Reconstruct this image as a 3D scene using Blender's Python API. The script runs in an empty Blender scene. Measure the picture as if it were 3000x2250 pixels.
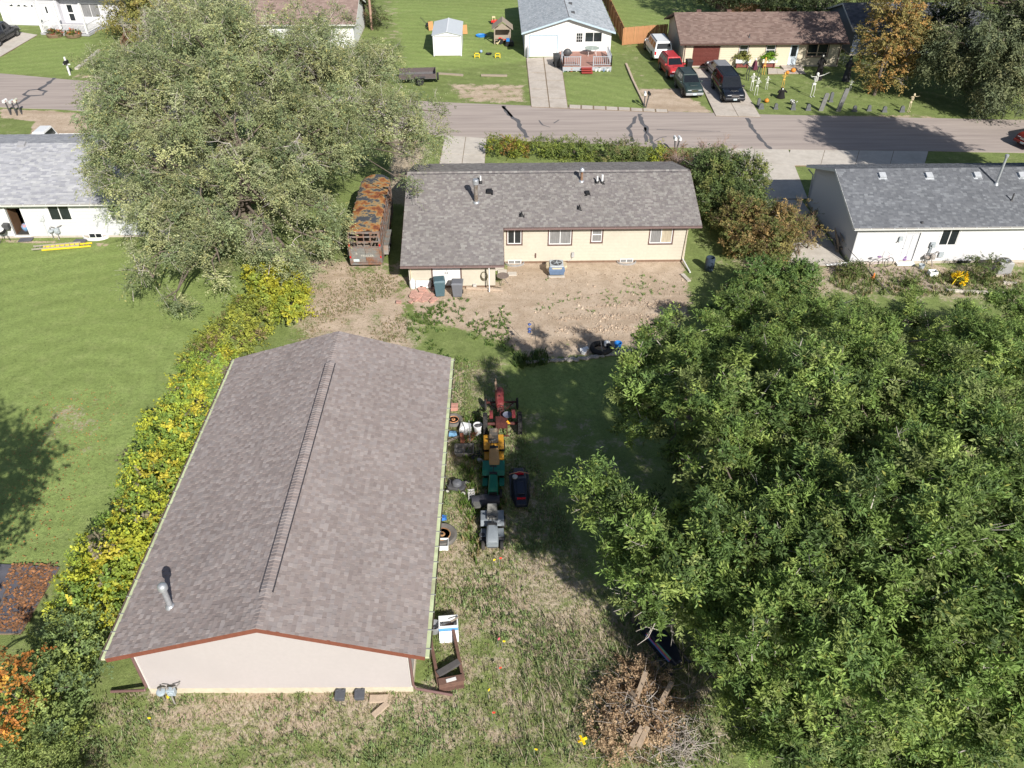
import bpy, math, random
import numpy as np
from mathutils import Vector, Matrix
R = math.radians
rnd = random.Random(7)
sc = bpy.context.scene
col = sc.collection

# ------------------------------------------------------------------ camera
CAM_H, PITCH, YAW, FPX = 26.0, R(38.1), R(1.3), 2400.0
cam = bpy.data.cameras.new('camera'); cam_o = bpy.data.objects.new('camera', cam); col.objects.link(cam_o)
cam_o.location = (0, 0, CAM_H); cam_o.rotation_euler = (math.pi / 2 - PITCH, 0, -YAW)
cam.sensor_width = 36.0; cam.lens = 36.0 * FPX / 3000.0; cam.clip_start = 0.5; cam.clip_end = 6000
sc.camera = cam_o

# ------------------------------------------------------------------ sky and sun
SUN_EL, SUN_AZ = R(35.0), R(157.0)          # azimuth clockwise from +Y
w = bpy.data.worlds.new('World'); sc.world = w; w.use_nodes = True
nt = w.node_tree; bg = nt.nodes['Background']
sky = nt.nodes.new('ShaderNodeTexSky'); sky.sky_type = 'NISHITA'; sky.sun_disc = False
sky.sun_elevation = SUN_EL; sky.sun_rotation = SUN_AZ; sky.air_density = 1.0; sky.dust_density = 1.2; sky.ozone_density = 1.0
nt.links.new(sky.outputs[0], bg.inputs[0]); bg.inputs[1].default_value = 0.062
sl = bpy.data.lights.new('sun', 'SUN'); sl.energy = 4.5; sl.angle = R(0.53); sl.color = (1.0, 0.955, 0.88)
so = bpy.data.objects.new('sun', sl); col.objects.link(so); so.location = (40, -60, 80)
sd = Vector((-math.sin(SUN_AZ) * math.cos(SUN_EL), -math.cos(SUN_AZ) * math.cos(SUN_EL), -math.sin(SUN_EL)))
so.rotation_euler = sd.to_track_quat('-Z', 'Y').to_euler()
sc.view_settings.view_transform = 'Standard'; sc.view_settings.look = 'None'
sc.view_settings.exposure = 0.6; sc.view_settings.gamma = 1.0; sc.view_settings.use_curve_mapping = False

# ------------------------------------------------------------------ photo pixel -> place (direction from the lens, distance from what it touches)
_f = Vector((math.sin(YAW) * math.cos(PITCH), math.cos(YAW) * math.cos(PITCH), -math.sin(PITCH)))
_r = Vector((math.cos(YAW), -math.sin(YAW), 0)); _u = _r.cross(_f)
CAMV = Vector((0, 0, CAM_H))
def ray(x, y): return _f + _r * ((x - 1500) / FPX) - _u * ((y - 1125) / FPX)
def G(p, z=0.0):
    d = ray(*p); t = (z - CAM_H) / d.z; return CAMV + d * t
def AY(p, Y):
    d = ray(*p); return CAMV + d * (Y / d.y)
def D(x, y): return (x * 3000 / 2212, y * 3000 / 2212)
def K(x0, y0, s): return lambda x, y: (x0 + x / s, y0 + y / s)
k1 = K(0, 0, 2.949); k2 = K(750, 0, 2.949); k3 = K(1500, 0, 2.949); k4 = K(2250, 0, 2.949)
k5 = K(0, 360, 2.949); k6 = K(900, 440, 2.949); k7 = K(1500, 440, 2.949); k8 = K(2250, 440, 2.949)
q1 = K(1200, 1080, 4.366); q2 = K(1200, 1340, 4.366); q3 = K(1200, 1740, 4.366); q4 = K(0, 1560, 2.404)
q5 = K(700, 1700, 2.949); q6 = K(1500, 1700, 2.949); q7 = K(1400, 900, 2.949)

# ------------------------------------------------------------------ materials
MATS = {}
def _bump(nt, bs, amount, scale, coord, dist=0.02):
    n = nt.nodes.new('ShaderNodeTexNoise'); n.inputs['Scale'].default_value = scale; n.inputs['Detail'].default_value = 4
    nt.links.new(coord, n.inputs['Vector'])
    b = nt.nodes.new('ShaderNodeBump'); b.inputs['Strength'].default_value = amount; b.inputs['Distance'].default_value = dist
    nt.links.new(n.outputs[0], b.inputs['Height']); nt.links.new(b.outputs[0], bs.inputs['Normal'])
def M(name, c, rough=0.75, var=0.12, scale=6.0, c2=None, thr=0.55, soft=0.12, bump=0.0, bscale=60.0, metal=0.0, spec=0.35, s2=1.3, stretch=None):
    """base colour with grain; c2 = second colour (rust, dirt, worn paint) in noise patches"""
    if name in MATS: return MATS[name]
    m = bpy.data.materials.new(name); m.use_nodes = True; nt = m.node_tree; bs = nt.nodes['Principled BSDF']
    tc = nt.nodes.new('ShaderNodeTexCoord'); co = tc.outputs['Object']
    if stretch:
        mp = nt.nodes.new('ShaderNodeMapping'); mp.inputs['Scale'].default_value = stretch
        nt.links.new(co, mp.inputs['Vector']); co = mp.outputs[0]
    n = nt.nodes.new('ShaderNodeTexNoise'); n.inputs['Scale'].default_value = scale; n.inputs['Detail'].default_value = 6; n.inputs['Roughness'].default_value = 0.65
    nt.links.new(co, n.inputs['Vector'])
    r = nt.nodes.new('ShaderNodeValToRGB')
    r.color_ramp.elements[0].position = 0.3; r.color_ramp.elements[1].position = 0.7
    r.color_ramp.elements[0].color = [max(0, x * (1 - var)) for x in c] + [1]
    r.color_ramp.elements[1].color = [x * (1 + var) for x in c] + [1]
    nt.links.new(n.outputs[0], r.inputs[0]); out = r.outputs[0]
    if c2:
        n2 = nt.nodes.new('ShaderNodeTexNoise'); n2.inputs['Scale'].default_value = s2; n2.inputs['Detail'].default_value = 7; n2.inputs['Roughness'].default_value = 0.6
        nt.links.new(co, n2.inputs['Vector'])
        r2 = nt.nodes.new('ShaderNodeValToRGB'); r2.color_ramp.elements[0].position = thr - soft; r2.color_ramp.elements[1].position = thr + soft
        nt.links.new(n2.outputs[0], r2.inputs[0])
        mx = nt.nodes.new('ShaderNodeMixRGB'); mx.inputs[2].default_value = list(c2) + [1]
        nt.links.new(r2.outputs[0], mx.inputs[0]); nt.links.new(out, mx.inputs[1]); out = mx.outputs[0]
    nt.links.new(out, bs.inputs['Base Color'])
    bs.inputs['Roughness'].default_value = rough; bs.inputs['Metallic'].default_value = metal; bs.inputs['Specular IOR Level'].default_value = spec
    if bump: _bump(nt, bs, bump, bscale, co)
    MATS[name] = m; return m
def attr_mat(name, src='attr', rough=0.9, spec=0.2, transl=0.0, grain=0.25, gscale=40.0, bump=0.0):
    """colour carried by the geometry (per shingle, per leaf) with grain"""
    m = bpy.data.materials.new(name); m.use_nodes = True; nt = m.node_tree; bs = nt.nodes['Principled BSDF']
    if src == 'attr':
        a = nt.nodes.new('ShaderNodeAttribute'); a.attribute_name = 'Col'; c = a.outputs['Color']
    else:
        a = nt.nodes.new('ShaderNodeObjectInfo'); c = a.outputs['Color']
    if grain:
        g = nt.nodes.new('ShaderNodeNewGeometry'); n = nt.nodes.new('ShaderNodeTexNoise'); n.inputs['Scale'].default_value = gscale; n.inputs['Detail'].default_value = 3
        nt.links.new(g.outputs['Position'], n.inputs['Vector'])
        mr = nt.nodes.new('ShaderNodeMapRange'); mr.inputs[1].default_value = 0.25; mr.inputs[2].default_value = 0.75
        mr.inputs[3].default_value = 1 - grain; mr.inputs[4].default_value = 1 + grain
        nt.links.new(n.outputs[0], mr.inputs[0])
        n3 = nt.nodes.new('ShaderNodeTexNoise'); n3.inputs['Scale'].default_value = 0.45; n3.inputs['Detail'].default_value = 4
        nt.links.new(g.outputs['Position'], n3.inputs['Vector'])
        mr3 = nt.nodes.new('ShaderNodeMapRange'); mr3.inputs[1].default_value = 0.3; mr3.inputs[2].default_value = 0.7; mr3.inputs[3].default_value = 0.94; mr3.inputs[4].default_value = 1.06
        nt.links.new(n3.outputs[0], mr3.inputs[0])
        mm = nt.nodes.new('ShaderNodeMath'); mm.operation = 'MULTIPLY'; nt.links.new(mr.outputs[0], mm.inputs[0]); nt.links.new(mr3.outputs[0], mm.inputs[1])
        vm = nt.nodes.new('ShaderNodeVectorMath'); vm.operation = 'SCALE'; nt.links.new(c, vm.inputs[0]); nt.links.new(mm.outputs[0], vm.inputs['Scale']); c = vm.outputs[0]
    nt.links.new(c, bs.inputs['Base Color']); bs.inputs['Roughness'].default_value = rough; bs.inputs['Specular IOR Level'].default_value = spec
    if transl:
        t = nt.nodes.new('ShaderNodeBsdfTranslucent'); nt.links.new(c, t.inputs[0])
        mx = nt.nodes.new('ShaderNodeMixShader'); mx.inputs[0].default_value = transl
        out = nt.nodes['Material Output']; nt.links.new(bs.outputs[0], mx.inputs[1]); nt.links.new(t.outputs[0], mx.inputs[2]); nt.links.new(mx.outputs[0], out.inputs[0])
    MATS[name] = m; return m
LEAF = attr_mat('leaf', rough=0.55, spec=0.3, transl=0.28, grain=0.0)
SHINGLE = attr_mat('shingle_granules', rough=0.95, spec=0.15, grain=0.14, gscale=55)
SHINGLE1 = attr_mat('shingle_granules_single', 'obj', rough=0.95, spec=0.15, grain=0.14, gscale=55)
GLASS = M('window_glass', (0.02, 0.025, 0.028), rough=0.06, var=0.3, scale=1.5, spec=0.6)
GLASS_L = M('window_glass_curtained', (0.22, 0.22, 0.22), rough=0.12, var=0.35, scale=3, spec=0.6, stretch=(6, 1, .4))
GLASS_T = M('window_glass_blind', (0.42, 0.37, 0.28), rough=0.15, var=0.2, scale=3, spec=0.6, stretch=(3, 1, .4))
CARGLASS = M('car_glass', (0.012, 0.014, 0.017), rough=0.05, var=0.2, spec=0.7)
RUBBER = M('tyre_rubber', (0.022, 0.022, 0.023), rough=0.85, var=0.3, c2=(0.09, 0.08, 0.07), thr=0.62)
WHITE = M('white_paint', (0.68, 0.68, 0.67), rough=0.55, var=0.03, c2=(0.62, 0.60, 0.56), thr=0.72)
VINYL = M('white_vinyl', (0.70, 0.70, 0.70), rough=0.45, var=0.02)
BLACKP = M('black_plastic', (0.018, 0.018, 0.02), rough=0.5, var=0.3)
DKGREY = M('dark_grey_metal', (0.07, 0.07, 0.075), rough=0.5, var=0.25)
GALV = M('galvanised_steel', (0.48, 0.50, 0.53), rough=0.42, metal=0.6, var=0.15, scale=12)
CONC = M('concrete', (0.47, 0.42, 0.37), rough=0.92, var=0.12, scale=3, c2=(0.36, 0.31, 0.26), thr=0.6, s2=0.6, bump=.15)
WOODG = M('weathered_wood', (0.30, 0.25, 0.20), rough=0.9, var=0.25, scale=5, stretch=(2, 2, 12), bump=.2)
BROWNT = M('brown_trim', (0.13, 0.075, 0.065), rough=0.6, var=0.12)
CHROME = M('chrome', (0.7, 0.7, 0.72), rough=0.15, metal=1.0, var=0.05)
REDL = M('red_lens', (0.5, 0.01, 0.015), rough=0.25, var=0.1)
AMBER = M('amber_lens', (0.6, 0.22, 0.02), rough=0.25, var=0.1)
LENS = M('clear_lens', (0.6, 0.62, 0.64), rough=0.12, var=0.1, spec=.6)

# ------------------------------------------------------------------ mesh builder
class MB:
    def __init__(s): s.v = []; s.f = []; s.m = []; s.cur = 0
    def add(s, vs, fs):
        o = len(s.v); s.v += [tuple(x) for x in vs]
        for f in fs: s.f.append([i + o for i in f]); s.m.append(s.cur)
        return s
    def mat(s, i): s.cur = i; return s
    def box(s, x0, x1, y0, y1, z0, z1):
        return s.add([(x0,y0,z0),(x1,y0,z0),(x1,y1,z0),(x0,y1,z0),(x0,y0,z1),(x1,y0,z1),(x1,y1,z1),(x0,y1,z1)],
                     [(0,3,2,1),(4,5,6,7),(0,1,5,4),(1,2,6,5),(2,3,7,6),(3,0,4,7)])
    def obox(s, c, size, rz=0.0, rx=0.0, ry=0.0):
        mt = Matrix.Translation(c) @ Matrix.Rotation(rz, 4, 'Z') @ Matrix.Rotation(ry, 4, 'Y') @ Matrix.Rotation(rx, 4, 'X')
        a, b, d = [k / 2 for k in size]
        vs = [mt @ Vector(p) for p in [(-a,-b,-d),(a,-b,-d),(a,b,-d),(-a,b,-d),(-a,-b,d),(a,-b,d),(a,b,d),(-a,b,d)]]
        return s.add(vs, [(0,3,2,1),(4,5,6,7),(0,1,5,4),(1,2,6,5),(2,3,7,6),(3,0,4,7)])
    def bar(s, p0, p1, w, h):
        p0 = Vector(p0); p1 = Vector(p1); d = p1 - p0; L = d.length; d.normalize()
        up = Vector((0,0,1)) if abs(d.z) < .95 else Vector((0,1,0)); a = d.cross(up).normalized(); b = a.cross(d)
        vs = [p + a*i*w/2 + b*j*h/2 for p in (p0, p1) for i, j in ((-1,-1),(1,-1),(1,1),(-1,1))]
        return s.add(vs, [(0,1,2,3),(7,6,5,4),(0,4,5,1),(1,5,6,2),(2,6,7,3),(3,7,4,0)])
    def tube(s, pts, rs, n=6, cap=True):
        pts = [Vector(p) for p in pts]
        if not isinstance(rs, (list, tuple)): rs = [rs] * len(pts)
        vs = []; N = len(pts)
        for i, p in enumerate(pts):
            d = (pts[min(i+1, N-1)] - pts[max(i-1, 0)]).normalized()
            up = Vector((0,0,1)) if abs(d.z) < .9 else Vector((1,0,0)); a = d.cross(up).normalized(); b = d.cross(a)
            for k in range(n):
                t = 2*math.pi*k/n; vs.append(p + (a*math.cos(t) + b*math.sin(t))*rs[i])
        fs = [(i*n+k, i*n+(k+1)%n, (i+1)*n+(k+1)%n, (i+1)*n+k) for i in range(N-1) for k in range(n)]
        if cap: fs += [tuple(range(n))[::-1], tuple((N-1)*n+k for k in range(n))]
        return s.add(vs, fs)
    def cyl(s, p0, p1, r0, r1=None, n=12): return s.tube([p0, p1], [r0, r0 if r1 is None else r1], n)
    def lathe(s, prof, n=16, o=(0,0,0), axis='z', cap=True):
        o = Vector(o); vs = []
        for r, z in prof:
            for k in range(n):
                t = 2*math.pi*k/n; a, b = r*math.cos(t), r*math.sin(t)
                vs.append(o + (Vector((a,b,z)) if axis == 'z' else Vector((z,a,b)) if axis == 'x' else Vector((a,z,b))))
        N = len(prof); fs = [(i*n+k, i*n+(k+1)%n, (i+1)*n+(k+1)%n, (i+1)*n+k) for i in range(N-1) for k in range(n)]
        if cap: fs += [tuple(range(n))[::-1], tuple((N-1)*n+k for k in range(n))]
        return s.add(vs, fs)
    def prism(s, poly, d0, d1, axis='x'):
        def P(a, b, d): return (d,a,b) if axis == 'x' else (a,d,b) if axis == 'y' else (a,b,d)
        n = len(poly); vs = [P(a,b,d0) for a,b in poly] + [P(a,b,d1) for a,b in poly]
        return s.add(vs, [tuple(range(n))[::-1], tuple(range(n, 2*n))] + [(i,(i+1)%n,n+(i+1)%n,n+i) for i in range(n)])
    def loft(s, rings, cap=True):
        n = len(rings[0]); vs = [p for r in rings for p in r]; N = len(rings)
        fs = [(i*n+k, i*n+(k+1)%n, (i+1)*n+(k+1)%n, (i+1)*n+k) for i in range(N-1) for k in range(n)]
        if cap: fs += [tuple(range(n))[::-1], tuple((N-1)*n+k for k in range(n))]
        return s.add(vs, fs)
    def ball(s, c, r, nu=10, nv=6):
        r = r if isinstance(r, (tuple, list)) else (r, r, r)
        prof = [(math.sin(math.pi*(i+.02)/(nv+.04)), -math.cos(math.pi*(i+.02)/(nv+.04))) for i in range(nv+1)]
        vs = []
        for a, z in prof:
            for k in range(nu): t = 2*math.pi*k/nu; vs.append((c[0]+r[0]*a*math.cos(t), c[1]+r[1]*a*math.sin(t), c[2]+r[2]*z))
        fs = [(i*nu+k, i*nu+(k+1)%nu, (i+1)*nu+(k+1)%nu, (i+1)*nu+k) for i in range(nv) for k in range(nu)]
        return s.add(vs, fs + [tuple(range(nu))[::-1], tuple(nv*nu+k for k in range(nu))])
    def quad(s, a, b, c, d): return s.add([a,b,c,d], [(0,1,2,3)])
    def build(s, name, mats, parent=None, smooth=False, bevel=0.0, **kw):
        me = bpy.data.meshes.new(name); me.from_pydata(s.v, [], s.f); me.update()
        for m in (mats if isinstance(mats, (list, tuple)) else [mats]): me.materials.append(m)
        if any(s.m): me.polygons.foreach_set('material_index', s.m)
        if smooth: me.polygons.foreach_set('use_smooth', [True]*len(me.polygons))
        o = bpy.data.objects.new(name, me); col.objects.link(o)
        if parent: o.parent = parent
        if bevel:
            b = o.modifiers.new('bevel', 'BEVEL'); b.width = bevel; b.segments = 2; b.limit_method = 'ANGLE'; b.angle_limit = R(35)
        if smooth == 'auto': smooth_by_angle(me)
        for k, v in kw.items(): o[k] = v
        return o
def smooth_by_angle(me):
    try: me.set_sharp_from_angle(angle=R(40))
    except Exception: pass
def thing(name, label, cat, loc=(0,0,0), rz=0.0, group=None):
    o = bpy.data.objects.new(name, None); col.objects.link(o); o.empty_display_size = .2
    o.location = loc; o.rotation_euler = (0,0,rz); o['label'] = label; o['category'] = cat
    if group: o['group'] = group
    return o
def tag(o, label, cat, group=None):
    o['label'] = label; o['category'] = cat
    if group: o['group'] = group
    return o
def place(o, loc, rz=0.0): o.location = loc; o.rotation_euler = (0,0,rz); return o
def dup(root, loc, rz=None, label=None):
    r = root.copy(); col.objects.link(r); r.location = loc
    if rz is not None: r.rotation_euler = (0,0,rz)
    if label: r['label'] = label
    for ch in list(root.children):
        c = ch.copy(); col.objects.link(c); c.parent = r
        for g in ch.children:
            d = g.copy(); col.objects.link(d); d.parent = c
    return r
def mesh_np(name, V, F, cols, mat, parent=None, **kw):
    """big mesh from arrays: V (n,3), F (m,4) quads, cols (n,3)"""
    me = bpy.data.meshes.new(name); nv, nf = len(V), len(F); k = F.shape[1]
    me.vertices.add(nv); me.vertices.foreach_set('co', np.ascontiguousarray(V, dtype=np.float32).ravel())
    me.loops.add(nf*k); me.loops.foreach_set('vertex_index', np.ascontiguousarray(F, dtype=np.int32).ravel())
    me.polygons.add(nf); me.polygons.foreach_set('loop_start', np.arange(0, nf*k, k, dtype=np.int32))
    me.update(calc_edges=True)
    if cols is not None:
        a = me.attributes.new('Col', 'FLOAT_COLOR', 'POINT'); c4 = np.ones((nv,4), np.float32); c4[:,:3] = cols
        a.data.foreach_set('color', c4.ravel())
    me.materials.append(mat); me.polygons.foreach_set('use_smooth', np.zeros(nf, bool)); me.validate()
    o = bpy.data.objects.new(name, me); col.objects.link(o)
    if parent: o.parent = parent
    for a, b in kw.items(): o[a] = b
    return o
def text_part(name, body, size, mat, parent, loc, rot, extrude=0.003, sx=1.0):
    cu = bpy.data.curves.new(name, 'FONT'); cu.body = body; cu.size = size; cu.extrude = extrude; cu.align_x = 'CENTER'; cu.align_y = 'CENTER'
    t = bpy.data.objects.new(name, cu); col.objects.link(t); bpy.context.view_layer.update()
    me = bpy.data.meshes.new_from_object(t); bpy.data.objects.remove(t)
    me.materials.clear(); me.materials.append(mat)
    o = bpy.data.objects.new(name, me); col.objects.link(o); o.parent = parent; o.location = loc; o.rotation_euler = rot; o.scale = (sx,1,1)
    return o
# ------------------------------------------------------------------ ground
def sdist(X, Y, poly):
    """signed distance to polygon, negative inside"""
    d = np.full(X.shape, 1e9); inside = np.zeros(X.shape, bool); n = len(poly)
    for i in range(n):
        ax, ay = poly[i][:2]; bx, by = poly[(i+1) % n][:2]; ex, ey = bx-ax, by-ay
        t = np.clip(((X-ax)*ex + (Y-ay)*ey) / (ex*ex+ey*ey+1e-9), 0, 1)
        d = np.minimum(d, np.hypot(X-ax-t*ex, Y-ay-t*ey))
        c = (ay > Y) != (by > Y); xi = ax + (Y-ay)*ex/(ey if abs(ey) > 1e-9 else 1e-9)
        inside ^= c & (X < xi)
    return np.where(inside, -d, d)
def poly_d(pts): return [tuple(G(D(*p)))[:2] for p in pts]
def axis(a, b, step, far):
    m = np.arange(a, b + step, step); e = np.array([8, 20, 45, 100, 250, 700, 2500.0])
    return np.concatenate([(a - e)[::-1], m, b + e]) if far else m
gx = axis(-58, 52, 0.3, True); gy = axis(8, 108, 0.3, True)
GX, GY = np.meshgrid(gx, gy); 
dirt = np.zeros(GX.shape); dry = np.full(GX.shape, 0.18); lush = np.full(GX.shape, 0.55)
def paint(arr, pts, val, width, mode='max', world=False):
    p = pts if world else poly_d(pts); sd_ = sdist(GX, GY, p); k = np.clip(0.5 - sd_/(2*width), 0, 1); k = k*k*(3-2*k)
    if mode == 'max': arr[:] = np.maximum(arr, val*k)
    elif mode == 'set': arr[:] = arr*(1-k) + val*k
# dry weeds round the workshop and up the middle
paint(dry, [(930,770),(1110,770),(1130,900),(1290,1260),(1520,1420),(1620,1659),(150,1659),(200,1480),(310,1500),(920,1480)], .50, 1.2, 'set')
paint(dry, [(300,1490),(940,1490),(980,1600),(360,1600)], .72, .7, 'set')
paint(dry, [(960,1180),(1190,1190),(1420,1400),(1180,1420),(1010,1380),(950,1300)], .66, 1.0, 'set')
paint(dry, [(120,1560),(620,1590),(880,1570),(900,1659),(100,1659)], .45, .7, 'set')
paint(dry, [(660,560),(780,560),(900,700),(900,780),(640,760),(650,640)], .75, 1.0, 'set')
paint(dry, [(850,300),(920,300),(900,440),(840,440)], .9, .5, 'set')
paint(dry, [(1560,560),(1760,560),(2212,560),(2212,660),(1760,640)], .62, 1.0, 'set')
paint(dry, [(800,10),(1110,0),(1130,60),(850,100)], .35, 1.0, 'set')
# bare soil
paint(dirt, [(870,590),(1100,605),(1190,585),(1485,575),(1500,640),(1490,690),(1400,752),(1260,770),(1140,782),(1085,745),(1000,715),(900,690),(860,640)], .80, .9)
paint(dirt, [(1090,555),(1480,555),(1490,660),(1380,730),(1130,750),(1070,680)], .95, .8)
paint(dirt, [(690,590),(735,560),(780,610),(770,690),(720,720),(680,720)], .74, .6)
paint(dirt, [(800,580),(870,590),(880,690),(880,745),(830,740),(800,650)], .72, .5)
paint(dirt, [(940,790),(1015,790),(1015,880),(960,900),(955,1250),(930,1330),(920,1200)], .55, .5)
paint(dirt, [(335,1497),(905,1493),(905,1512),(350,1516)], .75, .25)
paint(dirt, [(340,1510),(480,1510),(560,1560),(470,1590),(360,1560)], .62, .7)
paint(dirt, [(600,1530),(840,1515),(850,1580),(640,1590)], .62, .7)
paint(dirt, [(660,560),(880,560),(890,740),(860,770),(660,740)], .60, .8)
paint(dirt, [(930,1230),(1330,1320),(1270,1390),(1180,1250),(1160,1180)], .44, 1.4)
paint(dirt, [(1090,950),(1180,950),(1240,1080),(1180,1130)], .30, 1.0)
paint(dirt, [(955,178),(1140,180),(1142,223),(1000,222)], .66, 1.0)
paint(dirt, [(1380,190),(1470,190),(1545,245),(1400,240),(1380,215)], .85, .7)
paint(dirt, [(1330,140),(1400,130),(1420,190),(1360,190)], .38, 1.5)
paint(dirt, [(0,233),(200,244),(300,255),(300,300),(60,290),(75,262),(0,254)], 1.0, .5)
paint(dirt, [(150,168),(235,174),(230,160),(170,158)], .6, .5)
paint(dirt, [(0,516),(60,516),(240,525),(240,535),(160,528),(0,524)], .7, .25)
paint(dirt, [(1500,700),(1600,1100),(1500,1500),(1700,1659),(2212,1659),(2212,680),(1900,650),(1600,640)], .42, 1.2)
paint(dirt, [(1780,565),(2212,580),(2212,600),(1780,600)], .6, .5)
paint(dirt, [(1640,248),(1990,246),(2080,262),(1990,254),(1650,258)], .6, .4)
paint(dry, [(1090,885),(1400,880),(1440,1320),(1290,1270),(1100,950)], .36, .8, 'set')
# well kept lawns
paint(lush, [(0,525),(240,530),(680,640),(450,730),(330,900),(290,1090),(130,1230),(0,1220)], 1.0, .5, 'set')
paint(dry, [(0,525),(240,530),(680,640),(450,730),(330,900),(290,1090),(130,1230),(0,1220)], 0.04, .5, 'set')
paint(dry, [(90,870),(210,850),(240,950),(180,980),(80,950)], .42, 1.5)
paint(lush, [(1100,790),(1380,765),(1330,830),(1270,900),(1080,880)], .9, .5, 'set')
paint(dry, [(1110,788),(1380,765),(1350,830),(1300,900),(1130,880)], .05, .6, 'set')
paint(lush, [(0,80),(200,85),(150,160),(0,158)], 1.0, .5, 'set'); paint(dry, [(0,80),(200,85),(150,160),(0,158)], .05, .5, 'set')
paint(lush, [(830,0),(1125,0),(1140,130),(880,160),(870,90)], 1.0, .6, 'set'); paint(dry, [(860,20),(1125,0),(1140,130),(880,160)], .12, .6, 'set')
paint(lush, [(1220,165),(1355,165),(1390,230),(1225,230)], .8, .3, 'set'); paint(dry, [(1220,165),(1355,165),(1390,230),(1225,230)], .06, .3, 'set')
paint(lush, [(1320,0),(1640,0),(1640,40),(1440,70),(1340,65)], .8, .3, 'set'); paint(dry, [(1320,0),(1640,0),(1640,40),(1340,65)], .2, .3, 'set')
gz = np.zeros(GX.shape)
gz += 0.03*np.sin(GX*0.9+1.3*np.sin(GY*0.5))*np.sin(GY*0.7) * np.clip(1-dirt, 0, 1) - 0.03
def ground_mat():
    m = bpy.data.materials.new('ground_cover'); m.use_nodes = True; nt = m.node_tree; N = nt.nodes.new; Lk = nt.links.new; bs = nt.nodes['Principled BSDF']
    g = N('ShaderNodeNewGeometry'); P = g.outputs['Position']
    def noise(s, det=6, rough=.6, st=None):
        n = N('ShaderNodeTexNoise'); n.inputs['Scale'].default_value = s; n.inputs['Detail'].default_value = det; n.inputs['Roughness'].default_value = rough
        if st:
            mp = N('ShaderNodeMapping'); mp.inputs['Scale'].default_value = st; mp.inputs['Rotation'].default_value = (0,0,.35); Lk(P, mp.inputs[0]); Lk(mp.outputs[0], n.inputs['Vector'])
        else: Lk(P, n.inputs['Vector'])
        return n.outputs[0]
    def math_(op, a, b, clamp=False):
        n = N('ShaderNodeMath'); n.operation = op; n.use_clamp = clamp
        for i, x in enumerate((a, b)):
            if isinstance(x, (int, float)): n.inputs[i].default_value = x
            else: Lk(x, n.inputs[i])
        return n.outputs[0]
    def mix(f, a, b):
        n = N('ShaderNodeMixRGB')
        for i, x in enumerate((f, a, b)):
            if isinstance(x, tuple): n.inputs[i].default_value = x + (1,)
            elif isinstance(x, float): n.inputs[i].default_value = x
            else: Lk(x, n.inputs[i])
        return n.outputs[0]
    def rng(x, a, b, c=0.0, d=1.0, smooth=True):
        n = N('ShaderNodeMapRange'); n.interpolation_type = 'SMOOTHSTEP' if smooth else 'LINEAR'
        for i, v in enumerate((a, b, c, d)): n.inputs[i+1].default_value = v
        Lk(x, n.inputs[0]); return n.outputs[0]
    at = N('ShaderNodeAttribute'); at.attribute_name = 'Col'; sp = N('ShaderNodeSeparateColor'); Lk(at.outputs['Color'], sp.inputs[0])
    aD, aY, aL = sp.outputs
    big = noise(.16, 5); mid = noise(1.1, 6); fine = noise(6.5, 5, .7); vf = noise(28, 3, .7); stripe = noise(.55, 3, .5, (.18, 1.6, 1))
    # green grass
    gcol = mix(rng(aL, .3, 1.0), (.145, .175, .064), (.235, .305, .098))
    gcol = mix(rng(stripe, .35, .65, 0.0, .55), gcol, (.195, .250, .078))
    gcol = mix(rng(mid, .45, .75, 0.0, .6), gcol, (.280, .325, .125))
    gcol = mix(rng(fine, .46, .68, 0.0, .6), gcol, (.120, .160, .052))
    m2 = noise(3.2, 4, .75); fq = math_('ADD', rng(m2, .3, .7, .86, 1.13, False), 0.0)
    wv = N('ShaderNodeTexWave'); wv.wave_type = 'RINGS'; wv.rings_direction = 'Z'; wv.inputs['Scale'].default_value = .22; wv.inputs['Distortion'].default_value = 3.0; wv.inputs['Detail'].default_value = 2
    mpw = N('ShaderNodeMapping'); cw = G(D(150,860)); mpw.inputs['Location'].default_value = (-cw.x, -cw.y, 0); Lk(P, mpw.inputs[0]); Lk(mpw.outputs[0], wv.inputs['Vector'])
    fq = math_('MULTIPLY', fq, rng(wv.outputs['Fac'], 0.0, 1.0, .94, 1.05, False))
    vg = N('ShaderNodeVectorMath'); vg.operation = 'SCALE'; Lk(gcol, vg.inputs[0]); Lk(fq, vg.inputs['Scale']); gcol = vg.outputs[0]
    # straw and weeds
    dcol = mix(rng(fine, .35, .65), (.320, .255, .180), (.480, .410, .310))
    dcol = mix(rng(mid, .5, .75, 0.0, .6), dcol, (.340, .255, .175))
    k = math_('ADD', aY, math_('MULTIPLY', math_('SUBTRACT', mid, .5), 1.3)); k = math_('ADD', k, math_('MULTIPLY', math_('SUBTRACT', fine, .5), .9))
    k = math_('ADD', k, math_('MULTIPLY', math_('SUBTRACT', big, .5), .7))
    c = mix(rng(k, .34, .72), gcol, dcol)
    # bare soil
    scol = mix(rng(mid, .3, .7), (.415, .325, .240), (.520, .420, .325))
    scol = mix(rng(stripe, .45, .7, 0.0, .6), scol, (.330, .250, .178))
    scol = mix(rng(fine, .52, .72, 0.0, .8), scol, (.255, .190, .135))
    scol = mix(rng(m2, .52, .72, 0.0, .55), scol, (.31, .235, .175))
    k2 = math_('ADD', aD, math_('MULTIPLY', math_('SUBTRACT', mid, .5), 1.1)); k2 = math_('ADD', k2, math_('MULTIPLY', math_('SUBTRACT', fine, .5), 1.0))
    c = mix(rng(k2, .46, .66), c, scol)
    f3 = rng(vf, .25, .75, .62, 1.38, False); vm = N('ShaderNodeVectorMath'); vm.operation = 'SCALE'; Lk(c, vm.inputs[0]); Lk(f3, vm.inputs['Scale'])
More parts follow.
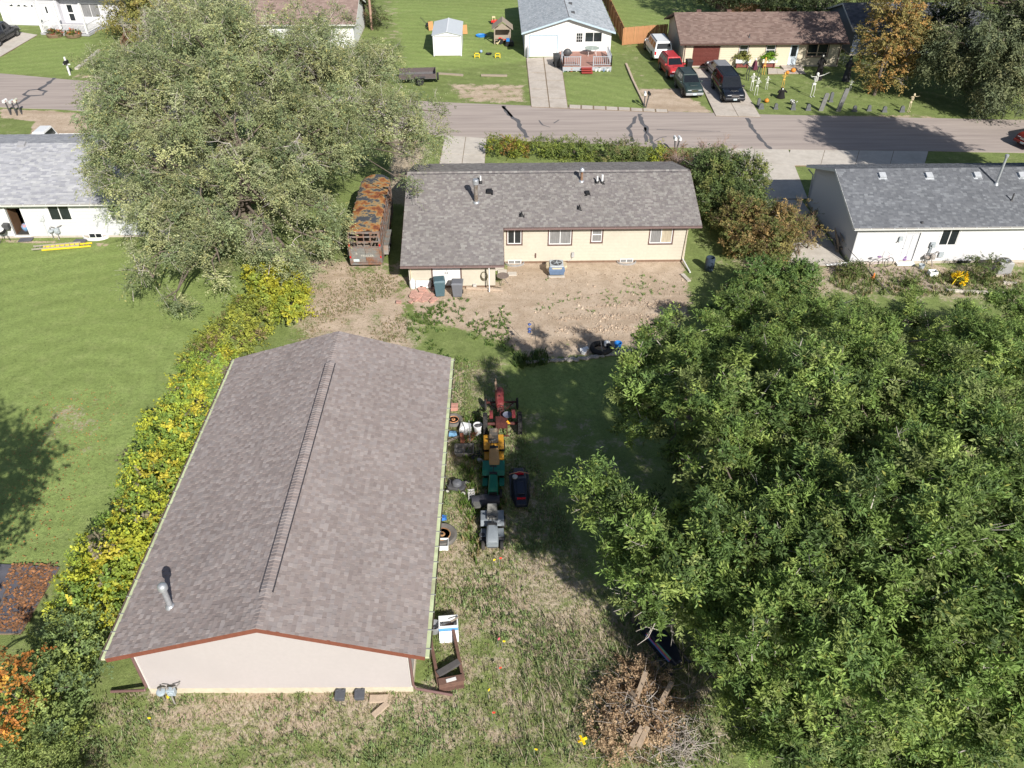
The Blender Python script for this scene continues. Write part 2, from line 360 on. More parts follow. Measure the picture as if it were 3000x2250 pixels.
    Lk(vm.outputs[0], bs.inputs['Base Color']); bs.inputs['Roughness'].default_value = .95; bs.inputs['Specular IOR Level'].default_value = .1
    b = N('ShaderNodeBump'); b.inputs['Strength'].default_value = .75; b.inputs['Distance'].default_value = .06
    Lk(math_('ADD', math_('MULTIPLY', fine, .8), math_('MULTIPLY', vf, .45)), b.inputs['Height']); Lk(b.outputs[0], bs.inputs['Normal'])
    return m
ny, nx = GX.shape; idx = np.arange(nx*ny).reshape(ny, nx)
Fg = np.stack([idx[:-1,:-1].ravel(), idx[:-1,1:].ravel(), idx[1:,1:].ravel(), idx[1:,:-1].ravel()], 1)
Vg = np.stack([GX.ravel(), GY.ravel(), gz.ravel()], 1)
GROUND = mesh_np('ground', Vg, Fg, np.stack([dirt.ravel(), dry.ravel(), lush.ravel()], 1), ground_mat(), kind='structure')
GROUND.data.polygons.foreach_set('use_smooth', [True]*len(GROUND.data.polygons))

# ------------------------------------------------------------------ road, drives, slabs
def strip(name, up, lo, z, mat, n=60, parent=None, th=.12, **kw):
    """sheet between two edge lines (world xy), each resampled over x"""
    up = sorted(up); lo = sorted(lo); b = MB(); ps = []
    for i in range(n+1):
        t = i/n; xu = up[0][0] + t*(up[-1][0]-up[0][0]); xl = lo[0][0] + t*(lo[-1][0]-lo[0][0])
        ps.append(((xu, np.interp(xu, *zip(*up))), (xl, np.interp(xl, *zip(*lo)))))
    for i in range(n):
        (a, c), (d, e) = ps[i], ps[i+1]
        b.quad((c[0],c[1],z),(e[0],e[1],z),(d[0],d[1],z),(a[0],a[1],z))
        b.quad((e[0],e[1],z),(c[0],c[1],z),(c[0],c[1],z-th),(e[0],e[1],z-th))
        b.quad((a[0],a[1],z),(d[0],d[1],z),(d[0],d[1],z-th),(a[0],a[1],z-th))
    return b.build(name, mat, parent, **kw)
ASPH = M('worn_asphalt', (.37, .315, .285), rough=.93, var=.10, scale=2.0, c2=(.29, .245, .225), thr=.56, soft=.12, s2=1.1, bump=.3, bscale=25, stretch=(.10, 1.6, 1))
TAR = M('crack_sealant', (.11, .108, .115), rough=.7, var=.15)
wup = [(-140,100.2),(-80,90.3),(-49.1,84.5),(-40.9,82.2),(-20,77.9),(-3.8,75.0),(6.9,73.6),(16.3,72.2),(23.5,71.4),(33,70.6),(45,69.6),(80,67),(160,62)]
wlo = [(-140,90.5),(-80,80.6),(-44.6,74.8),(-37.6,73.8),(-20,70.2),(-3.6,67.0),(-.3,66.2),(14.4,64.1),(20.8,63.6),(34.9,62.9),(38.5,62.6),(80,60),(160,55)]
ROAD = strip('road', wup, wlo, 0.0, ASPH, 140, kind='structure')
def ribbon(name, pts, wd, z, mat, parent=None, jag=.35, seed=1, **kw):
    r = random.Random(seed); b = MB(); P_ = []
    for i in range(len(pts)-1):
        a, c = Vector(pts[i]), Vector(pts[i+1]); n = max(2, int((c-a).length/.4))
        for j in range(n): P_.append(a.lerp(c, j/n))
    P_.append(Vector(pts[-1])); L_ = []
    for i, p in enumerate(P_):
        d = (P_[min(i+1,len(P_)-1)] - P_[max(i-1,0)]).normalized(); n = Vector((-d.y, d.x)); k = wd/2*(1+r.uniform(-jag,jag)); o = r.uniform(-.25,.25)*wd
        L_.append((p + n*(k+o), p - n*(k-o)))
    for i in range(len(L_)-1):
        (a, c), (d, e) = L_[i], L_[i+1]; b.quad((c.x,c.y,z),(e.x,e.y,z),(d.x,d.y,z),(a.x,a.y,z))
    return b.build(name, mat, parent, **kw)
def gd(*pts): return [tuple(G(D(*p)))[:2] for p in pts]
def gk(k, *pts): return [tuple(G(k(*p)))[:2] for p in pts]
for i, (pts, wd) in enumerate([
    (gd((1087,229),(1100,248),(1118,262),(1125,278),(1140,297)), .42),
    (gk(k3,(1068,1005),(1050,1060),(1010,1110),(1030,1170),(1045,1225)), .36),
    (gk(k3,(1100,985),(1120,1050),(1160,1110),(1195,1180),(1225,1250),(1240,1290)), .42),
    (gk(k3,(1150,1100),(1155,1180),(1168,1225)), .3), (gk(k3,(1225,1220),(1275,1190),(1335,1180)), .13),
    (gk(k3,(2025,1020),(2080,1110),(2150,1200),(2230,1290)), .38),
    (gk(k3,(1250,1118),(1500,1130),(1800,1135)), .10), (gk(k3,(235,1040),(265,1080),(330,1100)), .16), (gk(k3,(365,1065),(405,1035)), .22),
    (gk(k1,(470,672),(420,720),(340,775)), .5), (gk(k1,(200,815),(250,830),(370,820),(395,790),(330,772),(250,780),(200,815)), .32), (gk(k1,(250,832),(180,880),(115,915)), .42),
    (gk(k2,(2130,915),(2175,965),(2212,1010)), .3)]):
    ribbon('tar_seam', pts, wd*.8, .005, TAR, ROAD, .4, i)
def slab_drive(name, cornersW, nu, nv, z=.045, gap=.03, mat=CONC, label=None, jitter=.0):
    """concrete drive of cast slabs; corners in order near-left, near-right, far-right, far-left"""
    a, b_, c, d = [Vector((p[0], p[1], 0)) for p in cornersW]
    root = bpy.data.objects.new(name, None); col.objects.link(root); root.location = a; root['kind'] = 'structure'
    base = MB(); base.prism([(p.x-a.x, p.y-a.y) for p in (a,b_,c,d)], z-.13, z-.02, 'z'); base.build('joint_bed', M('joint_soil', (.2,.15,.1), rough=1), root)
    for i in range(nu):
        for j in range(nv):
            def P(u, v): return (a.lerp(b_, u)).lerp(d.lerp(c, u), v) - a
            Lu = ((b_-a).length)/nu; Lv = ((d-a).length)/nv; eu = gap/2/Lu/nu; ev = gap/2/Lv/nv
            u0, u1, v0, v1 = i/nu+eu, (i+1)/nu-eu, j/nv+ev, (j+1)/nv-ev
            q = MB(); zz = z + rnd.uniform(-.006,.006)
            q.prism([(p.x, p.y) for p in (P(u0,v0),P(u1,v0),P(u1,v1),P(u0,v1))], z-.1, zz, 'z'); q.build('slab', mat, root)
    return root
CONC2 = M('concrete_pale', (.50, .46, .41), rough=.92, var=.10, scale=2.5, c2=(.40,.36,.31), thr=.62, s2=.5, bump=.12)
slab_drive('driveway', gk(k3,(165,925),(485,940),(420,490),(122,505)), 2, 6, mat=CONC, gap=.1)      # drive of the white gabled house
slab_drive('driveway', gk(k3,(1760,1003),(2150,1015),(1900,590),(1560,590)), 2, 4, mat=CONC, gap=.05)   # tan house
slab_drive('driveway', [(-4.5,55.5),(-.9,55.5),(-.6,66.3),(-4.1,67.0)], 2, 3, mat=CONC2, gap=.05)       # main house
slab_drive('driveway', [(14.6,54.3),(22.6,54.3),(23.8,63.3),(18.4,63.8)], 2, 3, mat=CONC2, gap=.04)     # white house, front
slab_drive('driveway', [(22.7,60.2),(33.5,60.0),(35.0,62.75),(23.95,63.3)], 4, 1, mat=CONC2, gap=.04)
slab_drive('driveway', [(18.5,44.9),(22.2,44.6),(22.1,54.2),(17.6,54.2)], 1, 4, mat=CONC2, gap=.04)
slab_drive('driveway', gk(k1,(-900,640),(0,490),(330,300),(60,215))[0:0] or [(-62,88),(-51.6,90.0),(-51.2,98.0),(-58.5,101.5)], 2, 3, mat=CONC2, gap=.05)
slab_drive('sidewalk', gk(k3,(490,940),(1350,975),(1345,948),(492,905)), 8, 1, mat=CONC, gap=.14)
slab_drive('patio', gk(k8,(1000,1200),(1530,1225),(1330,1010),(840,1010)), 3, 2, mat=M('patio_slab', (.36,.29,.23), rough=.95, var=.15, scale=3), gap=.06)
slab_drive('front_path', gk(k4,(0,640),(330,640),(300,610),(0,590)), 4, 1, mat=CONC, gap=.03)
slab_drive('patio', gd((-90,1372),(45,1370),(130,1226),(-60,1217)), 2, 1, mat=M('dark_patio', (.10,.10,.12), rough=.9, var=.25, scale=2), z=.06)
# ------------------------------------------------------------------ building kit (local frame: walls face -Y, ridge along X)
_unit = None
def unit_shingle():
    global _unit
    if _unit is None:
        b = MB(); b.add([(0,0,0),(1,0,0),(1,1,0),(0,1,0),(0,0,1),(1,0,1),(1,1,.25),(0,1,.25)], [(4,5,6,7),(0,1,5,4),(1,2,6,5),(3,0,4,7)])
        me = bpy.data.meshes.new('shingle'); me.from_pydata(b.v, [], b.f); me.update(); me.materials.append(SHINGLE1); _unit = me
    return _unit
def shingles(roof, world, o, a, bdir, L, W, pal, tabw=(.16,.36), expo=.145, single=0, thick=.016, seed=1, notch=None):
    """courses of laminated shingle tabs as geometry. roof = parent object, world = its matrix"""
    rg = np.random.default_rng(seed); o = np.array(o, float); a = np.array(a, float); bd = np.array(bdir, float); n = np.cross(a, bd); n /= np.linalg.norm(n)
    if n[2] < 0: n = -n
    S, T, Wd, Th = [], [], [], []
    nc = int(W/expo)
    for i in range(nc):
        t = i*expo; s = -rg.uniform(0, tabw[1])
        hi = bool(rg.integers(2))
        while s < L:
            wd = rg.uniform(*tabw)*(1.0 if hi else .8); s0, s1 = max(s, 0), min(s+wd, L); s += wd; hi = not hi if rg.random() < .8 else hi
            if s1 - s0 < .03: continue
            S.append(s0); T.append(t); Wd.append(s1-s0); Th.append(thick*(1.0 if hi else .35))
    S, T, Wd, Th = map(np.array, (S, T, Wd, Th)); N = len(S); ln = expo + .03
    pal = np.array(pal); ci = rg.integers(0, len(pal), N); C = pal[ci]*rg.uniform(.93, 1.07, (N,1)); C = C*np.where(Th > thick*.8, 1.03, .95)[:,None]
    org = o + S[:,None]*a + (T[:,None]-.012)*bd + .004*n
    M3 = np.array(world)
    wc = (org @ M3[:3,:3].T) + M3[:3,3]; dist = np.linalg.norm(wc - np.array(CAMV), axis=1)
    order = np.argsort(dist); one = set(order[:single].tolist())
    keep = np.array([i for i in range(N) if i not in one])
    u = np.array([(0,0,0),(1,0,0),(1,1,0),(0,1,0),(0,0,1),(1,0,1),(1,1,.25),(0,1,.25)], float)
    V = org[keep][:,None,:] + (u[None,:,0]*Wd[keep][:,None])[:,:,None]*a + (u[None,:,1]*ln)[:,:,None]*bd + (u[None,:,2]*Th[keep][:,None])[:,:,None]*n
    f = np.array([(4,5,6,7),(0,1,5,4),(1,2,6,5),(3,0,4,7)]); F = (f[None] + (np.arange(len(keep))*8)[:,None,None]).reshape(-1,4)
    mesh_np('shingles', V.reshape(-1,3), F, np.repeat(C[keep], 8, 0), SHINGLE, roof, kind='stuff')
    um = unit_shingle()
    for i in order[:single]:
        ob = bpy.data.objects.new('shingle', um); col.objects.link(ob); ob.parent = roof; ob.color = (*C[i], 1)
        m = Matrix.Identity(4)
        for r in range(3):
            m[r][0] = a[r]*Wd[i]; m[r][1] = bd[r]*ln; m[r][2] = n[r]*Th[i]; m[r][3] = org[i][r]
        ob.matrix_local = m
def boards(parent, o, a, nrm, L, z0, z1, pitch, mat, openings=(), clip=None, name='siding_board', th=.018):
    """lap siding boards; o=(x,y) start, a = along (xy), nrm = outward (xy); clip(z)->(s0,s1)"""
    z = z0
    while z < z1 - .02:
        zt = min(z + pitch, z1); s0, s1 = clip((z+zt)/2) if clip else (0, L)
        segs = [(s0, s1)]
        for (p, q, u0, u1) in openings:
            if u0 < zt - .02 and u1 > z + .02:
                ns = []
                for (c, d) in segs:
                    if q <= c or p >= d: ns.append((c, d)); continue
                    if p > c: ns.append((c, p))
                    if q < d: ns.append((q, d))
                segs = ns
        for (c, d) in segs:
            if d - c < .05: continue
            b = MB(); P = lambda s, h, zz: (o[0]+a[0]*s+nrm[0]*h, o[1]+a[1]*s+nrm[1]*h, zz)
            b.add([P(c,0,z),P(d,0,z),P(d,th,z),P(c,th,z),P(c,0,zt+.01),P(d,0,zt+.01),P(d,th*.25,zt+.01),P(c,th*.25,zt+.01)],
                  [(0,3,2,1),(4,5,6,7),(0,1,5,4),(1,2,6,5),(2,3,7,6),(3,0,4,7)])
            b.build(name, mat, parent)
        z = zt
def wall_panel(mb, x0, x1, y, th, z0, z1, ops):
    """wall facing -Y, thickness th behind y, real openings"""
    xs = sorted({x0, x1, *[o[0] for o in ops], *[o[1] for o in ops]}); zs = sorted({z0, z1, *[o[2] for o in ops], *[o[3] for o in ops]})
    for i in range(len(xs)-1):
        for j in range(len(zs)-1):
            cx, cz = (xs[i]+xs[i+1])/2, (zs[j]+zs[j+1])/2
            if any(o[0] < cx < o[1] and o[2] < cz < o[3] for o in ops): continue
            mb.box(xs[i], xs[i+1], y, y+th, zs[j], zs[j+1])
def window(parent, x0, x1, z0, z1, y, trim, sash, pane, kind='slider', tw=.07, label=None):
    """opening at wall face y; trim round it, sash with panes set back"""
    b = MB(); o = .035
    b.box(x0-tw, x1+tw, y-o, y+.02, z1, z1+tw); b.box(x0-tw, x1+tw, y-o-.02, y+.02, z0-tw, z0); b.box(x0-tw, x0, y-o, y+.02, z0, z1); b.box(x1, x1+tw, y-o, y+.02, z0, z1)
    wn = b.build('window', trim, parent)
    s = MB(); k = .055; ys, ye = y-.01, y+.05
    s.box(x0, x1, ys, ye, z1-k, z1); s.box(x0, x1, ys, ye, z0, z0+k); s.box(x0, x0+k, ys, ye, z0+k, z1-k); s.box(x1-k, x1, ys, ye, z0+k, z1-k)
    xm, zm = (x0+x1)/2, (z0+z1)/2; panes = []
    if kind == 'slider': s.box(xm-k/2, xm+k/2, ys-.005, ye, z0+k, z1-k); panes = [(x0+k, xm-k/2, z0+k, z1-k), (xm+k/2, x1-k, z0+k, z1-k)]
    elif kind == 'hung': s.box(x0+k, x1-k, ys-.005, ye, zm-k/2, zm+k/2); panes = [(x0+k, x1-k, z0+k, zm-k/2), (x0+k, x1-k, zm+k/2, z1-k)]
    elif kind == 'picture4':
        zq = z0 + (z1-z0)*.27; s.box(xm-k, xm+k, ys-.005, ye, z0+k, z1-k); s.box(x0+k, x1-k, ys-.004, ye, zq-k/2, zq+k/2)
        panes = [(x0+k,xm-k,z0+k,zq-k/2),(xm+k,x1-k,z0+k,zq-k/2),(x0+k,xm-k,zq+k/2,z1-k),(xm+k,x1-k,zq+k/2,z1-k)]
    else: panes = [(x0+k, x1-k, z0+k, z1-k)]
    s.build('sash', sash, wn)
    pm = pane if isinstance(pane, (list, tuple)) else [pane]*4
    for i, p in enumerate(panes): q = MB(); q.box(p[0], p[1], y+.02, y+.035, p[2], p[3]); q.build('pane', pm[i % len(pm)], wn)
    return wn
def gable_deck(parent, x0, x1, prof, mat, name='roof'):
    """prof: (y,z) top line eave-ridge-eave; slab .12 thick"""
    b = MB(); bot = [(y, z-.12) for y, z in prof[::-1]]
    b.prism(list(prof) + bot, x0, x1, 'x'); return b.build(name, mat, parent)
def gutter(parent, x0, x1, y, z, mat, front=-1, name='gutter', hang=None, inner=None, wd=.13):
    b = MB(); f = front; d = .11
    prof = [(y, z), (y, z-d), (y+f*wd*.8, z-d), (y+f*wd, z), (y+f*(wd-.012), z), (y+f*(wd*.8-.012), z-d+.012), (y+f*-.0+f*.012, z-d+.012), (y+f*.012, z)]
    if f > 0: prof = prof[::-1]
    b.prism(prof, x0, x1, 'x'); g_ = b.build(name, mat, parent)
    if inner:
        q = MB(); q.box(x0+.01, x1-.01, min(y+f*.014, y+f*(wd*.8-.014)), max(y+f*.014, y+f*(wd*.8-.014)), z-d+.014, z-.015); q.build('gutter_trough', inner, g_)
    if hang:
        x = x0+.3
        while x < x1: q = MB(); q.box(x-.02, x+.02, min(y, y+f*wd), max(y, y+f*wd), z-.012, z+.004); q.build('gutter_hanger', hang, g_); x += .72
    return g_
def lwt(o): bpy.context.view_layer.update(); return o.matrix_world.copy()

# ================================================================== workshop in front (ridge runs away from the camera)
SP_WALL = M('workshop_siding', (.415, .38, .38), rough=.6, var=.03, c2=(.395,.362,.362), thr=.6, s2=.4)
RUSTT = M('rust_red_trim', (.19, .066, .044), rough=.6, var=.15)
GUT_G = M('pale_green_trough', (.50, .56, .34), rough=.6, var=.18, scale=2, c2=(.33,.33,.2), thr=.62)
DECK = M('roof_deck', (.10, .085, .085), rough=.95)
PAL_SHOP = [(.270,.232,.222),(.286,.248,.238),(.252,.213,.203),(.305,.269,.260),(.262,.223,.214),(.276,.243,.238),(.246,.208,.200)]
shop = thing('workshop', 'long beige gabled workshop with mauve-brown shingle roof and rust-red rake boards', 'workshop', (-7.62, 16.0, 0), R(90-.9))
# local x -> away from the camera, local y -> left; origin at centre of the front wall
SL, HW, EZ, RZ = 15.4, 4.52, 2.72, 4.28; EO = .62; EYs = HW + EO; slope = (RZ-EZ)/EYs
b = MB(); wz = lambda y: RZ - .14 - slope*abs(y)
b.prism([(-HW,.28),(HW,.28),(HW,wz(HW)),(0,wz(0)),(-HW,wz(HW))], 0.0, SL, 'x'); b.build('wall', SP_WALL, shop)
b = MB(); b.box(-.03, SL+.03, -HW-.03, HW+.03, -.25, .279); b.build('foundation', M('foundation_block', (.52,.46,.36), rough=.95, var=.12, scale=4, bump=.2), shop)
def clipg(z): 
    h = min(HW, max(.05, (RZ-.14-z)/slope)); return (HW-h, HW+h)
boards(shop, (0, -HW), (0,1), (-1,0), 2*HW, .28, RZ-.2, .2, SP_WALL, clip=clipg, th=.026)
for s_ in (-1, 1):
    b = MB(); b.box(-.035, .07, s_*HW-.03 if s_>0 else s_*HW-.035, s_*HW+.035 if s_>0 else s_*HW+.03, .28, wz(HW)-.02); b.build('corner_board', M('pale_corner', (.58,.55,.53), rough=.6, var=.05), shop)
roof = gable_deck(shop, -.45, SL+.45, [(-EYs,EZ),(0,RZ),(EYs,EZ)], DECK)
for s_ in (-1, 1):
    for x in (-.475, SL+.45):
        b = MB(); b.add([(x,0,RZ-.19),(x,s_*EYs,EZ-.19),(x,s_*EYs,EZ+.012),(x,0,RZ+.012),(x+.025,0,RZ-.19),(x+.025,s_*EYs,EZ-.19),(x+.025,s_*EYs,EZ+.012),(x+.025,0,RZ+.012)],
                        [(0,1,2,3),(7,6,5,4),(0,4,5,1),(3,2,6,7),(1,5,6,2),(0,3,7,4)]); b.build('rake_board', RUSTT, roof)
    b = MB(); b.box(-.45, SL+.45, s_*(EYs)-.012, s_*(EYs)+.012, EZ-.17, EZ-.012); b.build('fascia', RUSTT, roof)
    up = np.array([0, -s_*EYs, RZ-EZ]); W_ = np.linalg.norm(up); up = up/W_
    shingles(roof, lwt(shop), (-.47, s_*(EYs+.02), EZ+.004), (1,0,0), up, SL+.94, W_, PAL_SHOP, single=300 if s_ < 0 else 0, seed=11+s_, tabw=(.16,.25), expo=.145, thick=.030)
    gutter(shop, -.46, SL+.46, s_*(EYs+.014), EZ-.01, M('brown_gutter', (.14,.10,.09), rough=.5), front=s_, wd=.20, inner=GUT_G, hang=M('hanger_metal', (.5,.5,.45), rough=.4, metal=.5))
# ridge caps and ridge vent
rg = np.random.default_rng(5)
for i in range(int((SL+.9)/.15)):
    x = -.45 + i*.15; b = MB(); hw = .20; vent = .95 < x < 13.4; zz = RZ + (.035 if vent else .012); dz = slope*hw
    b.add([(x-.01,-hw,zz-dz+.024),(x-.01,0,zz+.032),(x-.01,hw,zz-dz+.024),(x+.17,-hw,zz-dz),(x+.17,0,zz+.004),(x+.17,hw,zz-dz),(x-.01,-hw,zz-dz-.01),(x-.01,0,zz-.006),(x-.01,hw,zz-dz-.01)],
          [(0,1,4,3),(1,2,5,4),(6,7,1,0),(7,8,2,1)])
    o = b.build('ridge_cap', SHINGLE1, roof); c = PAL_SHOP[rg.integers(len(PAL_SHOP))]; k = rg.uniform(1.0,1.2); o.color = (c[0]*k, c[1]*k*1.0, c[2]*k, 1)
for s_ in (-1, 1):
    b = MB(); b.bar((.95, s_*.215, RZ-slope*.215+.03), (13.4, s_*.215, RZ-slope*.215+.03), .04, .05); b.build('ridge_vent_edge', M('vent_dark', (.05,.047,.055), rough=.7), roof)
# flue
fb = Vector((1.15, 3.42, RZ - slope*3.42))
b = MB(); b.lathe([(.17,-.06),(.17,.03),(.12,.09),(.10,.12)], 18, fb); b.build('flue_flashing', GALV, roof, smooth=True)
b = MB(); b.cyl(fb+Vector((0,0,.05)), fb+Vector((0,0,1.02)), .092, .092, 18); b.lathe([(.10,.93),(.16,.95),(.16,1.1),(.12,1.16),(.02,1.2)], 18, fb); b.build('flue', GALV, roof, smooth='auto', bevel=.006)
b = MB(); b.obox(fb + Vector((-.35,.18,-.085)), (.4,.06,.02), .45); b.build('flue_brace', GALV, roof)
# downspouts
DSP = M('brown_downspout', (.17, .10, .095), rough=.45, var=.1)
for s_ in (-1, 1):
    y = s_*(HW+.06); b = MB(); b.tube([(-.06, s_*(EYs+.05), EZ-.1), (-.06, y, EZ-.45), (-.06, y, .45), (-.10, y+s_*.08, .30)], .05, 8); 
    b.tube([(-.10, y+s_*.08, .30), (-.22 if s_<0 else .0, y+s_*1.35, .07)], .05, 8); b.build('downspout', DSP, shop)

# ================================================================== main house
HS = M('cream_siding', (.50, .465, .385), rough=.65, var=.05, c2=(.45,.415,.345), thr=.6, s2=.5)
PAL_H = [(0.204,0.189,0.184),(0.230,0.214,0.206),(0.186,0.168,0.166),(0.271,0.258,0.245),(0.213,0.196,0.188),(0.193,0.176,0.175),(0.249,0.232,0.221)]
house = thing('house', 'cream ranch house with grey-brown shingle roof and brown trimmed windows', 'house', (-5.2, 45.6, 0))
hx = lambda X: X + 5.2
hy = lambda Y: Y - 45.6
HE, HR, HYr = 2.74, 4.24, 4.25; hs = (HR-HE)/(HYr+.5)
ops = [(hx(.75), hx(1.62), 1.34, 2.42), (hx(3.33), hx(4.72), 1.28, 2.44), (hx(5.98), hx(6.63), 1.42, 2.44), (hx(9.62), hx(11.02), 1.28, 2.44)]
XW = 17.15
b = MB(); wall_panel(b, 0, XW, 0, .15, .12, 2.72, ops); b.box(0, .15, .15, 8.6, .12, 2.72); b.box(XW-.15, XW, .15, 8.6, .12, 2.72); b.box(0, XW, 8.6, 8.75, .12, 2.72); b.build('wall', HS, house)
b = MB()
for x in (0.0, XW-.15): b.prism([(0,2.72),(8.75,2.72),(HYr,HR-.16)], x, x+.15, 'x')
b.build('gable_wall', HS, house)
b = MB(); b.box(-.03, XW+.03, -.03, 8.78, -.25, .119); b.build('foundation', M('brown_foundation', (.20,.13,.09), rough=.95, var=.2), house)
b = MB(); b.box(.16, XW-.16, .16, 8.6, .2, .24); b.build('room_floor', M('dark_room', (.05,.045,.04), rough=.9), house)
boards(house, (0,0), (1,0), (0,-1), XW, .12, 2.70, .215, HS, openings=[(o[0]-.07,o[1]+.07,o[2]-.07,o[3]+.07) for o in ops], th=.03)
boards(house, (XW,0), (0,1), (1,0), 8.75, .12, 2.70, .215, HS, th=.02)
for (o, kd, pn) in zip(ops, ('slider','slider','hung','slider'), (GLASS, [GLASS_L,GLASS_L], [GLASS_L], [GLASS_L,GLASS_T])): window(house, *o, 0, BROWNT, VINYL, pn, kd, tw=.075)
# roof: back slope, front slope, extension over the added room
xe0, xe1 = hx(-5.58), hx(12.62); xb1 = hx(.49); yb = hy(42.2); zb = HE - hs*(-.5-yb)
b = MB(); ye = 8.75+.5+.25
b.prism([(-.5,HE),(HYr,HR),(ye,HR-hs*(ye-HYr)),(ye,HR-hs*(ye-HYr)-.12),(HYr,HR-.12),(-.5,HE-.12)], xb1, xe1, 'x')
b.prism([(yb,zb),(HYr,HR),(ye,HR-hs*(ye-HYr)),(ye,HR-hs*(ye-HYr)-.12),(HYr,HR-.12),(yb,zb-.12)], xe0, xb1, 'x')
roof = b.build('roof', DECK, house)
upf = np.array([0, HYr+.5, HR-HE]); Wf = np.linalg.norm(upf); upf /= Wf
Wl = Wf*(HYr-yb)/(HYr+.5)
shingles(roof, lwt(house), (xe0-.02, yb-.02, zb), (1,0,0), upf, xb1-xe0+.02, Wl, PAL_H, single=300, seed=31, tabw=(.16,.26), expo=.147, thick=.028)
shingles(roof, lwt(house), (xb1, -.52, HE), (1,0,0), upf, xe1-xb1+.02, Wf, PAL_H, single=0, seed=32, tabw=(.16,.26), expo=.147, thick=.028)
upb = np.array([0, -(ye-HYr), hs*(ye-HYr)]); Wb = np.linalg.norm(upb); upb /= Wb
shingles(roof, lwt(house), (xe0-.02, ye+.02, HR-hs*(ye-HYr)), (1,0,0), upb, xe1-xe0+.04, Wb, PAL_H, seed=33, tabw=(.2,.4), expo=.147)
for i in range(int((xe1-xe0)/.2)):
    x = xe0 + i*.2; b = MB(); hw = .17; dz = hs*hw; zz = HR + .05
    b.add([(x,-hw+HYr,zz-dz),(x,HYr,zz),(x,hw+HYr,zz-dz),(x+.23,-hw+HYr,zz-dz+.012),(x+.23,HYr,zz+.014),(x+.23,hw+HYr,zz-dz+.012),(x+.23,-hw+HYr,zz-dz-.006),(x+.23,HYr,zz-.01),(x,-hw+HYr,zz-dz-.05)],
          [(0,3,4,1),(1,4,5,2),(3,6,7,4)]); o = b.build('ridge_cap', SHINGLE1, roof); k = rg.uniform(.9,1.1); c = PAL_H[rg.integers(len(PAL_H))]; o.color = (c[0]*k*1.1, c[1]*k*1.1, c[2]*k*1.1, 1)
b = MB(); b.bar((xe0+.3, HYr-.18, HR-hs*.18+.03), (xe1-.8, HYr-.18, HR-hs*.18+.03), .03, .05); b.build('ridge_vent_edge', MATS['vent_dark'], roof)
for x in (xe0-.03, xe1+.004):
    y0, z0 = (yb, zb) if x < 0 else (-.5, HE)
    b = MB(); b.prism([(y0,z0-.16),(y0,z0+.012),(HYr,HR+.012),(ye,HR-hs*(ye-HYr)+.012),(ye,HR-hs*(ye-HYr)-.16),(HYr,HR-.16)], x, x+.026, 'x'); b.build('rake_board', BROWNT, roof)
b = MB(); b.prism([(yb,zb-.16),(yb,zb+.012),(-.5,HE+.012),(-.5,HE-.16)], xb1+.004, xb1+.03, 'x'); b.build('rake_board', BROWNT, roof)
GUTB = M('mauve_brown_gutter', (.24,.165,.16), rough=.5, var=.1)
gutter(house, xb1+.05, xe1+.02, -.515, HE-.02, GUTB, hang=GUTB, inner=M('gutter_dirt', (.10,.08,.07), rough=.9)); gutter(house, xe0-.02, xb1+.02, yb-.016, zb-.02, GUTB, hang=GUTB, inner=MATS['gutter_dirt'])
b = MB(); b.box(xb1+.03, xe1-.02, -.495, -.02, HE-.21, HE-.17); b.box(xe0+.02, xb1-.02, yb+.02, hy(42.75), zb-.17, zb-.13); b.build('soffit', M('brown_soffit', (.16,.11,.09), rough=.8), house)
# added room
bx0, bx1, by = hx(-5.2), hx(-.05), hy(42.75); bz = zb + hs*(by-yb) - .14
dop = [(hx(-3.78), hx(-2.12), .10, bz-.01)]
b = MB(); wall_panel(b, bx0, bx1, by, .12, .10, bz, dop)
for x in (bx0, bx1-.12): b.prism([(by+.12,.10),(by+.12,bz+hs*.12),(-.0,bz+hs*(-by)),(-.0,.10)], x, x+.12, 'x')
b.build('room_wall', HS, house)
boards(house, (bx0,by), (1,0), (0,-1), bx1-bx0, .10, bz, .215, HS, openings=[(dop[0][0]-bx0-.08, dop[0][1]-bx0+.08, 0, 3)], th=.02)
boards(house, (bx1,by), (0,1), (1,0), -by, .10, bz, .215, HS, th=.02)
b = MB(); b.box(bx0-.02, bx1+.02, by-.02, -.04, -.2, .099); b.build('room_sill', MATS['brown_foundation'], house)
dm = (dop[0][0]+dop[0][1])/2
for i, (x0, x1) in enumerate(((dop[0][0]+.01, dm-.006), (dm+.006, dop[0][1]-.01))):
    b = MB(); b.box(x0, x1, by+.01, by+.05, .11, bz-.02); d_ = b.build('door', VINYL, house)
    q = MB(); xx = dm + (-.07 if i == 0 else .07); q.ball((xx, by-.03, 1.0), .035); q.cyl((xx,by-.03,1.0),(xx,by+.02,1.0),.015); q.build('handle', M('dark_bronze', (.06,.045,.04), rough=.4, metal=.6), d_, smooth=True)
for x in (dop[0][0]-.075, dop[0][1]+.005): b = MB(); b.box(x, x+.07, by-.03, by+.02, .10, bz-.01); b.build('door_trim', BROWNT, house)
for x, m_ in ((bx0+.12, M('cream_pipe', (.62,.55,.40), rough=.6)), (hx(-.4), VINYL)):
    b = MB(); b.tube([(x, yb+.02, zb-.15), (x, by-.06, zb-.38), (x, by-.06, .2), (x, by-.3, .05)] if m_ is not VINYL else [(x,yb+.0,zb-.12),(x,yb-.02,.25),(x,yb-.15,.05)], .035, 8); b.build('downspout', m_, house)
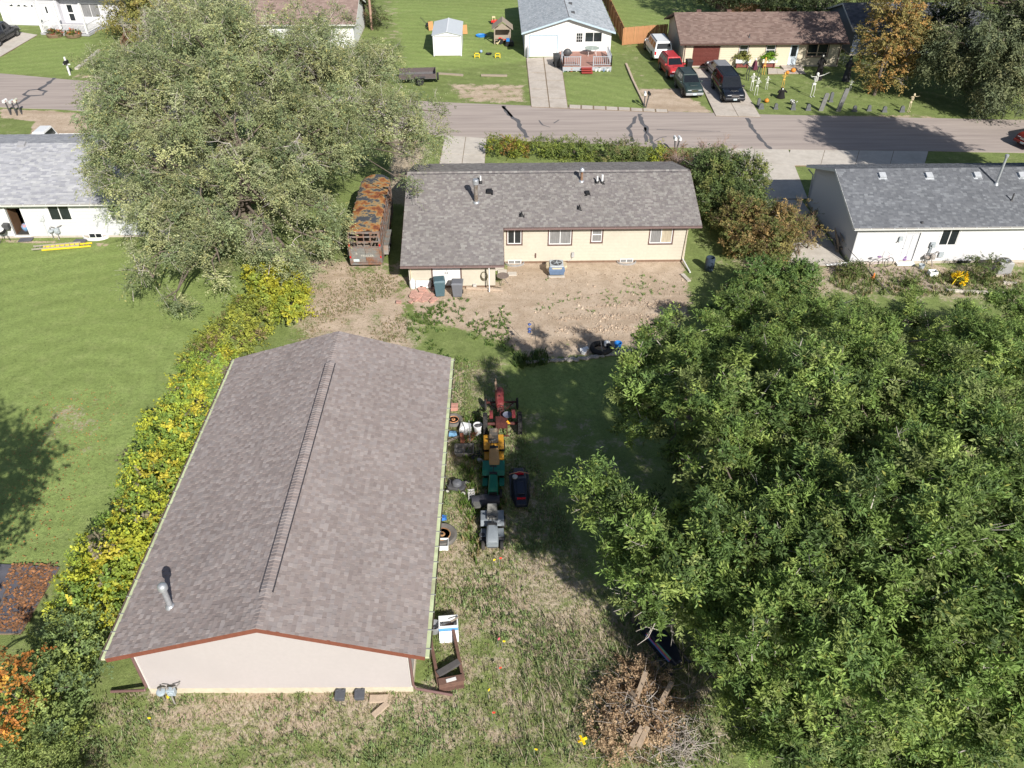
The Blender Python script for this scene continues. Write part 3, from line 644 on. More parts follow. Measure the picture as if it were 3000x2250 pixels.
# right downspout and splash extension
b = MB(); b.tube([(xe1-.9,-.56,HE-.1),(xe1-.7,-.08,HE-.4),(XW-.12,-.07,.35),(XW-.1,-.12,.2)], .045, 8); b.build('downspout', M('beige_pipe', (.5,.43,.33), rough=.6), house)
b = MB(); b.tube([(XW-.1,-.12,.2),(XW+.12,-1.55,.06)], .05, 8); b.build('downspout_extension', WHITE, house)
# roof furniture
def on_roof(p):
    d = ray(*p); t = (HE - hs*(45.1) - 26)/(d.z - hs*d.y); q = CAMV + d*t; return Vector((hx(q.x), hy(q.y), q.z))
p = on_roof(k6(1460,452)); STAIN = M('stained_flue', (.22,.17,.13), rough=.5, metal=.5, var=.3, c2=(.38,.36,.34), thr=.5, s2=2)
b = MB(); b.lathe([(.22,-.08),(.2,.04),(.13,.1)], 16, p); b.build('flue_flashing', GALV, roof, smooth=True)
b = MB(); b.cyl(p+Vector((0,0,0)), p+Vector((0,0,1.25)), .125, .125, 16); f_ = b.build('flue', STAIN, roof, smooth='auto')
b = MB(); b.lathe([(.13,1.2),(.19,1.22),(.19,1.5),(.15,1.54),(.03,1.56)], 16, p); b.build('flue_cap', GALV, f_, smooth='auto', bevel=.01)
p = on_roof(k7(600,268)); b = MB(); b.lathe([(.2,-.07),(.17,.03),(.11,.08)], 16, p); b.build('flue_flashing', GALV, roof, smooth=True)
b = MB(); b.cyl(p, p+Vector((0,0,.72)), .085, .085, 14); f_ = b.build('flue', M('rusty_flue', (.20,.09,.04), rough=.7, metal=.3, var=.3, c2=(.30,.20,.14), thr=.5, s2=4), roof, smooth='auto')
b = MB(); b.lathe([(.09,.66),(.17,.68),(.17,.78),(.1,.88),(.01,.9)], 16, p); b.build('flue_cap', GALV, f_, smooth='auto')
def pvent(kp, h, r, top, boot=BLACKP):
    p = on_roof(kp); b = MB(); b.obox(p+Vector((0,0,.01)), (.34,.36,.02), 0, math.atan(hs)); b.lathe([(.13,0),(.075,.14)], 12, p); v = b.build('vent_boot', boot, roof)
    q = MB(); q.cyl(p, p+Vector((0,0,h)), r, r, 12); q.build('vent_pipe', top, v)
pvent(k7(735,283), .45, .06, VINYL); pvent(k7(778,283), .55, .07, VINYL); pvent(k6(1498,280), .45, .055, VINYL)
for kp in (k7(83,568), k7(582,508)): pvent(kp, .28, .045, BLACKP)
for kp, s_ in ((k6(1573,368), .34), (k7(650,380), .25)):
    p = on_roof(kp); b = MB(); b.obox(p+Vector((0,0,.09)), (s_,s_,.2), 0, math.atan(hs)); b.obox(p+Vector((0,0,.01)), (s_+.14,s_+.14,.025), 0, math.atan(hs)); b.build('roof_vent', BLACKP, roof, bevel=.03)
# basement windows in wells
for X in (1.2, 8.3):
    b = MB(); n = 10; ring = [(hx(X)+.62*math.cos(math.pi*(1+i/n)), -.04+.42*math.sin(math.pi*(1+i/n))) for i in range(n+1)]; inn = [(hx(X)+.58*math.cos(math.pi*(1+i/n)), -.04+.38*math.sin(math.pi*(1+i/n))) for i in range(n+1)][::-1]
    b.prism(ring+inn, -.05, .09, 'z'); b.build('window_well', GALV, house)
    q = MB(); q.box(hx(X)-.42, hx(X)+.42, -.06, -.03, -.05, .22); wn = q.build('basement_window', VINYL, house)
    for s_ in (-1,1): q = MB(); q.box(hx(X)+s_*.2-.17, hx(X)+s_*.2+.17, -.072, -.061, .0, .18); q.build('pane', GLASS_L, wn)
b = MB(); b.box(hx(4.78), hx(4.96), -.13, -.02, .42, .72); b.tube([(hx(4.84),-.07,.44),(hx(4.8),-.09,.25),(hx(4.55),-.2,.2)], .02, 6); b.build('disconnect_box', M('grey_box', (.4,.4,.4), rough=.5), house)
b = MB(); b.box(hx(2.48), hx(2.56), -.08, -.02, .38, .68); b.build('dryer_vent', BROWNT, house)
b = MB(); hp = AY(k6(1530,1130), 42.75)
for j in range(3):
    r_ = .30-.03*j; pts = [(hx(hp.x)+ .55*r_*1.3*math.cos(t*.35), by-.06-.02*j, .75+.05*j+r_*math.sin(t*.35)) for t in range(19)]; b.tube(pts, .018, 6)
b.tube([(hx(hp.x)+.1, by-.06, 1.5),(hx(hp.x)+.15,by-.06,.9),(hx(hp.x)+.2,by-.1,.15),(hx(hp.x)+1.0,by-.25,.06)], .016, 6)
b.build('garden_hose', M('olive_hose', (.10,.085,.05), rough=.6), None); tag(bpy.data.objects['garden_hose'], 'coiled olive garden hose hanging on the cream wall beside white double doors', 'hose')
bpy.data.objects['garden_hose'].location = house.location
# ================================================================== neighbouring houses
def ranch(name, label, loc, W, Dp, eave, ridge, wallm, pal, over=.45, sov=.4, ops=(), pitch=.2, single=0, seed=50, fascia=WHITE, rz=0.0, expo=.15, tabw=(.2,.4), siding=True, base=.12, basem=CONC, right=True, left=True, gut=True, bmat=None):
    h = thing(name, label, 'house', loc, rz)
    b = MB(); wall_panel(b, 0, W, 0, .15, base, eave-.04, ops); b.box(0,.15,.15,Dp-.15,base,eave-.04); b.box(W-.15,W,.15,Dp-.15,base,eave-.04); b.box(0,W,Dp-.15,Dp,base,eave-.04); b.build('wall', wallm, h)
    s = (ridge-eave)/(Dp/2+over); b = MB()
    zt = eave + s*over - .14
    for x in (0, W-.15): b.prism([(.0,eave-.04),(.0,zt),(Dp/2,ridge-.14),(Dp,zt),(Dp,eave-.04)], x, x+.15, 'x')
    b.build('gable_wall', wallm, h)
    b = MB(); b.box(-.02, W+.02, -.02, Dp+.02, -.25, base-.002); b.build('foundation', basem, h)
    b = MB(); b.box(.16, W-.16, .16, Dp-.16, base+.02, base+.05); b.build('room_floor', MATS['dark_room'], h)
    if siding:
        op2 = [(o[0]-.06,o[1]+.06,o[2]-.06,o[3]+.06) for o in ops]
        boards(h, (0,0), (1,0), (0,-1), W, base, eave-.06, pitch, bmat or wallm, op2, th=.03)
        def cg(z):
            if z < zt: return (0, Dp)
            k = (ridge-.14-z)/s; return (Dp/2-k, Dp/2+k)
        if right: boards(h, (W,0), (0,1), (1,0), Dp, base, ridge-.2, pitch, bmat or wallm, clip=cg)
        if left: boards(h, (0,0), (0,1), (-1,0), Dp, base, ridge-.2, pitch, bmat or wallm, clip=cg)
    ro = gable_deck(h, -sov, W+sov, [(-over,eave),(Dp/2,ridge),(Dp+over,eave)], DECK)
    for s_, y0 in ((1,-over),(-1,Dp+over)):
        up = np.array([0, s_*(Dp/2+over), ridge-eave]); Wd = np.linalg.norm(up); up /= Wd
        shingles(ro, lwt(h), (-sov-.015, y0-s_*.02, eave), (1,0,0), up, W+2*sov+.03, Wd, pal, tabw, expo, single if s_ > 0 else 0, seed=seed+s_)
    for x in (-sov-.03, W+sov+.003):
        b = MB(); b.prism([(-over,eave-.17),(-over,eave+.012),(Dp/2,ridge+.012),(Dp+over,eave+.012),(Dp+over,eave-.17),(Dp/2,ridge-.17)], x, x+.027, 'x'); b.build('rake_board', fascia, ro)
    b = MB(); b.box(-sov+.01, W+sov-.01, -over+.01, -.02, eave-.17, eave-.13); b.build('soffit', fascia, h)
    i = 0
    x = -sov
    while x < W+sov-.1:
        b = MB(); z = ridge+.012; dz = s*.15; y = Dp/2; b.add([(x,y-.15,z-dz+.01),(x,y,z+.012),(x,y+.15,z-dz+.01),(x+.3,y-.15,z-dz+.01),(x+.3,y,z+.012),(x+.3,y+.15,z-dz+.01)], [(0,3,4,1),(1,4,5,2)])
        o = b.build('ridge_cap', SHINGLE1, ro); c = pal[i % len(pal)]; o.color = (*c, 1); x += .3; i += 1
    if gut: gutter(h, -sov-.02, W+sov+.02, -over-.015, eave-.015, fascia, hang=fascia, inner=MATS['gutter_dirt'])
    def on(kp):
        d = ray(*kp); L0 = h.location; t = (eave + s*over - s*L0.y - 26)/(d.z - s*d.y); q = CAMV + d*t; return Vector((q.x-L0.x, q.y-L0.y, q.z))
    return h, ro, on, s
def box_vent(ro, p, s, mat, size=(.4,.42,.16)):
    b = MB(); b.obox(p+Vector((0,0,.09)), size, 0, math.atan(s)); b.obox(p+Vector((0,0,.012)), (size[0]+.14,size[1]+.14,.02), 0, math.atan(s)); b.build('roof_vent', mat, ro, bevel=.03)
def meter_set(name, label, loc, mat, cat='gas meter', rz=0.0, sc_=1.0):
    t = thing(name, label, cat, loc, rz)
    b = MB(); b.obox((0,-.2,.62), (.32,.2,.36)); b.lathe([(.10,-.03),(.13,0),(.10,.03)], 14, (0,-.32,.64), 'y'); b.build('meter_body', mat, t, bevel=.04)
    b = MB(); b.lathe([(.04,-.1),(.17,-.07),(.19,0),(.17,.05),(.05,.09)], 14, (-.42,-.2,.62)); b.build('regulator', mat, t, smooth='auto')
    b = MB(); b.tube([(-.42,-.2,0),(-.42,-.2,.86),(-.3,-.2,.92),(-.1,-.2,.88),(-.08,-.2,.75)], .03, 8); b.tube([(.1,-.2,.78),(.1,-.2,.9),(.3,-.15,.95),(.36,-.02,.95)], .03, 8); b.tube([(-.05,-.22,.5),(.02,-.35,.2),(.06,-.4,.0)], .035, 8); b.build('gas_pipe', M('meter_pipe', (.30,.28,.26), rough=.5, metal=.4), t)
    t.scale = (sc_,)*3
    return t
METERG = M('meter_grey', (.36,.40,.43), rough=.5, var=.1)

# --- left neighbour
PAL_L = [(.35,.355,.38),(.385,.39,.41),(.315,.32,.35),(.42,.425,.44),(.365,.37,.40),(.295,.30,.335)]
LS = M('white_board_siding', (.52,.53,.545), rough=.6, var=.03)
LX = -46.0; LYw = 49.7
def lx(kp): return AY(kp, LYw).x - LX
lops = [(lx(k5(68,800))-.05, lx(k5(68,800))+.93, .12, 2.15), (lx(k5(390,700)), lx(k5(390,700))+1.42, 1.22, 2.38), (lx(k5(925,720)), lx(k5(925,720))+.85, 1.15, 2.38)]
lh, lro, lon, ls = ranch('house', 'white sided house with pale grey shingle roof and an open back door', (LX, LYw, 0), 24.6, 11.05, 2.62, 4.27, LS, PAL_L, ops=lops, pitch=.25, single=120, seed=60, tabw=(.25,.45))
window(lh, *lops[1], 0, VINYL, VINYL, [GLASS, GLASS], 'slider', tw=.12); window(lh, *lops[2], 0, VINYL, VINYL, [GLASS_L, GLASS], 'hung', tw=.1)
o = lops[0]; b = MB()
b.box(o[0]-.11,o[0],-.03,.02,.1,o[3]+.1); b.box(o[1],o[1]+.11,-.03,.02,.1,o[3]+.1); b.box(o[0],o[1],-.03,.02,o[3],o[3]+.1); b.box(o[0],o[1],-.06,.14,.07,.12); b.build('door_frame', VINYL, lh)
b = MB(); b.box(o[0]+.02, o[0]+.06, .16, 1.02, .14, 2.1); b.build('door', M('brown_door', (.12,.07,.04), rough=.6), lh)
b = MB(); b.box(o[0]-.4,o[1]+1.2,.2,3.2,.13,.16); b.build('hall_floor', M('hall_floor', (.22,.17,.12), rough=.6), lh)
b = MB(); b.box(o[0]-.4,o[1]+1.2,3.2,3.3,.13,2.4); b.build('hall_wall', M('hall_wall', (.12,.10,.09), rough=.9), lh)
b = MB(); b.box(o[0]+.1, o[1]+.3, 1.6, 2.0, .16, .95); tag(b.build('cardboard_box', M('cardboard', (.42,.30,.18), rough=.9), None), 'brown cardboard box inside the open back door of the pale-roofed house', 'box').location = lh.location
b = MB(); b.lathe([(.02,.16),(.22,.16),(.25,.5),(.15,.62),(.02,.66)], 12, (o[0]+.42,.75,0)); tag(b.build('laundry_bag', M('blue_cloth', (.15,.30,.48), rough=.9, c2=(.5,.22,.2), thr=.55, s2=4), None, smooth=True), 'blue and pink laundry bag just inside the open back door', 'bag').location = lh.location
box_vent(lro, lon(k5(190,195)), ls, M('vent_grey', (.33,.33,.35), rough=.6), (.5,.42,.18))
e = lx(k5(350,790)); b = MB(); b.box(e-.15,e+.15,-.14,-.02,1.25,1.62); b.lathe([(.09,-.06),(.09,0)],12,(e,-.14,1.45),'y'); b.tube([(e,-.06,1.25),(e,-.06,.1)],.025,6); b.build('electric_meter', M('meter_pale', (.52,.54,.55), rough=.5), lh)
meter_set('gas_meter', 'grey gas meter on the white wall between the slider window and window well', (G(k5(530,985)).x, LYw-.03, 0), METERG, sc_=.95)
wx = lx(k5(840,1000)); b = MB(); n = 10
b.prism([(wx+.85*math.cos(math.pi*(1+i/n)), -.04+.5*math.sin(math.pi*(1+i/n))) for i in range(n+1)] + [(wx+.78*math.cos(math.pi*(1+i/n)), -.04+.43*math.sin(math.pi*(1+i/n))) for i in range(n+1)][::-1], -.05, .16, 'z'); b.build('window_well', VINYL, lh)
b = MB(); b.box(wx-.45,wx+.45,-.08,-.03,-.05,.3); wn = b.build('basement_window', VINYL, lh)
for s_ in (-1,1): b = MB(); b.box(wx+s_*.21-.18,wx+s_*.21+.18,-.09,-.081,0,.26); b.build('pane', GLASS, wn)

# --- right neighbour
PAL_R = [(.135,.142,.158),(.155,.163,.18),(.12,.127,.142),(.185,.195,.212),(.145,.152,.168),(.13,.137,.153)]
RX, RYw = 22.35, 45.0
def rx_(kp): return AY(kp, RYw).x - RX
RS = M('white_lap_vinyl', (.54,.54,.555), rough=.5, var=.02)
d0 = G(k8(1110,975)).x - RX
w0 = rx_(k8(1490,750))
rops = [(d0, d0+.92, .12, 2.16), (w0, w0+1.12, 1.22, 2.36), (rx_(k8(2225,830)), rx_(k8(2225,830))+.9, 1.0, 2.2)]
rh, rro, ron, rs = ranch('house', 'white vinyl house with dark grey shingle roof and four square roof vents', (RX, RYw, 0), 17.5, 8.6, 2.72, 4.45, RS, PAL_R, ops=rops, pitch=.135, single=60, seed=70, over=.42, sov=.5, tabw=(.16,.34), expo=.15, base=.16)
o = rops[0]; b = MB(); b.box(o[0],o[1],.05,.09,.17,o[3]); dr = b.build('door', M('pale_grey_door', (.50,.51,.54), rough=.5, var=.03), rh)
b = MB()
for i in range(2):
    for (z0,z1) in ((.3,.85),(1.0,1.95)): b.box(o[0]+.12+i*.38,o[0]+.42+i*.38,.035,.05,z0,z1)
b.build('door_panel', M('pale_grey_panel', (.56,.57,.60), rough=.5), dr); b = MB(); b.ball((o[0]+.08,-.02,1.05),.035); b.build('handle', CHROME, dr, smooth=True)
b = MB(); b.box(o[0]-.09,o[0],-.03,.02,.12,o[3]+.09); b.box(o[1],o[1]+.09,-.03,.02,.12,o[3]+.09); b.box(o[0],o[1],-.03,.02,o[3],o[3]+.09); b.box(o[0]-.1,o[1]+.1,-.35,.02,.0,.115); b.build('door_frame', VINYL, rh)
window(rh, *rops[1], 0, VINYL, VINYL, [GLASS, GLASS], 'slider', tw=.07); window(rh, *rops[2], 0, VINYL, VINYL, [GLASS_L], 'hung', tw=.07)
for kp in (k8(985,228), k8(1388,228), k8(1805,225), k8(2190,225)): box_vent(rro, ron(kp), rs, M('vent_pale', (.42,.44,.47), rough=.5), (.42,.42,.16))
p = ron(k8(1970,295)); b = MB(); b.lathe([(.17,-.05),(.1,.12)],12,p); b.cyl(p, p+Vector((.0,0,1.85)), .075, .075, 12); b.lathe([(.09,1.8),(.12,1.82),(.12,1.95),(.03,2.0)],12,p); b.build('vent_stack', M('pale_stack', (.40,.42,.45), rough=.4, metal=.4), rro, smooth='auto')
p = ron(k8(2103,438)); b = MB(); b.lathe([(.12,-.04),(.06,.08)],12,p); b.cyl(p,p+Vector((0,0,.5)),.05,.05,10); b.build('vent_pipe', DKGREY, rro)
p = ron(k8(1330,632)); b = MB(); b.cyl(p,p+Vector((0,0,.12)),.09,.07,10); b.build('vent_pipe', DKGREY, rro)
e = rx_(k8(1410,830)); b = MB(); b.box(e-.14,e+.16,-.16,-.02,1.15,1.5); b.lathe([(.1,-.09),(.1,0)],12,(e,-.16,1.35),'y'); b.tube([(e-.05,-.08,1.15),(e-.12,-.1,.1)],.03,6); b.tube([(e+.05,-.08,1.15),(e-.02,-.1,.1)],.025,6); b.build('electric_meter', METERG, rh)
b = MB(); e2 = rx_(k8(1480,925)); b.box(e2-.15,e2+.15,-.13,-.02,.45,.78); b.build('utility_box', METERG, rh); 
b = MB(); e2 = rx_(k8(1140,765)); b.box(e2-.1,e2+.12,-.14,-.02,1.65,1.9); b.tube([(e2,-.1,1.66),(e2-.12,-.2,1.6)],.04,8); b.build('porch_lamp', METERG, rh)
b = MB(); e2 = rx_(k8(1690,985)); b.box(e2-.5,e2+.35,-.06,-.03,-.05,.16); b.build('basement_window', GLASS, rh)
meter_set('gas_meter', 'rusty gas meter and pipes beside the back door of the white vinyl house', (G(k8(1400,990)).x, RYw-.05, 0), M('meter_rusty', (.32,.30,.28), rough=.6, var=.3, c2=(.25,.14,.08), thr=.6, s2=5), sc_=.9)
b = MB(); b.tube([(-.06,-.40,2.55),(-.03,-.05,2.3),(-.03,-.05,.3),(-.1,-.15,.15)],.045,8); b.build('downspout', RS, rh)
b = MB(); b.tube([(-.1,-.1,.14),(-1.55,-.25,.06)],.055,8); b.build('downspout_extension', WHITE, rh)
b = MB(); b.tube([(-.42,8.8,2.5),(-.1,8.55,2.2),(-.06,8.5,.25),(-.2,8.45,.1)],.045,8); b.build('downspout', RS, rh)

# --- white gabled house across the road (ridge runs away)
CW = M('white_gable_siding', (.72,.72,.71), rough=.55, var=.02)
CH = thing('house', 'white gable-front house across the road with pale blue-grey roof, garage and deck', 'house', (3.35, 88.7, 0), 0)
Wc, Dc, Ec, Rc = 8.95, 16.0, 2.5, 3.95; cs = (Rc-Ec)/(Wc/2+.35)
gop = (.55, 3.35, .05, 2.1); cops = [gop, (5.25,6.05,.55,2.42), (6.2,8.0,1.42,2.42)]
b = MB(); wall_panel(b, 0, Wc, 0, .15, .0, Ec-.02, cops); b.box(0,.15,.15,Dc,0,Ec-.02); b.box(Wc-.15,Wc,.15,Dc,0,Ec-.02); b.build('wall', CW, CH)
b = MB(); b.prism([(0,Ec-.02),(Wc,Ec-.02),(Wc,Ec+cs*.35-.13),(Wc/2,Rc-.13),(0,Ec+cs*.35-.13)], .0, .15, 'y'); b.build('gable_wall', CW, CH)
b = MB(); prof = [(-.35,Ec),(Wc/2,Rc),(Wc+.35,Ec)]; b.prism((prof+[(x,z-.12) for x,z in prof[::-1]]), -.45, Dc+.4, 'y'); cro = b.build('roof', DECK, CH)
PAL_C = [(.33,.36,.39),(.36,.39,.42),(.30,.33,.36),(.385,.41,.44)]
for s_, x0 in ((1,-.35),(-1,Wc+.35)):
    up = np.array([s_*(Wc/2+.35),0,Rc-Ec]); Wd = np.linalg.norm(up); up/=Wd
    shingles(cro, lwt(CH), (x0-s_*.015,-.46,Ec), (0,1,0), up, Dc+.9, Wd, PAL_C, (.3,.5), .2, 0, seed=80+s_)
BLUT = M('pale_blue_trim', (.40,.50,.58), rough=.6)
for s_ in (-1,1):
    b = MB(); xm = Wc/2; xe = -.35 if s_<0 else Wc+.35
    b.add([(xm,-.48,Rc-.17),(xe,-.48,Ec-.17),(xe,-.48,Ec+.012),(xm,-.48,Rc+.012),(xm,-.455,Rc-.17),(xe,-.455,Ec-.17),(xe,-.455,Ec+.012),(xm,-.455,Rc+.012)], [(0,1,2,3),(7,6,5,4),(0,4,5,1),(3,2,6,7),(1,5,6,2)]); b.build('rake_board', BLUT, cro)
    b = MB(); b.box(xe-.03 if s_<0 else xe, xe if s_<0 else xe+.03, -.45, Dc+.4, Ec-.17, Ec-.01); b.build('fascia', BLUT, cro)
for kp in (k3(505,20), k3(528,98)):
    d = ray(*kp); t = ((Rc - 26) + cs*(-(0) ) )/d.z; q = CAMV + d*t; 
    p = Vector((q.x-3.35, q.y-88.7, 0)); p.z = Rc - cs*abs(p.x-Wc/2); b = MB(); b.obox(p+Vector((0,0,.08)), (.36,.36,.18)); b.build('roof_vent', DKGREY, cro, bevel=.02)
# garage door with trim, four rows of panels
b = MB(); b.box(gop[0]-.1,gop[0],-.05,.02,0,gop[3]+.1); b.box(gop[1],gop[1]+.1,-.05,.02,0,gop[3]+.1); b.box(gop[0],gop[1],-.05,.02,gop[3],gop[3]+.1); b.build('garage_trim', BLUT, CH)
def garage_door(parent, x0, x1, z0, z1, y, mat, rows=4, cols=4):
    b = MB(); b.box(x0, x1, y+.04, y+.07, z0, z1); g_ = b.build('garage_door', mat, parent); hh = (z1-z0)/rows; ww = (x1-x0)/cols
    for i in range(rows):
        q = MB(); q.box(x0+.01, x1-.01, y+.015, y+.04, z0+i*hh+.012, z0+(i+1)*hh-.012)
        for j in range(cols): q.box(x0+j*ww+.1, x0+(j+1)*ww-.1, y+.0, y+.015, z0+i*hh+.12, z0+(i+1)*hh-.12)
        q.build('door_section', mat, g_)
    return g_
garage_door(CH, gop[0], gop[1], .05, gop[3], 0, WHITE)
o = cops[1]; b = MB(); b.box(o[0],o[1],.02,.06,o[2],o[3]); dr = b.build('door', WHITE, CH)
for i in range(3):
    for j in range(3): q = MB(); q.box(o[0]+.1+i*.21, o[0]+.28+i*.21, .005, .02, 1.45+j*.3, 1.71+j*.3); q.build('pane', GLASS, dr)
window(CH, 6.2, 8.0, 1.42, 2.42, 0, WHITE, VINYL, [GLASS, GLASS], 'slider', tw=.08)
b = MB(); b.lathe([(.17,-.05),(.17,0)],14,(Wc/2,-.01,3.25),'y'); b.build('gable_vent', VINYL, CH)
# deck
DKW = M('red_deck_paint', (.34,.18,.145), rough=.7, var=.12); RAIL = M('grey_blue_rail', (.36,.38,.42), rough=.7, var=.1)
dk = thing('deck', 'raised red-brown wooden deck with grey-blue railing and steps in front of white gabled house', 'deck', (6.95, 83.6, 0))
DWd, DDp, DZ = 4.9, 5.0, .55
for i in range(14): b = MB(); y = i*DDp/14; b.box(0, DWd, y+.008, y+DDp/14-.008, DZ-.05, DZ); b.build('deck_board', DKW, dk)
b = MB(); b.box(.02,DWd-.02,.03,.08,.1,DZ-.06); b.box(.02,.07,.08,DDp,.1,DZ-.06); b.box(DWd-.07,DWd-.02,.08,DDp,.1,DZ-.06)
for x in (.1,DWd/2,DWd-.1): b.box(x-.06,x+.06,.1,.22,-.1,.12)
b.build('deck_skirt', RAIL, dk)
def railing(parent, p0, p1, z0, n, mat, h=.9):
    p0 = Vector(p0); p1 = Vector(p1); b = MB(); b.bar(p0+Vector((0,0,z0+h)), p1+Vector((0,0,z0+h)), .09, .05); b.bar(p0+Vector((0,0,z0+.12)), p1+Vector((0,0,z0+.12)), .05, .05)
    r_ = b.build('railing', mat, parent)
    for p in (p0, p1): q = MB(); q.box(p.x-.05,p.x+.05,p.y-.05,p.y+.05,z0,z0+h+.08); q.build('rail_post', mat, r_)
    for i in range(1, n): p = p0.lerp(p1, i/n); q = MB(); q.box(p.x-.02,p.x+.02,p.y-.02,p.y+.02,z0+.12,z0+h); q.build('baluster', mat, r_)
railing(dk, (.05,.05,0), (1.75,.05,0), DZ, 9, RAIL); railing(dk, (3.05,.05,0), (DWd-.05,.05,0), DZ, 9, RAIL)
railing(dk, (.05,.05,0), (.05,2.2,0), DZ, 9, RAIL); railing(dk, (DWd-.05,.05,0), (DWd-.05,3.4,0), DZ, 14, RAIL)
for i in range(3): b = MB(); b.box(1.85,2.95,-.9+i*.3,-.55+i*.3,.12+i*.14,.17+i*.14); b.box(1.87,2.93,-.58+i*.3,-.55+i*.3,.0,.12+i*.14); b.build('step', M('red_step', (.36,.06,.05), rough=.6), dk)
# table, chairs, pots on the deck
t = thing('patio_table', 'round glass patio table on the red-brown deck', 'table', (10.2, 87.2, .55)); b = MB(); b.lathe([(.75,.70),(.77,.72),(.75,.74)],20); b.build('table_top', M('pale_green_glass', (.42,.48,.44), rough=.15), t)
for a in range(4): b = MB(); b.tube([(.5*math.cos(a*1.57+.8),.5*math.sin(a*1.57+.8),.7),(.6*math.cos(a*1.57+.8),.6*math.sin(a*1.57+.8),0)],.02,6); b.build('leg', VINYL, t)
POT = [('terracotta', (.45,.15,.07)), ('white', (.7,.7,.68)), ('green', (.12,.3,.2)), ('blue', (.15,.25,.4))]
for i, (kx, ci, r_) in enumerate([(455,2,.16),(482,1,.14),(512,0,.18),(555,1,.13),(722,1,.15),(752,1,.17),(790,3,.13),(822,1,.15)]):
    p = G(k3(kx,612), .0); nm, c = POT[ci]; t = thing('flower_pot', ['small green pot with a sprig at the deck corner beside the bins','white pot between green and terracotta pots along deck','terracotta pot in front of the deck railing','white pot left of the red deck steps','white pot right of the red deck steps','large white pot in the middle of the right railing row','blue pot in the right railing row','white pot at the right end of the deck'][i], 'flower pot', (p.x, p.y-.15, 0), 0)
    b = MB(); b.lathe([(r_*.7,0),(r_,r_*1.5),(r_*1.08,r_*1.5),(r_*1.08,r_*1.75),(r_*.9,r_*1.75),(r_*.85,r_*1.6)],12); b.build('pot', M('pot_'+nm, c, rough=.7), t)
    b = MB()
    for j in range(9): a = j*.7; b.tube([(0,0,r_*1.5),(.7*r_*math.cos(a),.7*r_*math.sin(a),r_*2.4),(1.3*r_*math.cos(a),1.3*r_*math.sin(a),r_*(2.6+.5*rnd.random()))],[.02,.03,.008],4)
    b.build('plant', M('pot_plant', (.08,.13,.04), rough=.8), t)

# --- tan house across the road
PAL_E = [(.185,.130,.112),(.205,.148,.128),(.165,.115,.100),(.225,.165,.142)]
ES = M('tan_lap_siding', (.56,.49,.37), rough=.65, var=.03)
EX, EY = 19.15, 84.9
eops = [(.95, 3.65, .05, 2.05), (5.6,6.5,1.15,2.1), (8.3,9.25,1.15,2.1), (10.75,11.6,.12,2.15), (12.5,14.6,.95,2.3)]
eh, ero, eon, es = ranch('house', 'tan ranch house across the road with brown roof and dark red garage door', (EX, EY, 0), 15.9, 8.6, 2.4, 4.15, ES, PAL_E, ops=eops, pitch=.2, seed=90, fascia=BROWNT, expo=.2, tabw=(.3,.5), sov=.5, rz=0)
garage_door(eh, eops[0][0], eops[0][1], .05, eops[0][3], 0, M('dark_red_door', (.12,.032,.025), rough=.5))
for i in (1, 2): window(eh, *eops[i], 0, BROWNT, VINYL, [GLASS], 'hung', tw=.06)
window(eh, *eops[4], 0, BROWNT, M('tan_sash', (.5,.4,.3), rough=.6), [GLASS], 'picture4', tw=.07)
o = eops[3]; b = MB(); b.box(o[0],o[1],.02,.06,.14,o[3]); dr = b.build('door', M('pale_blue_door', (.55,.62,.68), rough=.5), eh); b = MB(); b.box(o[0]+.15,o[1]-.15,.005,.02,1.0,2.0); b.build('pane', GLASS, dr)
b = MB(); b.box(o[0]-.7,o[1]+.5,-1.3,-.02,-.05,.14); b.build('stoop', CONC, eh)
for kp in (k3(1605,150), k3(1865,148), k3(2115,146)): 
    p = Vector((AY(kp, EY+4.6).x-EX, 4.55, 4.12)); b = MB(); b.obox(p+Vector((0,0,.1)), (.45,.3,.22)); b.build('roof_vent', BROWNT, ero)
p = eon(k3(2050,325)); b = MB(); b.lathe([(.12,-.03),(.06,.1)],10,p); b.cyl(p,p+Vector((0,0,.35)),.05,.05,8); b.build('vent_pipe', DKGREY, ero)
b = MB(); b.tube([(.15,-.42,2.3),(.12,-.06,2.1),(.12,-.06,.15)],.045,8); b.build('downspout', BROWNT, eh); b = MB(); b.tube([(15.75,-.42,2.3),(15.78,-.06,2.1),(15.78,-.06,.15)],.045,8); b.build('downspout', BROWNT, eh)
for i, X in enumerate((6.05, 8.75)):
    t = thing('window_planter', ['white planter box of yellowing plants under the window next to the dark red garage door','white planter box of bright green plants under the middle window of the tan house'][i], 'planter', (EX+X, EY-.35, 0))
    b = MB(); b.box(-.75,.75,-.22,.22,.5,.85); b.build('box', WHITE, t, bevel=.02); b = MB(); b.box(-.6,-.5,-.15,.15,-.02,.5); b.box(.5,.6,-.15,.15,-.02,.5); b.box(-.5,.5,-.02,.02,.05,.4); b.build('stand', M('red_stand', (.2,.06,.05), rough=.7), t)

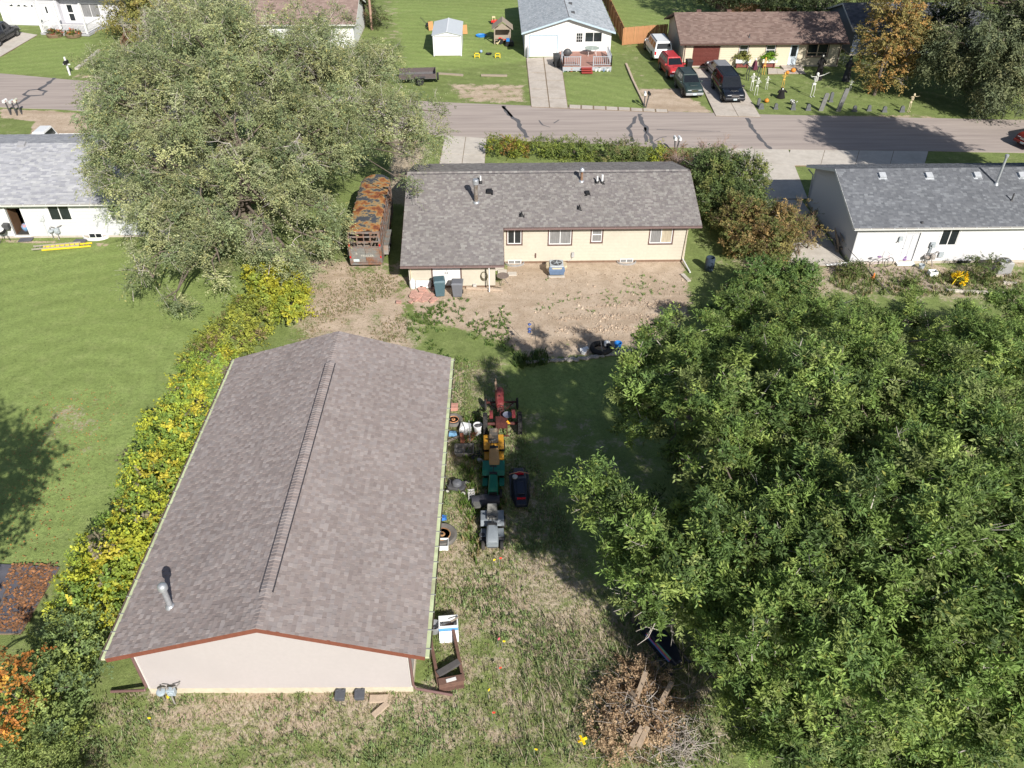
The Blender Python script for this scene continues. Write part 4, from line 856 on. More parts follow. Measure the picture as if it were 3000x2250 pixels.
# --- grey house top left with garage and porch
TW = M('grey_lap_siding', (.52,.52,.55), rough=.6, var=.03)
TL = thing('house', 'grey sided house with white garage door and white porch railing', 'house', (-56.86, 102.47, 0), R(-7))
gT = (1.0, 4.6, .05, 2.4); dT = (5.2, 6.2, .25, 2.4); PY = .6
b = MB(); wall_panel(b, 0, 7.2, 0, .15, 0, 3.2, [gT, dT]); b.box(0,.15,.15,10,0,3.2); b.box(7.05,7.2,.15,PY,0,3.2); wall_panel(b, 7.2, 15, PY, .15, 0, 3.2, [(7.7,8.7,.25,2.4),(9.6,11.8,.9,2.4)]); b.build('wall', TW, TL)
boards(TL, (0,0), (1,0), (0,-1), 7.2, 0, 3.15, .2, TW, [gT, dT])
boards(TL, (7.2,PY), (1,0), (0,-1), 7.8, 0, 3.15, .2, TW, [(.4,1.6,.2,2.5),(2.3,4.7,.8,2.5)])
b = MB(); prof = [(-.4,3.2),(5,5.3),(10.4,3.2)]; b.prism(prof+[(y,z-.12) for y,z in prof[::-1]], -.5, 15.5, 'x'); b.build('roof', M('grey_roof_far', (.3,.3,.32), rough=.95, var=.15, scale=5), TL)
g_ = garage_door(TL, gT[0], gT[1], .05, gT[3], 0, VINYL)
for i in range(4): b = MB(); x = gT[0]+.25+i*.9; b.prism([(x,2.05),(x+.55,2.05),(x+(.45 if i<2 else .1),2.27)], -.015, .0, 'y'); b.build('pane', GLASS, g_)
b = MB(); b.box(dT[0],dT[1],.02,.06,.25,dT[3]); dr = b.build('door', VINYL, TL); b = MB(); b.box(dT[0]+.4,dT[0]+.6,.005,.02,1.4,2.1); b.build('pane', GLASS, dr)
b = MB(); b.box(7.7,8.7,PY+.02,PY+.06,.25,2.4); dr = b.build('door', VINYL, TL); b = MB(); b.box(7.9,8.5,PY+.005,PY+.02,.5,1.25); b.box(7.9,8.5,PY+.005,PY+.02,1.4,2.2); b.build('pane', GLASS, dr)
window(TL, 9.6, 11.8, .9, 2.4, PY, VINYL, VINYL, [GLASS_L], 'slider', tw=.1)
for x in (0, 4.75, 6.9): b = MB(); b.box(x,x+.14,-.05,-.02,0,3.1); b.build('corner_board', VINYL, TL)
PORW = M('grey_porch', (.36,.36,.39), rough=.7)
b = MB(); b.box(6.5,12.2,-3.6,-.03,0,.24); b.box(7.25,12.2,-.03,PY-.02,0,.24); b.build('porch_floor', PORW, TL)
for x in (6.7, 9.0, 12.0): b = MB(); b.box(x-.08,x+.08,-3.55,-3.39,.24,3.4); b.build('porch_post', VINYL, TL)
for x0, x1, n in ((6.7,9.0,15),(9.0,12.0,19)): railing(TL, (x0,-3.47,0), (x1,-3.47,0), .24, n, VINYL)
railing(TL, (12.0,-3.47,0), (12.0,.2,0), .24, 20, VINYL); railing(TL, (6.7,-3.47,0), (6.7,-1.6,0), .24, 10, VINYL)

# --- brown-roofed house behind the big tree
c0 = G(D(560,90)); bh, bro, bon, bs_ = ranch('house', 'pale house with brown roof and white gutter half hidden behind the big tree', (AY((1041,45),92.0).x-15.9, 92.0, 0), 15.5, 8.5, 2.6, 4.3, M('pale_grey_wall', (.62,.62,.62), rough=.6, var=.04), [(.26,.19,.165),(.29,.215,.19),(.235,.17,.15)], ops=[(3.5,5.0,1.1,2.2),(9.5,11.0,1.1,2.2)], pitch=.25, seed=100, expo=.22, tabw=(.35,.55))
for o in ((3.5,5.0,1.1,2.2),(9.5,11.0,1.1,2.2)): window(bh, *o, 0, VINYL, VINYL, [GLASS], 'slider')
# --- dark blue-grey house behind the orange tree
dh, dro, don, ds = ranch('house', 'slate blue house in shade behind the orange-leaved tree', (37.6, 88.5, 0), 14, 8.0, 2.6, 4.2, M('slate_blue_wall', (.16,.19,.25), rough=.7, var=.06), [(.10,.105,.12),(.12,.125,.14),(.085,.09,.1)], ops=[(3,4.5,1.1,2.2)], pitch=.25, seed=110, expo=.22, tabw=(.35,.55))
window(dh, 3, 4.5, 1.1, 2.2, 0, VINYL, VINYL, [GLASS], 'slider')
# --- glimpse of a blue-white house beyond the tan roof
th_, tro, ton, ts = ranch('house', 'pale blue house glimpsed through dark trees above the brown roof', (27.5, 116, 0), 10, 7, 2.7, 4.4, M('pale_blue_wall', (.5,.56,.64), rough=.6), [(.2,.2,.22),(.25,.25,.27)], pitch=.3, seed=120, expo=.3, tabw=(.5,.8), siding=False)
# ================================================================== shed, playhouse, fences, pole
SHW = M('white_ribbed_metal', (.72,.73,.75), rough=.4, var=.04)
sh = thing('garden_shed', 'small white metal shed with roll-up door standing on the green lawn', 'shed', (-6.2, 89.1, 0))
b = MB(); W_, Dp_, E_, R_ = 2.95, 5.2, 2.08, 2.42
b.prism([(0,0),(.12,0),(.12,E_-.1),(W_-.12,E_-.1),(W_-.12,0),(W_,0),(W_,E_),(W_/2,R_-.05),(0,E_)], 0, .06, 'y'); b.box(0,.05,.06,Dp_,0,E_); b.box(W_-.05,W_,.06,Dp_,0,E_); b.box(0,W_,Dp_-.05,Dp_,0,E_); b.build('wall', SHW, sh)
for s_ in (0,1):
    b = MB(); n = 12
    for i in range(n):
        y0 = -.12 + i*(Dp_+.24)/n; y1 = y0 + (Dp_+.24)/n - .012; xe = -.1 if s_==0 else W_+.1; xm = W_/2
        b.add([(xe,y0,E_-.01),(xe,y1,E_-.01),(xm,y1,R_),(xm,y0,R_),(xe,y0,E_+.03),(xe,y1,E_+.03),(xm,y1,R_+.04),(xm,y0,R_+.04)], [(0,1,2,3),(7,6,5,4),(0,4,5,1),(2,6,7,3),(1,5,6,2),(0,3,7,4)])
    b.build('roof_panel', M('pale_shed_roof', (.52,.55,.58), rough=.4, var=.06), sh)
b = MB(); b.box(W_/2-.06,W_/2+.06,-.13,Dp_+.13,R_+.035,R_+.06); b.build('ridge_cap', SHW, sh)
garage_door(sh, .14, W_-.14, .03, E_-.16, .05, WHITE, 4, 3)
for i, (kp, lab) in enumerate(((k2(1512,260),'orange board leaning against the left side of the white shed'),(k2(1805,290),'orange board leaning against the right side of the white shed'))):
    p = G(kp); b = MB(); b.obox((0,0,.45),(.55,.05,.95),.3,-.25); tag(b.build('orange_board', M('orange_board', (.45,.23,.09), rough=.7), None), lab, 'board').location = (p.x, p.y, 0)
# playhouse
p = G(k2(2130,395)); ph = thing('playhouse', 'small weathered wooden playhouse with gabled roof beside the toys', 'playhouse', (p.x, p.y+.6, 0))
b = MB(); 
for x in (-.85,.85):
    for y in (0,1.6): b.box(x-.06,x+.06,y-.06,y+.06,0,1.6)
b.build('post', WOODG, ph)
for s_ in (-1,1):
    for i in range(5):
        b = MB(); y0 = -.2+i*.42; b.add([(s_*1.15,y0,1.5),(s_*1.15,y0+.4,1.5),(0,y0+.4,2.35),(0,y0,2.35),(s_*1.15,y0,1.54),(s_*1.15,y0+.4,1.54),(0,y0+.4,2.39),(0,y0,2.39)], [(0,1,2,3),(7,6,5,4),(0,4,5,1),(2,6,7,3),(1,5,6,2),(0,3,7,4)]); b.build('roof_plank', WOODG, ph)
b = MB(); b.prism([(-.9,1.5),(.9,1.5),(0,2.2)], -.02, .04, 'y'); b.box(-.85,.85,1.55,1.6,.1,1.5); b.box(-.85,.85,-.02,.03,.55,.95); b.build('wall', WOODG, ph)
b = MB(); b.box(-.85,.85,-.05,1.6,.38,.45); b.build('floor', WOODG, ph)
# toys
def toy(name, label, cat, kp, fn, mats, z=0.0):
    p = G(kp); b = MB(); fn(b); o = b.build(name, mats, None, bevel=.01); tag(o, label, cat); o.location = (p.x, p.y, z); return o
TY = M('yellow_plastic', (.75,.55,.03), rough=.4); TR = M('red_plastic', (.6,.03,.025), rough=.4); TB = M('blue_plastic', (.03,.20,.55), rough=.4); TG = M('green_plastic', (.03,.25,.12), rough=.4)
toy('paddling_pool', 'round blue paddling pool on the lawn', 'paddling pool', k2(1945,313), lambda b: b.lathe([(.5,0),(.58,.14),(.62,.14),(.6,.02),(.4,.03)],18), TB)
toy('toy_car', 'red and cream ride-on toy car on the lawn by the playhouse', 'toy car', k2(2058,205), lambda b: (b.mat(0).box(-.35,.35,-.25,.25,.1,.42), b.mat(1).box(-.25,.1,-.22,.22,.72,.8), b.tube([(-.2,-.2,.4),(-.2,-.2,.74)],.03,6), b.tube([(-.2,.2,.4),(-.2,.2,.74)],.03,6), b.tube([(.1,.2,.4),(.1,.2,.74)],.03,6), b.tube([(.1,-.2,.4),(.1,-.2,.74)],.03,6), b.mat(2).lathe([(.12,-.3),(.12,.3)],10,(.22,0,.12),'y'), b.lathe([(.12,-.3),(.12,.3)],10,(-.22,0,.12),'y')), [TR, M('cream_plastic', (.7,.6,.35), rough=.5), BLACKP])
for i, kx in enumerate((1910, 2088)): toy('yellow_toy_stand', ['yellow toy goal stand in front of the paddling pool','yellow toy goal stand in front of the playhouse'][i], 'toy', k2(kx,500), lambda b: (b.box(-.28,-.2,-.05,.05,0,.5), b.box(.2,.28,-.05,.05,0,.5), b.box(-.28,.28,-.05,.05,.42,.5), b.box(-.2,.2,-.03,.03,.15,.22)), TY)
toy('toy_tractor', 'red ride-on tractor parked beside the playhouse', 'toy', k2(2135,375), lambda b: (b.mat(0).box(-.5,.5,-.22,.22,.3,.6), b.box(-.5,-.1,-.3,.3,.35,.7), b.mat(1).lathe([(.32,-.4),(.32,-.22)],12,(-.3,0,.32),'y'), b.lathe([(.32,.22),(.32,.4)],12,(-.3,0,.32),'y'), b.lathe([(.2,-.35),(.2,.35)],12,(.4,0,.2),'y')), [TR, BLACKP])
toy('black_toy_cart', 'dark ride-on cart with blue seat beside the playhouse', 'toy', k2(2190,395), lambda b: (b.mat(0).box(-.4,.4,-.3,.3,.15,.5), b.mat(1).box(-.35,.0,-.25,.25,.5,.75), b.mat(0).lathe([(.2,-.38),(.2,.38)],12,(-.25,0,.2),'y'), b.lathe([(.2,-.38),(.2,.38)],12,(.28,0,.2),'y')), [BLACKP, TB])
toy('toy_slide', 'pale plastic slide leaning beside the playhouse', 'toy', k2(2080,385), lambda b: (b.bar((0,0,.05),(.5,.3,.7),.35,.05), b.tube([(.5,.15,.7),(.55,.2,0)],.03,6), b.tube([(.5,.45,.7),(.55,.5,0)],.03,6)), M('cream_plastic', (.7,.6,.35)))
toy('push_mower', 'black push mower standing behind the left side of the white shed', 'mower', k2(1500,225), lambda b: (b.box(-.35,.35,-.28,.28,.15,.3), b.lathe([(.18,.3),(.18,.5),(.1,.55)],12), b.tube([(-.35,-.2,.25),(-1.0,-.2,.95),(-1.0,.2,.95),(-.35,.2,.25)],.02,6), b.lathe([(.12,-.34),(.12,.34)],10,(.28,0,.12),'y'), b.lathe([(.15,-.34),(.15,.34)],10,(-.28,0,.15),'y')), BLACKP)
toy('blue_ball', 'small blue and white ball on the grass near the playhouse', 'ball', k2(1945,455), lambda b: b.ball((0,0,.14),.15), M('ball_blue', (.3,.4,.65), rough=.5))
toy('black_tub', 'shallow black tub on the grass near the playhouse', 'tub', k2(2012,470), lambda b: b.lathe([(.28,0),(.34,.12),(.3,.12),(.26,.03)],14), BLACKP)
# wheelie bins by the deck
def wheelie(label, loc, rz, mat, h=1.1, w=.6, d=.7):
    t = thing('wheelie_bin', label, 'bin', loc, rz); b = MB()
    def ring(z, k): return [(-w/2*k,-d/2*k,z),(w/2*k,-d/2*k,z),(w/2*k,d/2*k,z),(-w/2*k,d/2*k,z)]
    b.loft([ring(.06,.78), ring(h*.9,1.0)]); b.build('body', mat, t, bevel=.03)
    b = MB(); b.loft([ring(h*.9,1.06), ring(h*.93,1.06), ring(h,.85)]); b.tube([(-w/2,d/2+.06,h*.9),(w/2,d/2+.06,h*.9)],.02,6); b.build('lid', mat, t, bevel=.02)
    for s_ in (-1,1): b = MB(); b.lathe([(.12,-.04),(.12,.04)],12,(s_*w*.42,d*.42,.12),'x'); b.build('wheel', BLACKP, t)
    return t
p = G(k3(390,590)); BIN = M('bin_black', (.02,.022,.025), rough=.5, var=.2)
wheelie('black wheelie bin at the front of the pair beside the deck', (p.x, p.y+.3, 0), 0, BIN); wheelie('black wheelie bin at the back of the pair beside the deck', (p.x-.05, p.y+1.15, 0), 0, BIN); p = G(k3(1525,615)); wheelie('black wheelie bin beside the dark red garage door', (p.x, p.y+.2, 0), .1, BIN)
p = G(k3(135,500)); b = MB(); b.lathe([(.1,0),(.1,.9),(.06,1.1),(.03,1.3)],10); tag(b.build('slim_post', M('grey_cyl', (.3,.31,.34), rough=.5), None, smooth='auto'), 'grey slim post beside the white garage door', 'post').location = (p.x, p.y, 0)
b = MB(); b.ball((0,0,.55),(.42,.25,.4),12,8); b.box(-.5,.5,-.25,.25,.5,.56); tag(b.build('covered_grill', DKGREY, None, smooth='auto'), 'dark covered grill at the left end of the deck', 'grill').location = (7.6, 86.3, .55)
# ---- wooden fences
FW = M('orange_cedar', (.40,.20,.095), rough=.85, var=.2, scale=3, stretch=(3,3,.6), bump=.2); FW2 = M('brown_fence', (.22,.12,.075), rough=.85, var=.2, scale=3, stretch=(3,3,.6))
def fence(label, pts, h, mat, bw=.14, group=None):
    f = thing('wooden_fence', label, 'fence', (pts[0][0], pts[0][1], 0)); o = Vector(pts[0]).to_2d()
    unit = MB(); unit.prism([(-bw/2+.006,.04),(bw/2-.006,.04),(bw/2-.006,h-.05),(bw/4,h),(-bw/4,h),(-bw/2+.006,h-.05)], -.012, .012, 'y'); me = None
    for i in range(len(pts)-1):
        a, c = Vector(pts[i]).to_2d()-o, Vector(pts[i+1]).to_2d()-o; d = c-a; n = int(d.length/bw); ang = math.atan2(d.y, d.x)
        for j in range(n):
            p = a.lerp(c, (j+.5)/n)
            if me is None: ob = unit.build('fence_board', mat, f); me = ob.data
            else: ob = bpy.data.objects.new('fence_board', me); col.objects.link(ob); ob.parent = f
            ob.location = (p.x, p.y, rnd.uniform(-.015,.015)); ob.rotation_euler = (rnd.uniform(-.01,.01), rnd.uniform(-.008,.008), ang)
        nv = Vector((-d.y,d.x)).normalized()*.04
        for z in (.35, h-.3): b = MB(); b.bar((a.x+nv.x,a.y+nv.y,z),(c.x+nv.x,c.y+nv.y,z),.04,.09); b.build('fence_rail', mat, f)
        m_ = max(1, int(d.length/2.4))
        for j in range(m_+1): p = a.lerp(c, j/m_); b = MB(); b.box(p.x+nv.x*2-.05,p.x+nv.x*2+.05,p.y+nv.y*2-.05,p.y+nv.y*2+.05,-.1,h-.1); b.build('fence_post', mat, f)
    return f
fa = G(k3(960,390)); fb_ = G(k3(1365,395)); fc = G(k3(870,20))
fence('orange cedar board fence running back from the road between the two lawns', [(fa.x,fa.y),(14.1,fa.y+24)], 1.85, FW, .2)
fence('orange cedar fence panel beside the white sports utility vehicle', [(fa.x,fa.y-.05),(19.1,fa.y+1.2)], 1.85, FW, .16)
fa2 = G(D(1590,-20)); fence('brown board fence behind the tan house', [(26.0,118),(28.2,104),(35.0,100)], 1.85, FW2, .2)
p = G(k1(860,430)); fence('short brown plank fence end beside the grey porch', [(-39.8,95.2),(-39.0,90.5)], 1.5, FW2, .14)
# ---- utility pole
p = G(k2(1003,255)); t = thing('utility_pole', 'tall wooden utility pole beside the dark evergreen', 'utility pole', (p.x, p.y, 0))
b = MB(); b.cyl((0,0,-.3),(0,0,10.5),.15,.10,10); b.build('pole', M('pole_wood', (.34,.22,.17), rough=.9, var=.2, stretch=(4,4,.3)), t); b = MB(); b.box(-1.1,1.1,-.06,.06,9.6,9.75); b.build('crossarm', WOODG, t)
# ---- timbers edging the lawns
def timber(label, kA, kB, wd=.22, h=.18, mat=WOODG):
    a, c = G(kA), G(kB); b = MB(); b.bar((0,0,h/2-.03),(c.x-a.x,c.y-a.y,h/2-.03),wd,h); o = b.build('edging_timber', mat, None, bevel=.015); tag(o, label, 'timber'); o.location = (a.x, a.y, 0)
timber('grey timber edging the lawn beside the flatbed trailer', k2(1570,640), k2(1790,655)); timber('grey timber edging the lawn below the toys', k2(1945,655), k2(2170,660))
PT = M('pale_timber', (.45,.36,.28), rough=.9, var=.2)
a = G(k3(985,555)); c_ = G(k3(1150,915)); m_ = G(k3(1045,700)); b = MB(); b.bar((0,0,.05),(m_.x-a.x,m_.y-a.y,.05),.2,.16); b.bar((m_.x-a.x,m_.y-a.y,.05),(c_.x-a.x,c_.y-a.y,.05),.18,.15); o = b.build('edging_timber', PT); tag(o, 'long pale timber dividing the lawn from the parked cars', 'timber'); o.location = (a.x,a.y,0)
timber('short pale concrete kerb beside the lawn of the grey house', k1(660,600), k1(860,440), .35, .18, CONC2)
timber('pale concrete edging beside the flower weeds', k8(1540,1215), k8(2040,1240), .2, .14, CONC2); timber('short stone edging behind the air conditioner', k8(2030,1150), k8(2160,1160), .2, .15, CONC2)
# ================================================================== vegetation
def nrm(a): return a/np.maximum(np.linalg.norm(a, axis=-1, keepdims=True), 1e-9)
def clump_points(rg, lobes, n, shell, zmin, top=0.0):
    """points spread through the outer part of a union of ellipsoids, with outward directions"""
    P, O = [], []; wts = np.array([r[0]*r[1]+r[1]*r[2]+r[0]*r[2] for c, r in lobes]); wts = wts/wts.sum()
    C = np.array([c for c, r in lobes], float); Rr = np.array([r for c, r in lobes], float)
    while len(P) < n:
        m = n*3; li = rg.choice(len(lobes), m, p=wts); d = nrm(rg.normal(size=(m,3))); k = rg.uniform(shell[0], shell[1], m)
        p = C[li] + d*Rr[li]*k[:,None]
        e = np.linalg.norm((p[:,None,:]-C[None])/Rr[None], axis=2)                 # how deep in every lobe
        ok = (e.min(1) > shell[0]-.04) & (p[:,2] > zmin) & ((d[:,2] > -.25) | (rg.random(m) > top))
        out = nrm(d/Rr[li])
        P += p[ok].tolist(); O += out[ok].tolist()
    return np.array(P[:n]), np.array(O[:n])
def leaf_mesh(name, parent, rg, P, O, per, leaf, cr, cols, w, up=.45, droop=.15, flat=.35, follow=.95, yellow=(.0,(.3,.25,.03)), nl=8, bright=(.78,1.22), **kw):
    """P clump centres, per leaves each, in sprigs of nl leaves; leaf=(length,width)"""
    nc = len(P); ns = max(1, per//nl)
    sd = nrm(O[:,None,:]*.55 + rg.normal(size=(nc,ns,3))*.75 + np.array([0,0,up])); sl = cr*rg.uniform(.45,1.25,(nc,ns,1))
    base = P[:,None,:] + rg.normal(size=(nc,ns,3))*cr*.33
    t = np.linspace(.12,1,nl)[None,None,:,None]
    pos = base[:,:,None,:] + sd[:,:,None,:]*sl[:,:,None,:]*t - np.array([0,0,1])*droop*cr*t*t
    side = nrm(np.cross(sd, np.array([0,0,1.0]) + rg.normal(size=sd.shape)*.3))[:,:,None,:]*np.where(np.arange(nl)%2 == 0, 1, -1)[None,None,:,None]
    ld = nrm(sd[:,:,None,:]*.6 + side*.75 + rg.normal(size=pos.shape)*.3 - np.array([0,0,droop]))
    nn = nrm(np.array([0,0,flat]) + O[:,None,None,:]*follow + rg.normal(size=pos.shape)*.36); wd = nrm(np.cross(ld, nn)); nn = np.cross(wd, ld)
    L = leaf[0]*rg.uniform(.65,1.3,pos.shape[:3]+(1,)); Wd = leaf[1]*rg.uniform(.7,1.25,pos.shape[:3]+(1,))
    V = np.stack([pos, pos+ld*L*.5+wd*Wd*.5+nn*L*.05, pos+ld*L-nn*L*.06, pos+ld*L*.5-wd*Wd*.5+nn*L*.05], 3).reshape(-1,3)
    n = len(V)//4; F = np.arange(n*4).reshape(n,4)
    cc = np.array(cols)[rg.choice(len(cols), nc, p=np.array(w)/sum(w))]*rg.uniform(bright[0],bright[1],(nc,1))
    c = cc[:,None,None,:]*rg.uniform(.84,1.16,(nc,ns,1,1))*rg.uniform(.78,1.22,(nc,ns,nl,1))
    c = np.broadcast_to(c, (nc,ns,nl,3)).reshape(-1,3).copy()
    if yellow[0]: k = rg.random(n) < yellow[0]; c[k] = np.array(yellow[1])*rg.uniform(.7,1.2,(k.sum(),1))
    return mesh_np(name, V, F, np.repeat(c, 4, 0), LEAF, parent, **kw)
BARK = M('grey_bark', (.13,.105,.085), rough=.95, var=.3, scale=6, bump=.5, bscale=14)
TWIG = M('grey_twig', (.40,.36,.33), rough=.95, var=.25, scale=3)
TWIGB = M('brown_twig', (.20,.14,.10), rough=.95, var=.25, scale=3)
def wiggle(r, a, b, n, amp):
    a, b = Vector(a), Vector(b); L = (b-a).length
    return [a.lerp(b, i/n) + (Vector((r.uniform(-1,1), r.uniform(-1,1), r.uniform(-.4,.8)))*amp*L*math.sin(math.pi*i/n) if 0 < i < n else Vector()) for i in range(n+1)]
def tree(name, label, cat, base, lobes, r0, P, O, seed, group=None, bark=BARK, twigs=0, twig_len=1.2, trunk_top=.42, twigm=TWIG, subs=60):
    """lobes and points in world space; parts share the tree's frame at its base"""
    r = random.Random(seed); t = thing(name, label, cat, base, 0, group); B = Vector(base); mb = MB()
    zt = max(l[0][2] for l in lobes); fork = Vector((0,0,trunk_top*(zt-B.z)))
    mb.tube([Vector((0,0,-.2)), Vector((0,0,.15)), fork*.5+Vector((r.uniform(-.1,.1),r.uniform(-.1,.1),0)), fork], [r0*1.35, r0, r0*.85, r0*.75], 9)
    ends = []
    for c, rr in lobes:
        e = Vector(c)-B; pts = wiggle(r, fork*.97, e, 4, .12); mb.tube(pts, [max(.03, r0*.55*min(1, max(rr)/3.2)*(1-.17*i)) for i in range(5)], 6); ends.append((e, rr))
    Pn = [Vector(p)-B for p in P]; 
    if Pn:
        for p in r.sample(Pn, min(subs, len(Pn))):
            e = min(ends, key=lambda q: (q[0]-p).length)[0]; s = e.lerp(fork, r.uniform(0,.45)); mb.tube(wiggle(r, s, p, 3, .1), [r0*.22, r0*.15, r0*.09, .015], 5, cap=False)
    mb.build('trunk', bark, t, smooth=True)
    if twigs and Pn:
        tb = MB()
        for i in range(twigs):
            j = r.randrange(len(Pn)); p = Pn[j]; d = Vector(O[j])*.8 + Vector((r.uniform(-1,1),r.uniform(-1,1),r.uniform(-.5,.9)))*.8; d.normalize(); L = twig_len*r.uniform(.5,1.2); s = p - d*L*.6
            tb.tube(wiggle(r, s, p+d*L*.45, 2, .08), [.016,.011,.005], 3, cap=False)
            for q in range(2): s2 = s.lerp(p+d*L*.45, r.uniform(.35,.8)); d2 = (d + Vector((r.uniform(-1,1),r.uniform(-1,1),r.uniform(-.5,.8)))).normalized(); tb.tube([s2, s2+d2*L*.4], [.009,.004], 3, cap=False)
        tb.build('twigs', twigm, t, kind='stuff')
    return t
def sublobes(rg, lobes, k, f, core=.42):
    out = []
    for c, r in lobes:
        out.append((c, tuple(x*core for x in r)))
        m = max(4, int(k*math.sqrt(r[0]*r[1])/3))
        for i in range(m):
            d = nrm(rg.normal(size=3)+np.array([0,0,.25])); q = f*rg.uniform(.75,1.25); rr = min(r)*q
            p = np.array(c) + d*(np.array(r)-rr*.9)*rg.uniform(.85,1.12); out.append((tuple(p), (rr*rg.uniform(.9,1.2), rr*rg.uniform(.9,1.2), rr*rg.uniform(.7,.95))))
    return out
def make_tree(name, label, cat, base, lobes, r0, n, per, leaf, cr, cols, w, seed, shell=(.55,1.03), zmin=.6, twigs=0, group=None, inner=0, bark=BARK, twigm=TWIG, trunk_top=.42, twig_len=1.2, subs=60, sub=0, subf=.34, top=0.0, **kw):
    rg = np.random.default_rng(seed); P, O = clump_points(rg, sublobes(rg, lobes, sub, subf) if sub else lobes, n, shell, zmin, top); B = np.array(base, float)
    t = tree(name, label, cat, base, lobes, r0, P, O, seed, group, bark, twigs, twig_len, trunk_top, twigm, subs)
    leaf_mesh('crown', t, rg, P-B, O, per, leaf, cr, cols, w, **kw)
    return t
def AYt(x, y, Y): p = AY(D(x, y), Y); return (p.x, p.y, p.z)
# ---- big grey-green elm on the left
ELM = [(.300,.335,.165),(.245,.292,.142),(.385,.400,.195),(.195,.245,.122),(.345,.370,.205)]; ELW = [3,3,2.2,2.2,1.8]
def PZ(x, y, z, r, rz=None): p = G(D(x, y), z); return ((p.x, p.y, z), (r, r*.95, rz or r*.9))
lobesA = [PZ(690,440,4.4,2.1),PZ(695,520,2.8,1.6),PZ(645,580,2.0,1.3),PZ(330,500,4.8,2.4),PZ(330,600,3.0,1.6),PZ(375,650,1.9,1.2),PZ(450,540,4.0,2.3),PZ(590,560,3.2,1.9),PZ(260,430,5.2,1.9),((-15.5,48.5,7.2),(5.6,4.8,4.6)), ((-19.8,46.5,5.6),(4.4,4.2,3.9)), ((-21.2,51.5,7.6),(4.6,4.6,3.6)), ((-11.8,50.5,6.4),(3.8,3.8,3.6)), ((-16.8,42.8,3.9),(3.3,2.6,2.7)), ((-13.2,44.6,4.6),(2.8,2.2,3.0)), ((-17.0,52.5,10.4),(5.0,4.6,3.2))]
make_tree('elm_tree', 'huge spreading grey-green elm overhanging the lawn and stock trailer', 'tree', (-15.6,47.6,0), lobesA, .48, 1250, 176, (.150,.064), .62, ELM, ELW, 201, shell=(.66,1.1), zmin=.7, sub=9, subf=.33, twigs=700, bright=(.68,1.25), top=.4, droop=.35, up=.25, yellow=(.04,(.36,.34,.12)), twig_len=1.6, subs=150)
lobesB = [PZ(900,340,5.4,1.1),PZ(885,400,4.7,.8),PZ(940,240,6.2,1.5),PZ(930,310,5.6,1.2),PZ(870,260,6.6,2.0),((-12.6,58.5,8.6),(5.6,4.8,3.8)), ((-19.0,60.5,9.2),(5.2,4.6,3.6)), ((-7.6,55.4,6.4),(3.6,3.4,2.8)), ((-24.5,57.5,7.2),(3.8,3.8,3.0)), ((-14.5,63.5,8.0),(4.8,3.6,3.6)), ((-4.9,53.2,5.5),(1.7,1.6,1.5)), ((-17.5,56.0,11.6),(4.0,3.5,2.2))]
make_tree('elm_tree', 'tall grey-green elm beside the road with sparse branches over the concrete driveway', 'tree', (-13.5,59.0,0), lobesB, .42, 980, 160, (.150,.064), .68, ELM, ELW, 202, shell=(.66,1.1), zmin=2.2, sub=9, subf=.33, twigs=600, bright=(.68,1.25), top=.4, droop=.3, up=.25, yellow=(.05,(.38,.35,.12)), twig_len=1.6, subs=130)
